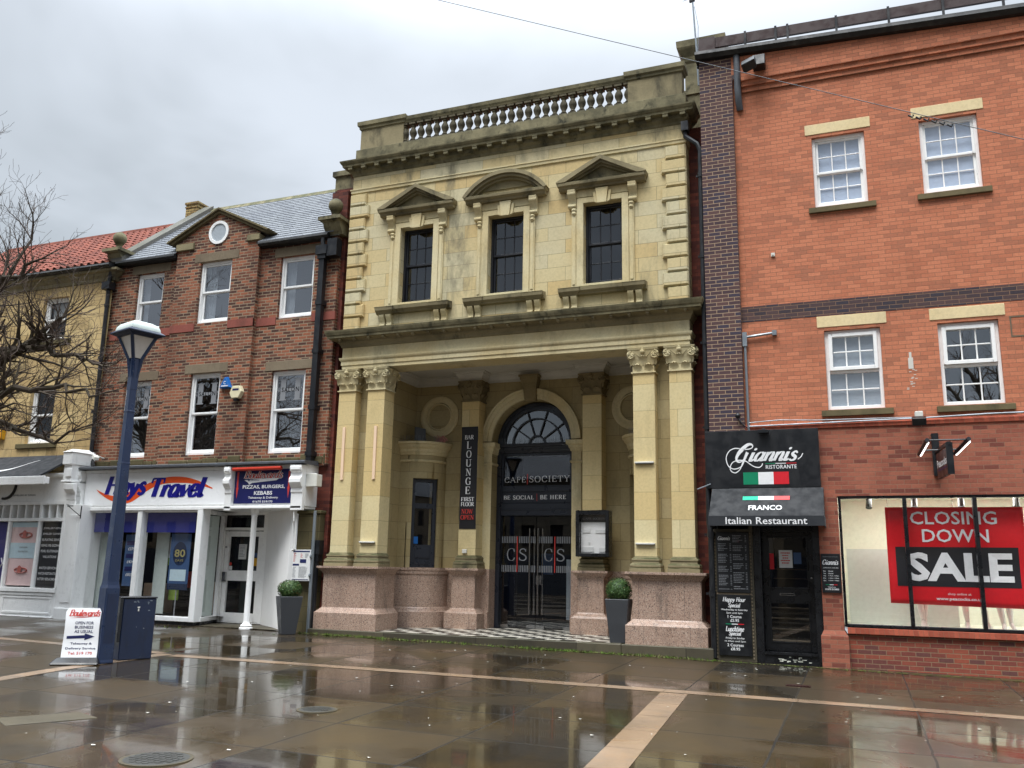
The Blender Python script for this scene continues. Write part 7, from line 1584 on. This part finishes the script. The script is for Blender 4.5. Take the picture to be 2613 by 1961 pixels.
for i in range(26): a = r.uniform(0, 6.3); p = Vector((-8.93+r.uniform(-.16, .12), 1.9+r.uniform(-.1, .1), 4.39+r.uniform(0, .12))); mm.obox(p, (.05*math.cos(a), .05*math.sin(a), .03), (-.012*math.sin(a), .012*math.cos(a), 0), (0, 0, .006))
tag(part(mm, 'litter_heap', None, 'pinklitter'), 'faded pink scraps of litter on the ledge beside the banner', 'litter')
# overhead cable, aerial
def catenary(a, b, sag, n=24): return [tuple(Vector(a).lerp(Vector(b), i/n)+Vector((0, 0, -4*sag*(i/n)*(1-i/n)))) for i in range(n+1)]
t = thing('overhead_cable', 'thin dark overhead cable slanting down across the sky and orange brick', 'cable', (-2, -2, 10))
m = MB().tube(catenary((-20.3, -2, 19.2), (5.2, -2, 6.98), .0), .007, 5); part(m, 'wire', t, 'iron')
m = MB()
for i in range(6): p = Vector((1.2, -2, 8.83)).lerp(Vector((1.75, -2, 8.57)), i/5); m.tube([tuple(p+Vector((-.03, 0, .02))), tuple(p+Vector((.03, 0, -.03))), tuple(p+Vector((.045, 0, .015)))], .016, 5)
part(m, 'clamp', t, 'iron')
t = thing('aerial_pole', 'thin white aerial pole with a cable on the corner of the brick block', 'aerial', (-2.62, .8, 11.8))
m = MB().tube([(-2.6, .8, 11.7), (-2.62, .8, 12.5), (-2.7, .8, 14.2)], .02, 6); m.tube([(-2.6, .78, 12.3), (-2.57, .78, 13.1), (-2.64, .78, 13.6)], .006, 4); part(m, 'pole', t, 'galv'); m = MB(); m.obox((-2.69, .8, 13.78), (.06, 0, .01), (0, .03, 0), (0, 0, .04)); m.tube([(-2.5, .8, 13.85), (-2.9, .8, 13.8)], .008, 4); part(m, 'clamp', t, 'iron')
m = MB().tube([(-2.38, -.02, 3.15), (-2.66, -.3, 3.0)], .012, 5); m.tube([(-2.5, -.05, 4.0), (-2.42, -.05, 3.15), (-2.36, -.05, 2.3)], .005, 4); tag(part(m, 'sign_stay', None, 'galv'), 'thin steel stay rod tied beside the black restaurant sign', 'stay rod')

# ------------------------------------------------------------------ bare trees
def tree(name, label, x, y, base, fork, limbs, seed, twigs=1.0, z_low=-99):
    rr = random.Random(seed); t = thing(name, label, 'tree', (x, y, base))
    tm = MB(); bm = MB().mat('bark'); n_t = [0]
    tm.tube([(x, y, base-.1), (x+.03, y, base+.3), (x-.02, y+.02, base+1.6), (fork[0], fork[1], fork[2])], [.42, .3, .26, .22], 12)
    def twig(p, d, L, r0, depth):
        n = 4 if depth > 1 else 3; pts = [p.copy()]; dd = d.normalized(); rad = [r0]; kids = []
        for i in range(n):
            dd = (dd+Vector((rr.gauss(0, .2), rr.gauss(0, .2), rr.gauss(0, .16)+.09))).normalized()
            p = p+dd*L/n; pts.append(p.copy()); rad.append(max(.0035, r0*(1-.62*(i+1)/n))); kids.append((p.copy(), dd.copy(), rad[-1]))
        bm.mat('bark' if r0 > .02 else 'twig'); bm.tube(pts, rad, 6 if r0 > .05 else (4 if r0 > .012 else 3), cap=False)
        if depth <= 0: return
        for k, (q, dv, rq) in enumerate(kids):
            for _ in range(0 if rr.random() < .1 else (1 if rr.random() < .72 else 2)):
                ax = dv.cross(Vector((rr.gauss(0, 1), rr.gauss(0, 1), rr.gauss(0, 1)))).normalized()
                a = rr.uniform(.5, 1.05); nd = (dv*math.cos(a)+ax*math.sin(a)+Vector((0, 0, .12))).normalized()
                twig(q, nd, L*rr.uniform(.42, .72), rq*rr.uniform(.55, .75), depth-1)
    for pts, r0 in limbs:
        P = [Vector(fork)]+[Vector(q) for q in pts]; q = []
        cr = crom3(P, 5); n = len(cr); rad = [r0*1.2*(1-.84*i/(n-1)) for i in range(n)]
        for i in range(1, n-1): cr[i] = cr[i]+Vector((rr.gauss(0, .05), rr.gauss(0, .05), rr.gauss(0, .05)))
        bm.mat('bark'); bm.tube(cr, rad, 8, cap=False)
        for i in range(2, n):
            for _ in range(2 if rr.random() < .45*twigs else 1):
                dv = (cr[i]-cr[i-1]).normalized(); ax = dv.cross(Vector((rr.gauss(0, 1), rr.gauss(0, 1), rr.gauss(0, 1)))).normalized(); a = rr.uniform(.45, 1.1)
                nd = dv*math.cos(a)+ax*math.sin(a)+Vector((0, 0, .15)); L = rr.uniform(.7, 1.5)*(1.15-.5*i/n)
                twig(cr[i], nd, L, max(.012, rad[i]*.55), 2)
        twig(cr[-1], cr[-1]-cr[-2], .8, rad[-1], 2)
    part(tm, 'trunk', t, 'bark', smooth=True); part(bm, 'branches', t)
    return t
def crom3(P, n):
    q = []; A = [P[0]*2-P[1]]+P+[P[-1]*2-P[-2]]
    for i in range(1, len(A)-2):
        for k in range(n):
            t = k/n; a, b, c, d = A[i-1:i+3]
            q.append((b*2+(c-a)*t+(a*2-b*5+c*4-d)*t*t+(b*3-a-c*3+d)*t**3)*.5)
    q.append(P[-1].copy()); return q
tree('bare_tree', 'bare winter tree with mossy branches reaching in from the left edge', -19.9, -3.4, gz(-19.9, -3.4), (-19.9, -3.4, 3.6), [
 ([(-19.5, -3.3, 6), (-19.0, -3.2, 8.8), (-18.6, -3.0, 10.8)], .17),
 ([(-18.9, -3.4, 5.8), (-17.8, -3.3, 7.3), (-16.7, -3.1, 8.0)], .14),
 ([(-18.4, -3.4, 5.0), (-17.0, -3.3, 5.6), (-16.0, -3.2, 6.3), (-15.5, -3.1, 6.8)], .13),
 ([(-18.2, -3.6, 4.5), (-16.7, -3.6, 4.9), (-15.2, -3.5, 5.0), (-13.9, -3.5, 4.75)], .11),
 ([(-18.6, -4.2, 5.0), (-17.4, -4.6, 6.0), (-16.6, -4.8, 6.8)], .09),
 ([(-18.4, -3.3, 5.4), (-16.8, -3.2, 6.0), (-15.4, -3.1, 5.8), (-14.4, -3.1, 5.5)], .11),
 ([(-19.4, -3.0, 5.5), (-18.2, -2.8, 7.2), (-17.5, -2.6, 9.2)], .11), ([(-18.9, -3.5, 5.0), (-17.9, -3.6, 6.4), (-16.9, -3.6, 7.2)], .1), ([(-18.8, -3.1, 4.3), (-17.8, -3.0, 4.9), (-16.6, -3.0, 5.1)], .09),
 ([(-18.5, -3.2, 4.2), (-16.9, -3.2, 4.35), (-15.6, -3.1, 4.0), (-14.6, -3.1, 4.2)], .08)], 11, .72)
tree('bare_tree', 'bare tree across the square seen mirrored in the windows of the orange brick', 6.6, -25, gz(6.6, -25), (6.6, -25, 3.2), [
 ([(6.2, -25, 6), (5.4, -24.6, 8.5), (4.6, -24, 11)], .22), ([(7.1, -25.5, 7), (7.4, -25.5, 10), (7, -25, 13)], .24), ([(8, -25, 5.5), (9.4, -25, 8), (10.4, -25, 10)], .18), ([(5.4, -25.4, 5.2), (4.2, -26, 7.5), (3.4, -26, 9.5)], .18), ([(6.4, -24, 6), (5.8, -23, 9), (6.2, -23, 12)], .18), ([(5.8, -24.6, 6.6), (4.6, -24.4, 8.6), (3.6, -24.2, 10.6)], .16), ([(7.2, -24.6, 6.2), (8.0, -24.2, 8.6), (8.4, -24, 11.4)], .16)], 5, 1.0)
# the far side of the square, behind the viewer: it only shows mirrored in glass and wet paving
for i, (x0, x1, h, lab, mt) in enumerate(((-95, -38, 10, 'long dark stone terrace far across the square mirrored in the travel shop glass', 'lintel'), (-38, -19, 8.5, 'plain stone terrace across the square mirrored in the left shop glass', 'opp'), (-19, -4.5, 9.5, 'dark stone terrace across the square mirrored in the cafe doors', 'lintel'), (-4.5, 11, 8.0, 'pale stone terrace across the square mirrored in the sale window', 'opp'), (11, 60, 9.0, 'stone terrace across the square mirrored at the right window edge', 'lintel'))):
    t = thing('terrace_building', lab, 'building', ((x0+x1)/2, -44, -.8), 'buildings across the square')
    hs = [(x, x+1.1, z, z+1.7) for z in (3.2, 5.8) for x in [x0+1.2+2.4*k for k in range(int((x1-x0-2)/2.4))]]
    m = MB().wall(x0, x1, -1.2, h, 0, [(a, b, c, d) for a, b, c, d in hs], .2); m.v = [(x, -44-y, z) for x, y, z in m.v]; part(m, 'front_wall', t, mt)
    m = MB()
    for a, b, c, d in hs: m.face([(a, -44.2, c), (b, -44.2, c), (b, -44.2, d), (a, -44.2, d)])
    part(m, 'window_glazing', t, 'darkroom')
    m = MB().loft([[(x0, -43.8, h), (x0, -47, h+2.8), (x0, -50, h)], [(x1, -43.8, h), (x1, -47, h+2.8), (x1, -50, h)]]); part(m, 'roof', t, 'slate'); m = MB().box(x0+.5, x1-.5, -43.98, -43.9, -.7, 2.6); part(m, 'shopfront', t, 'frame')
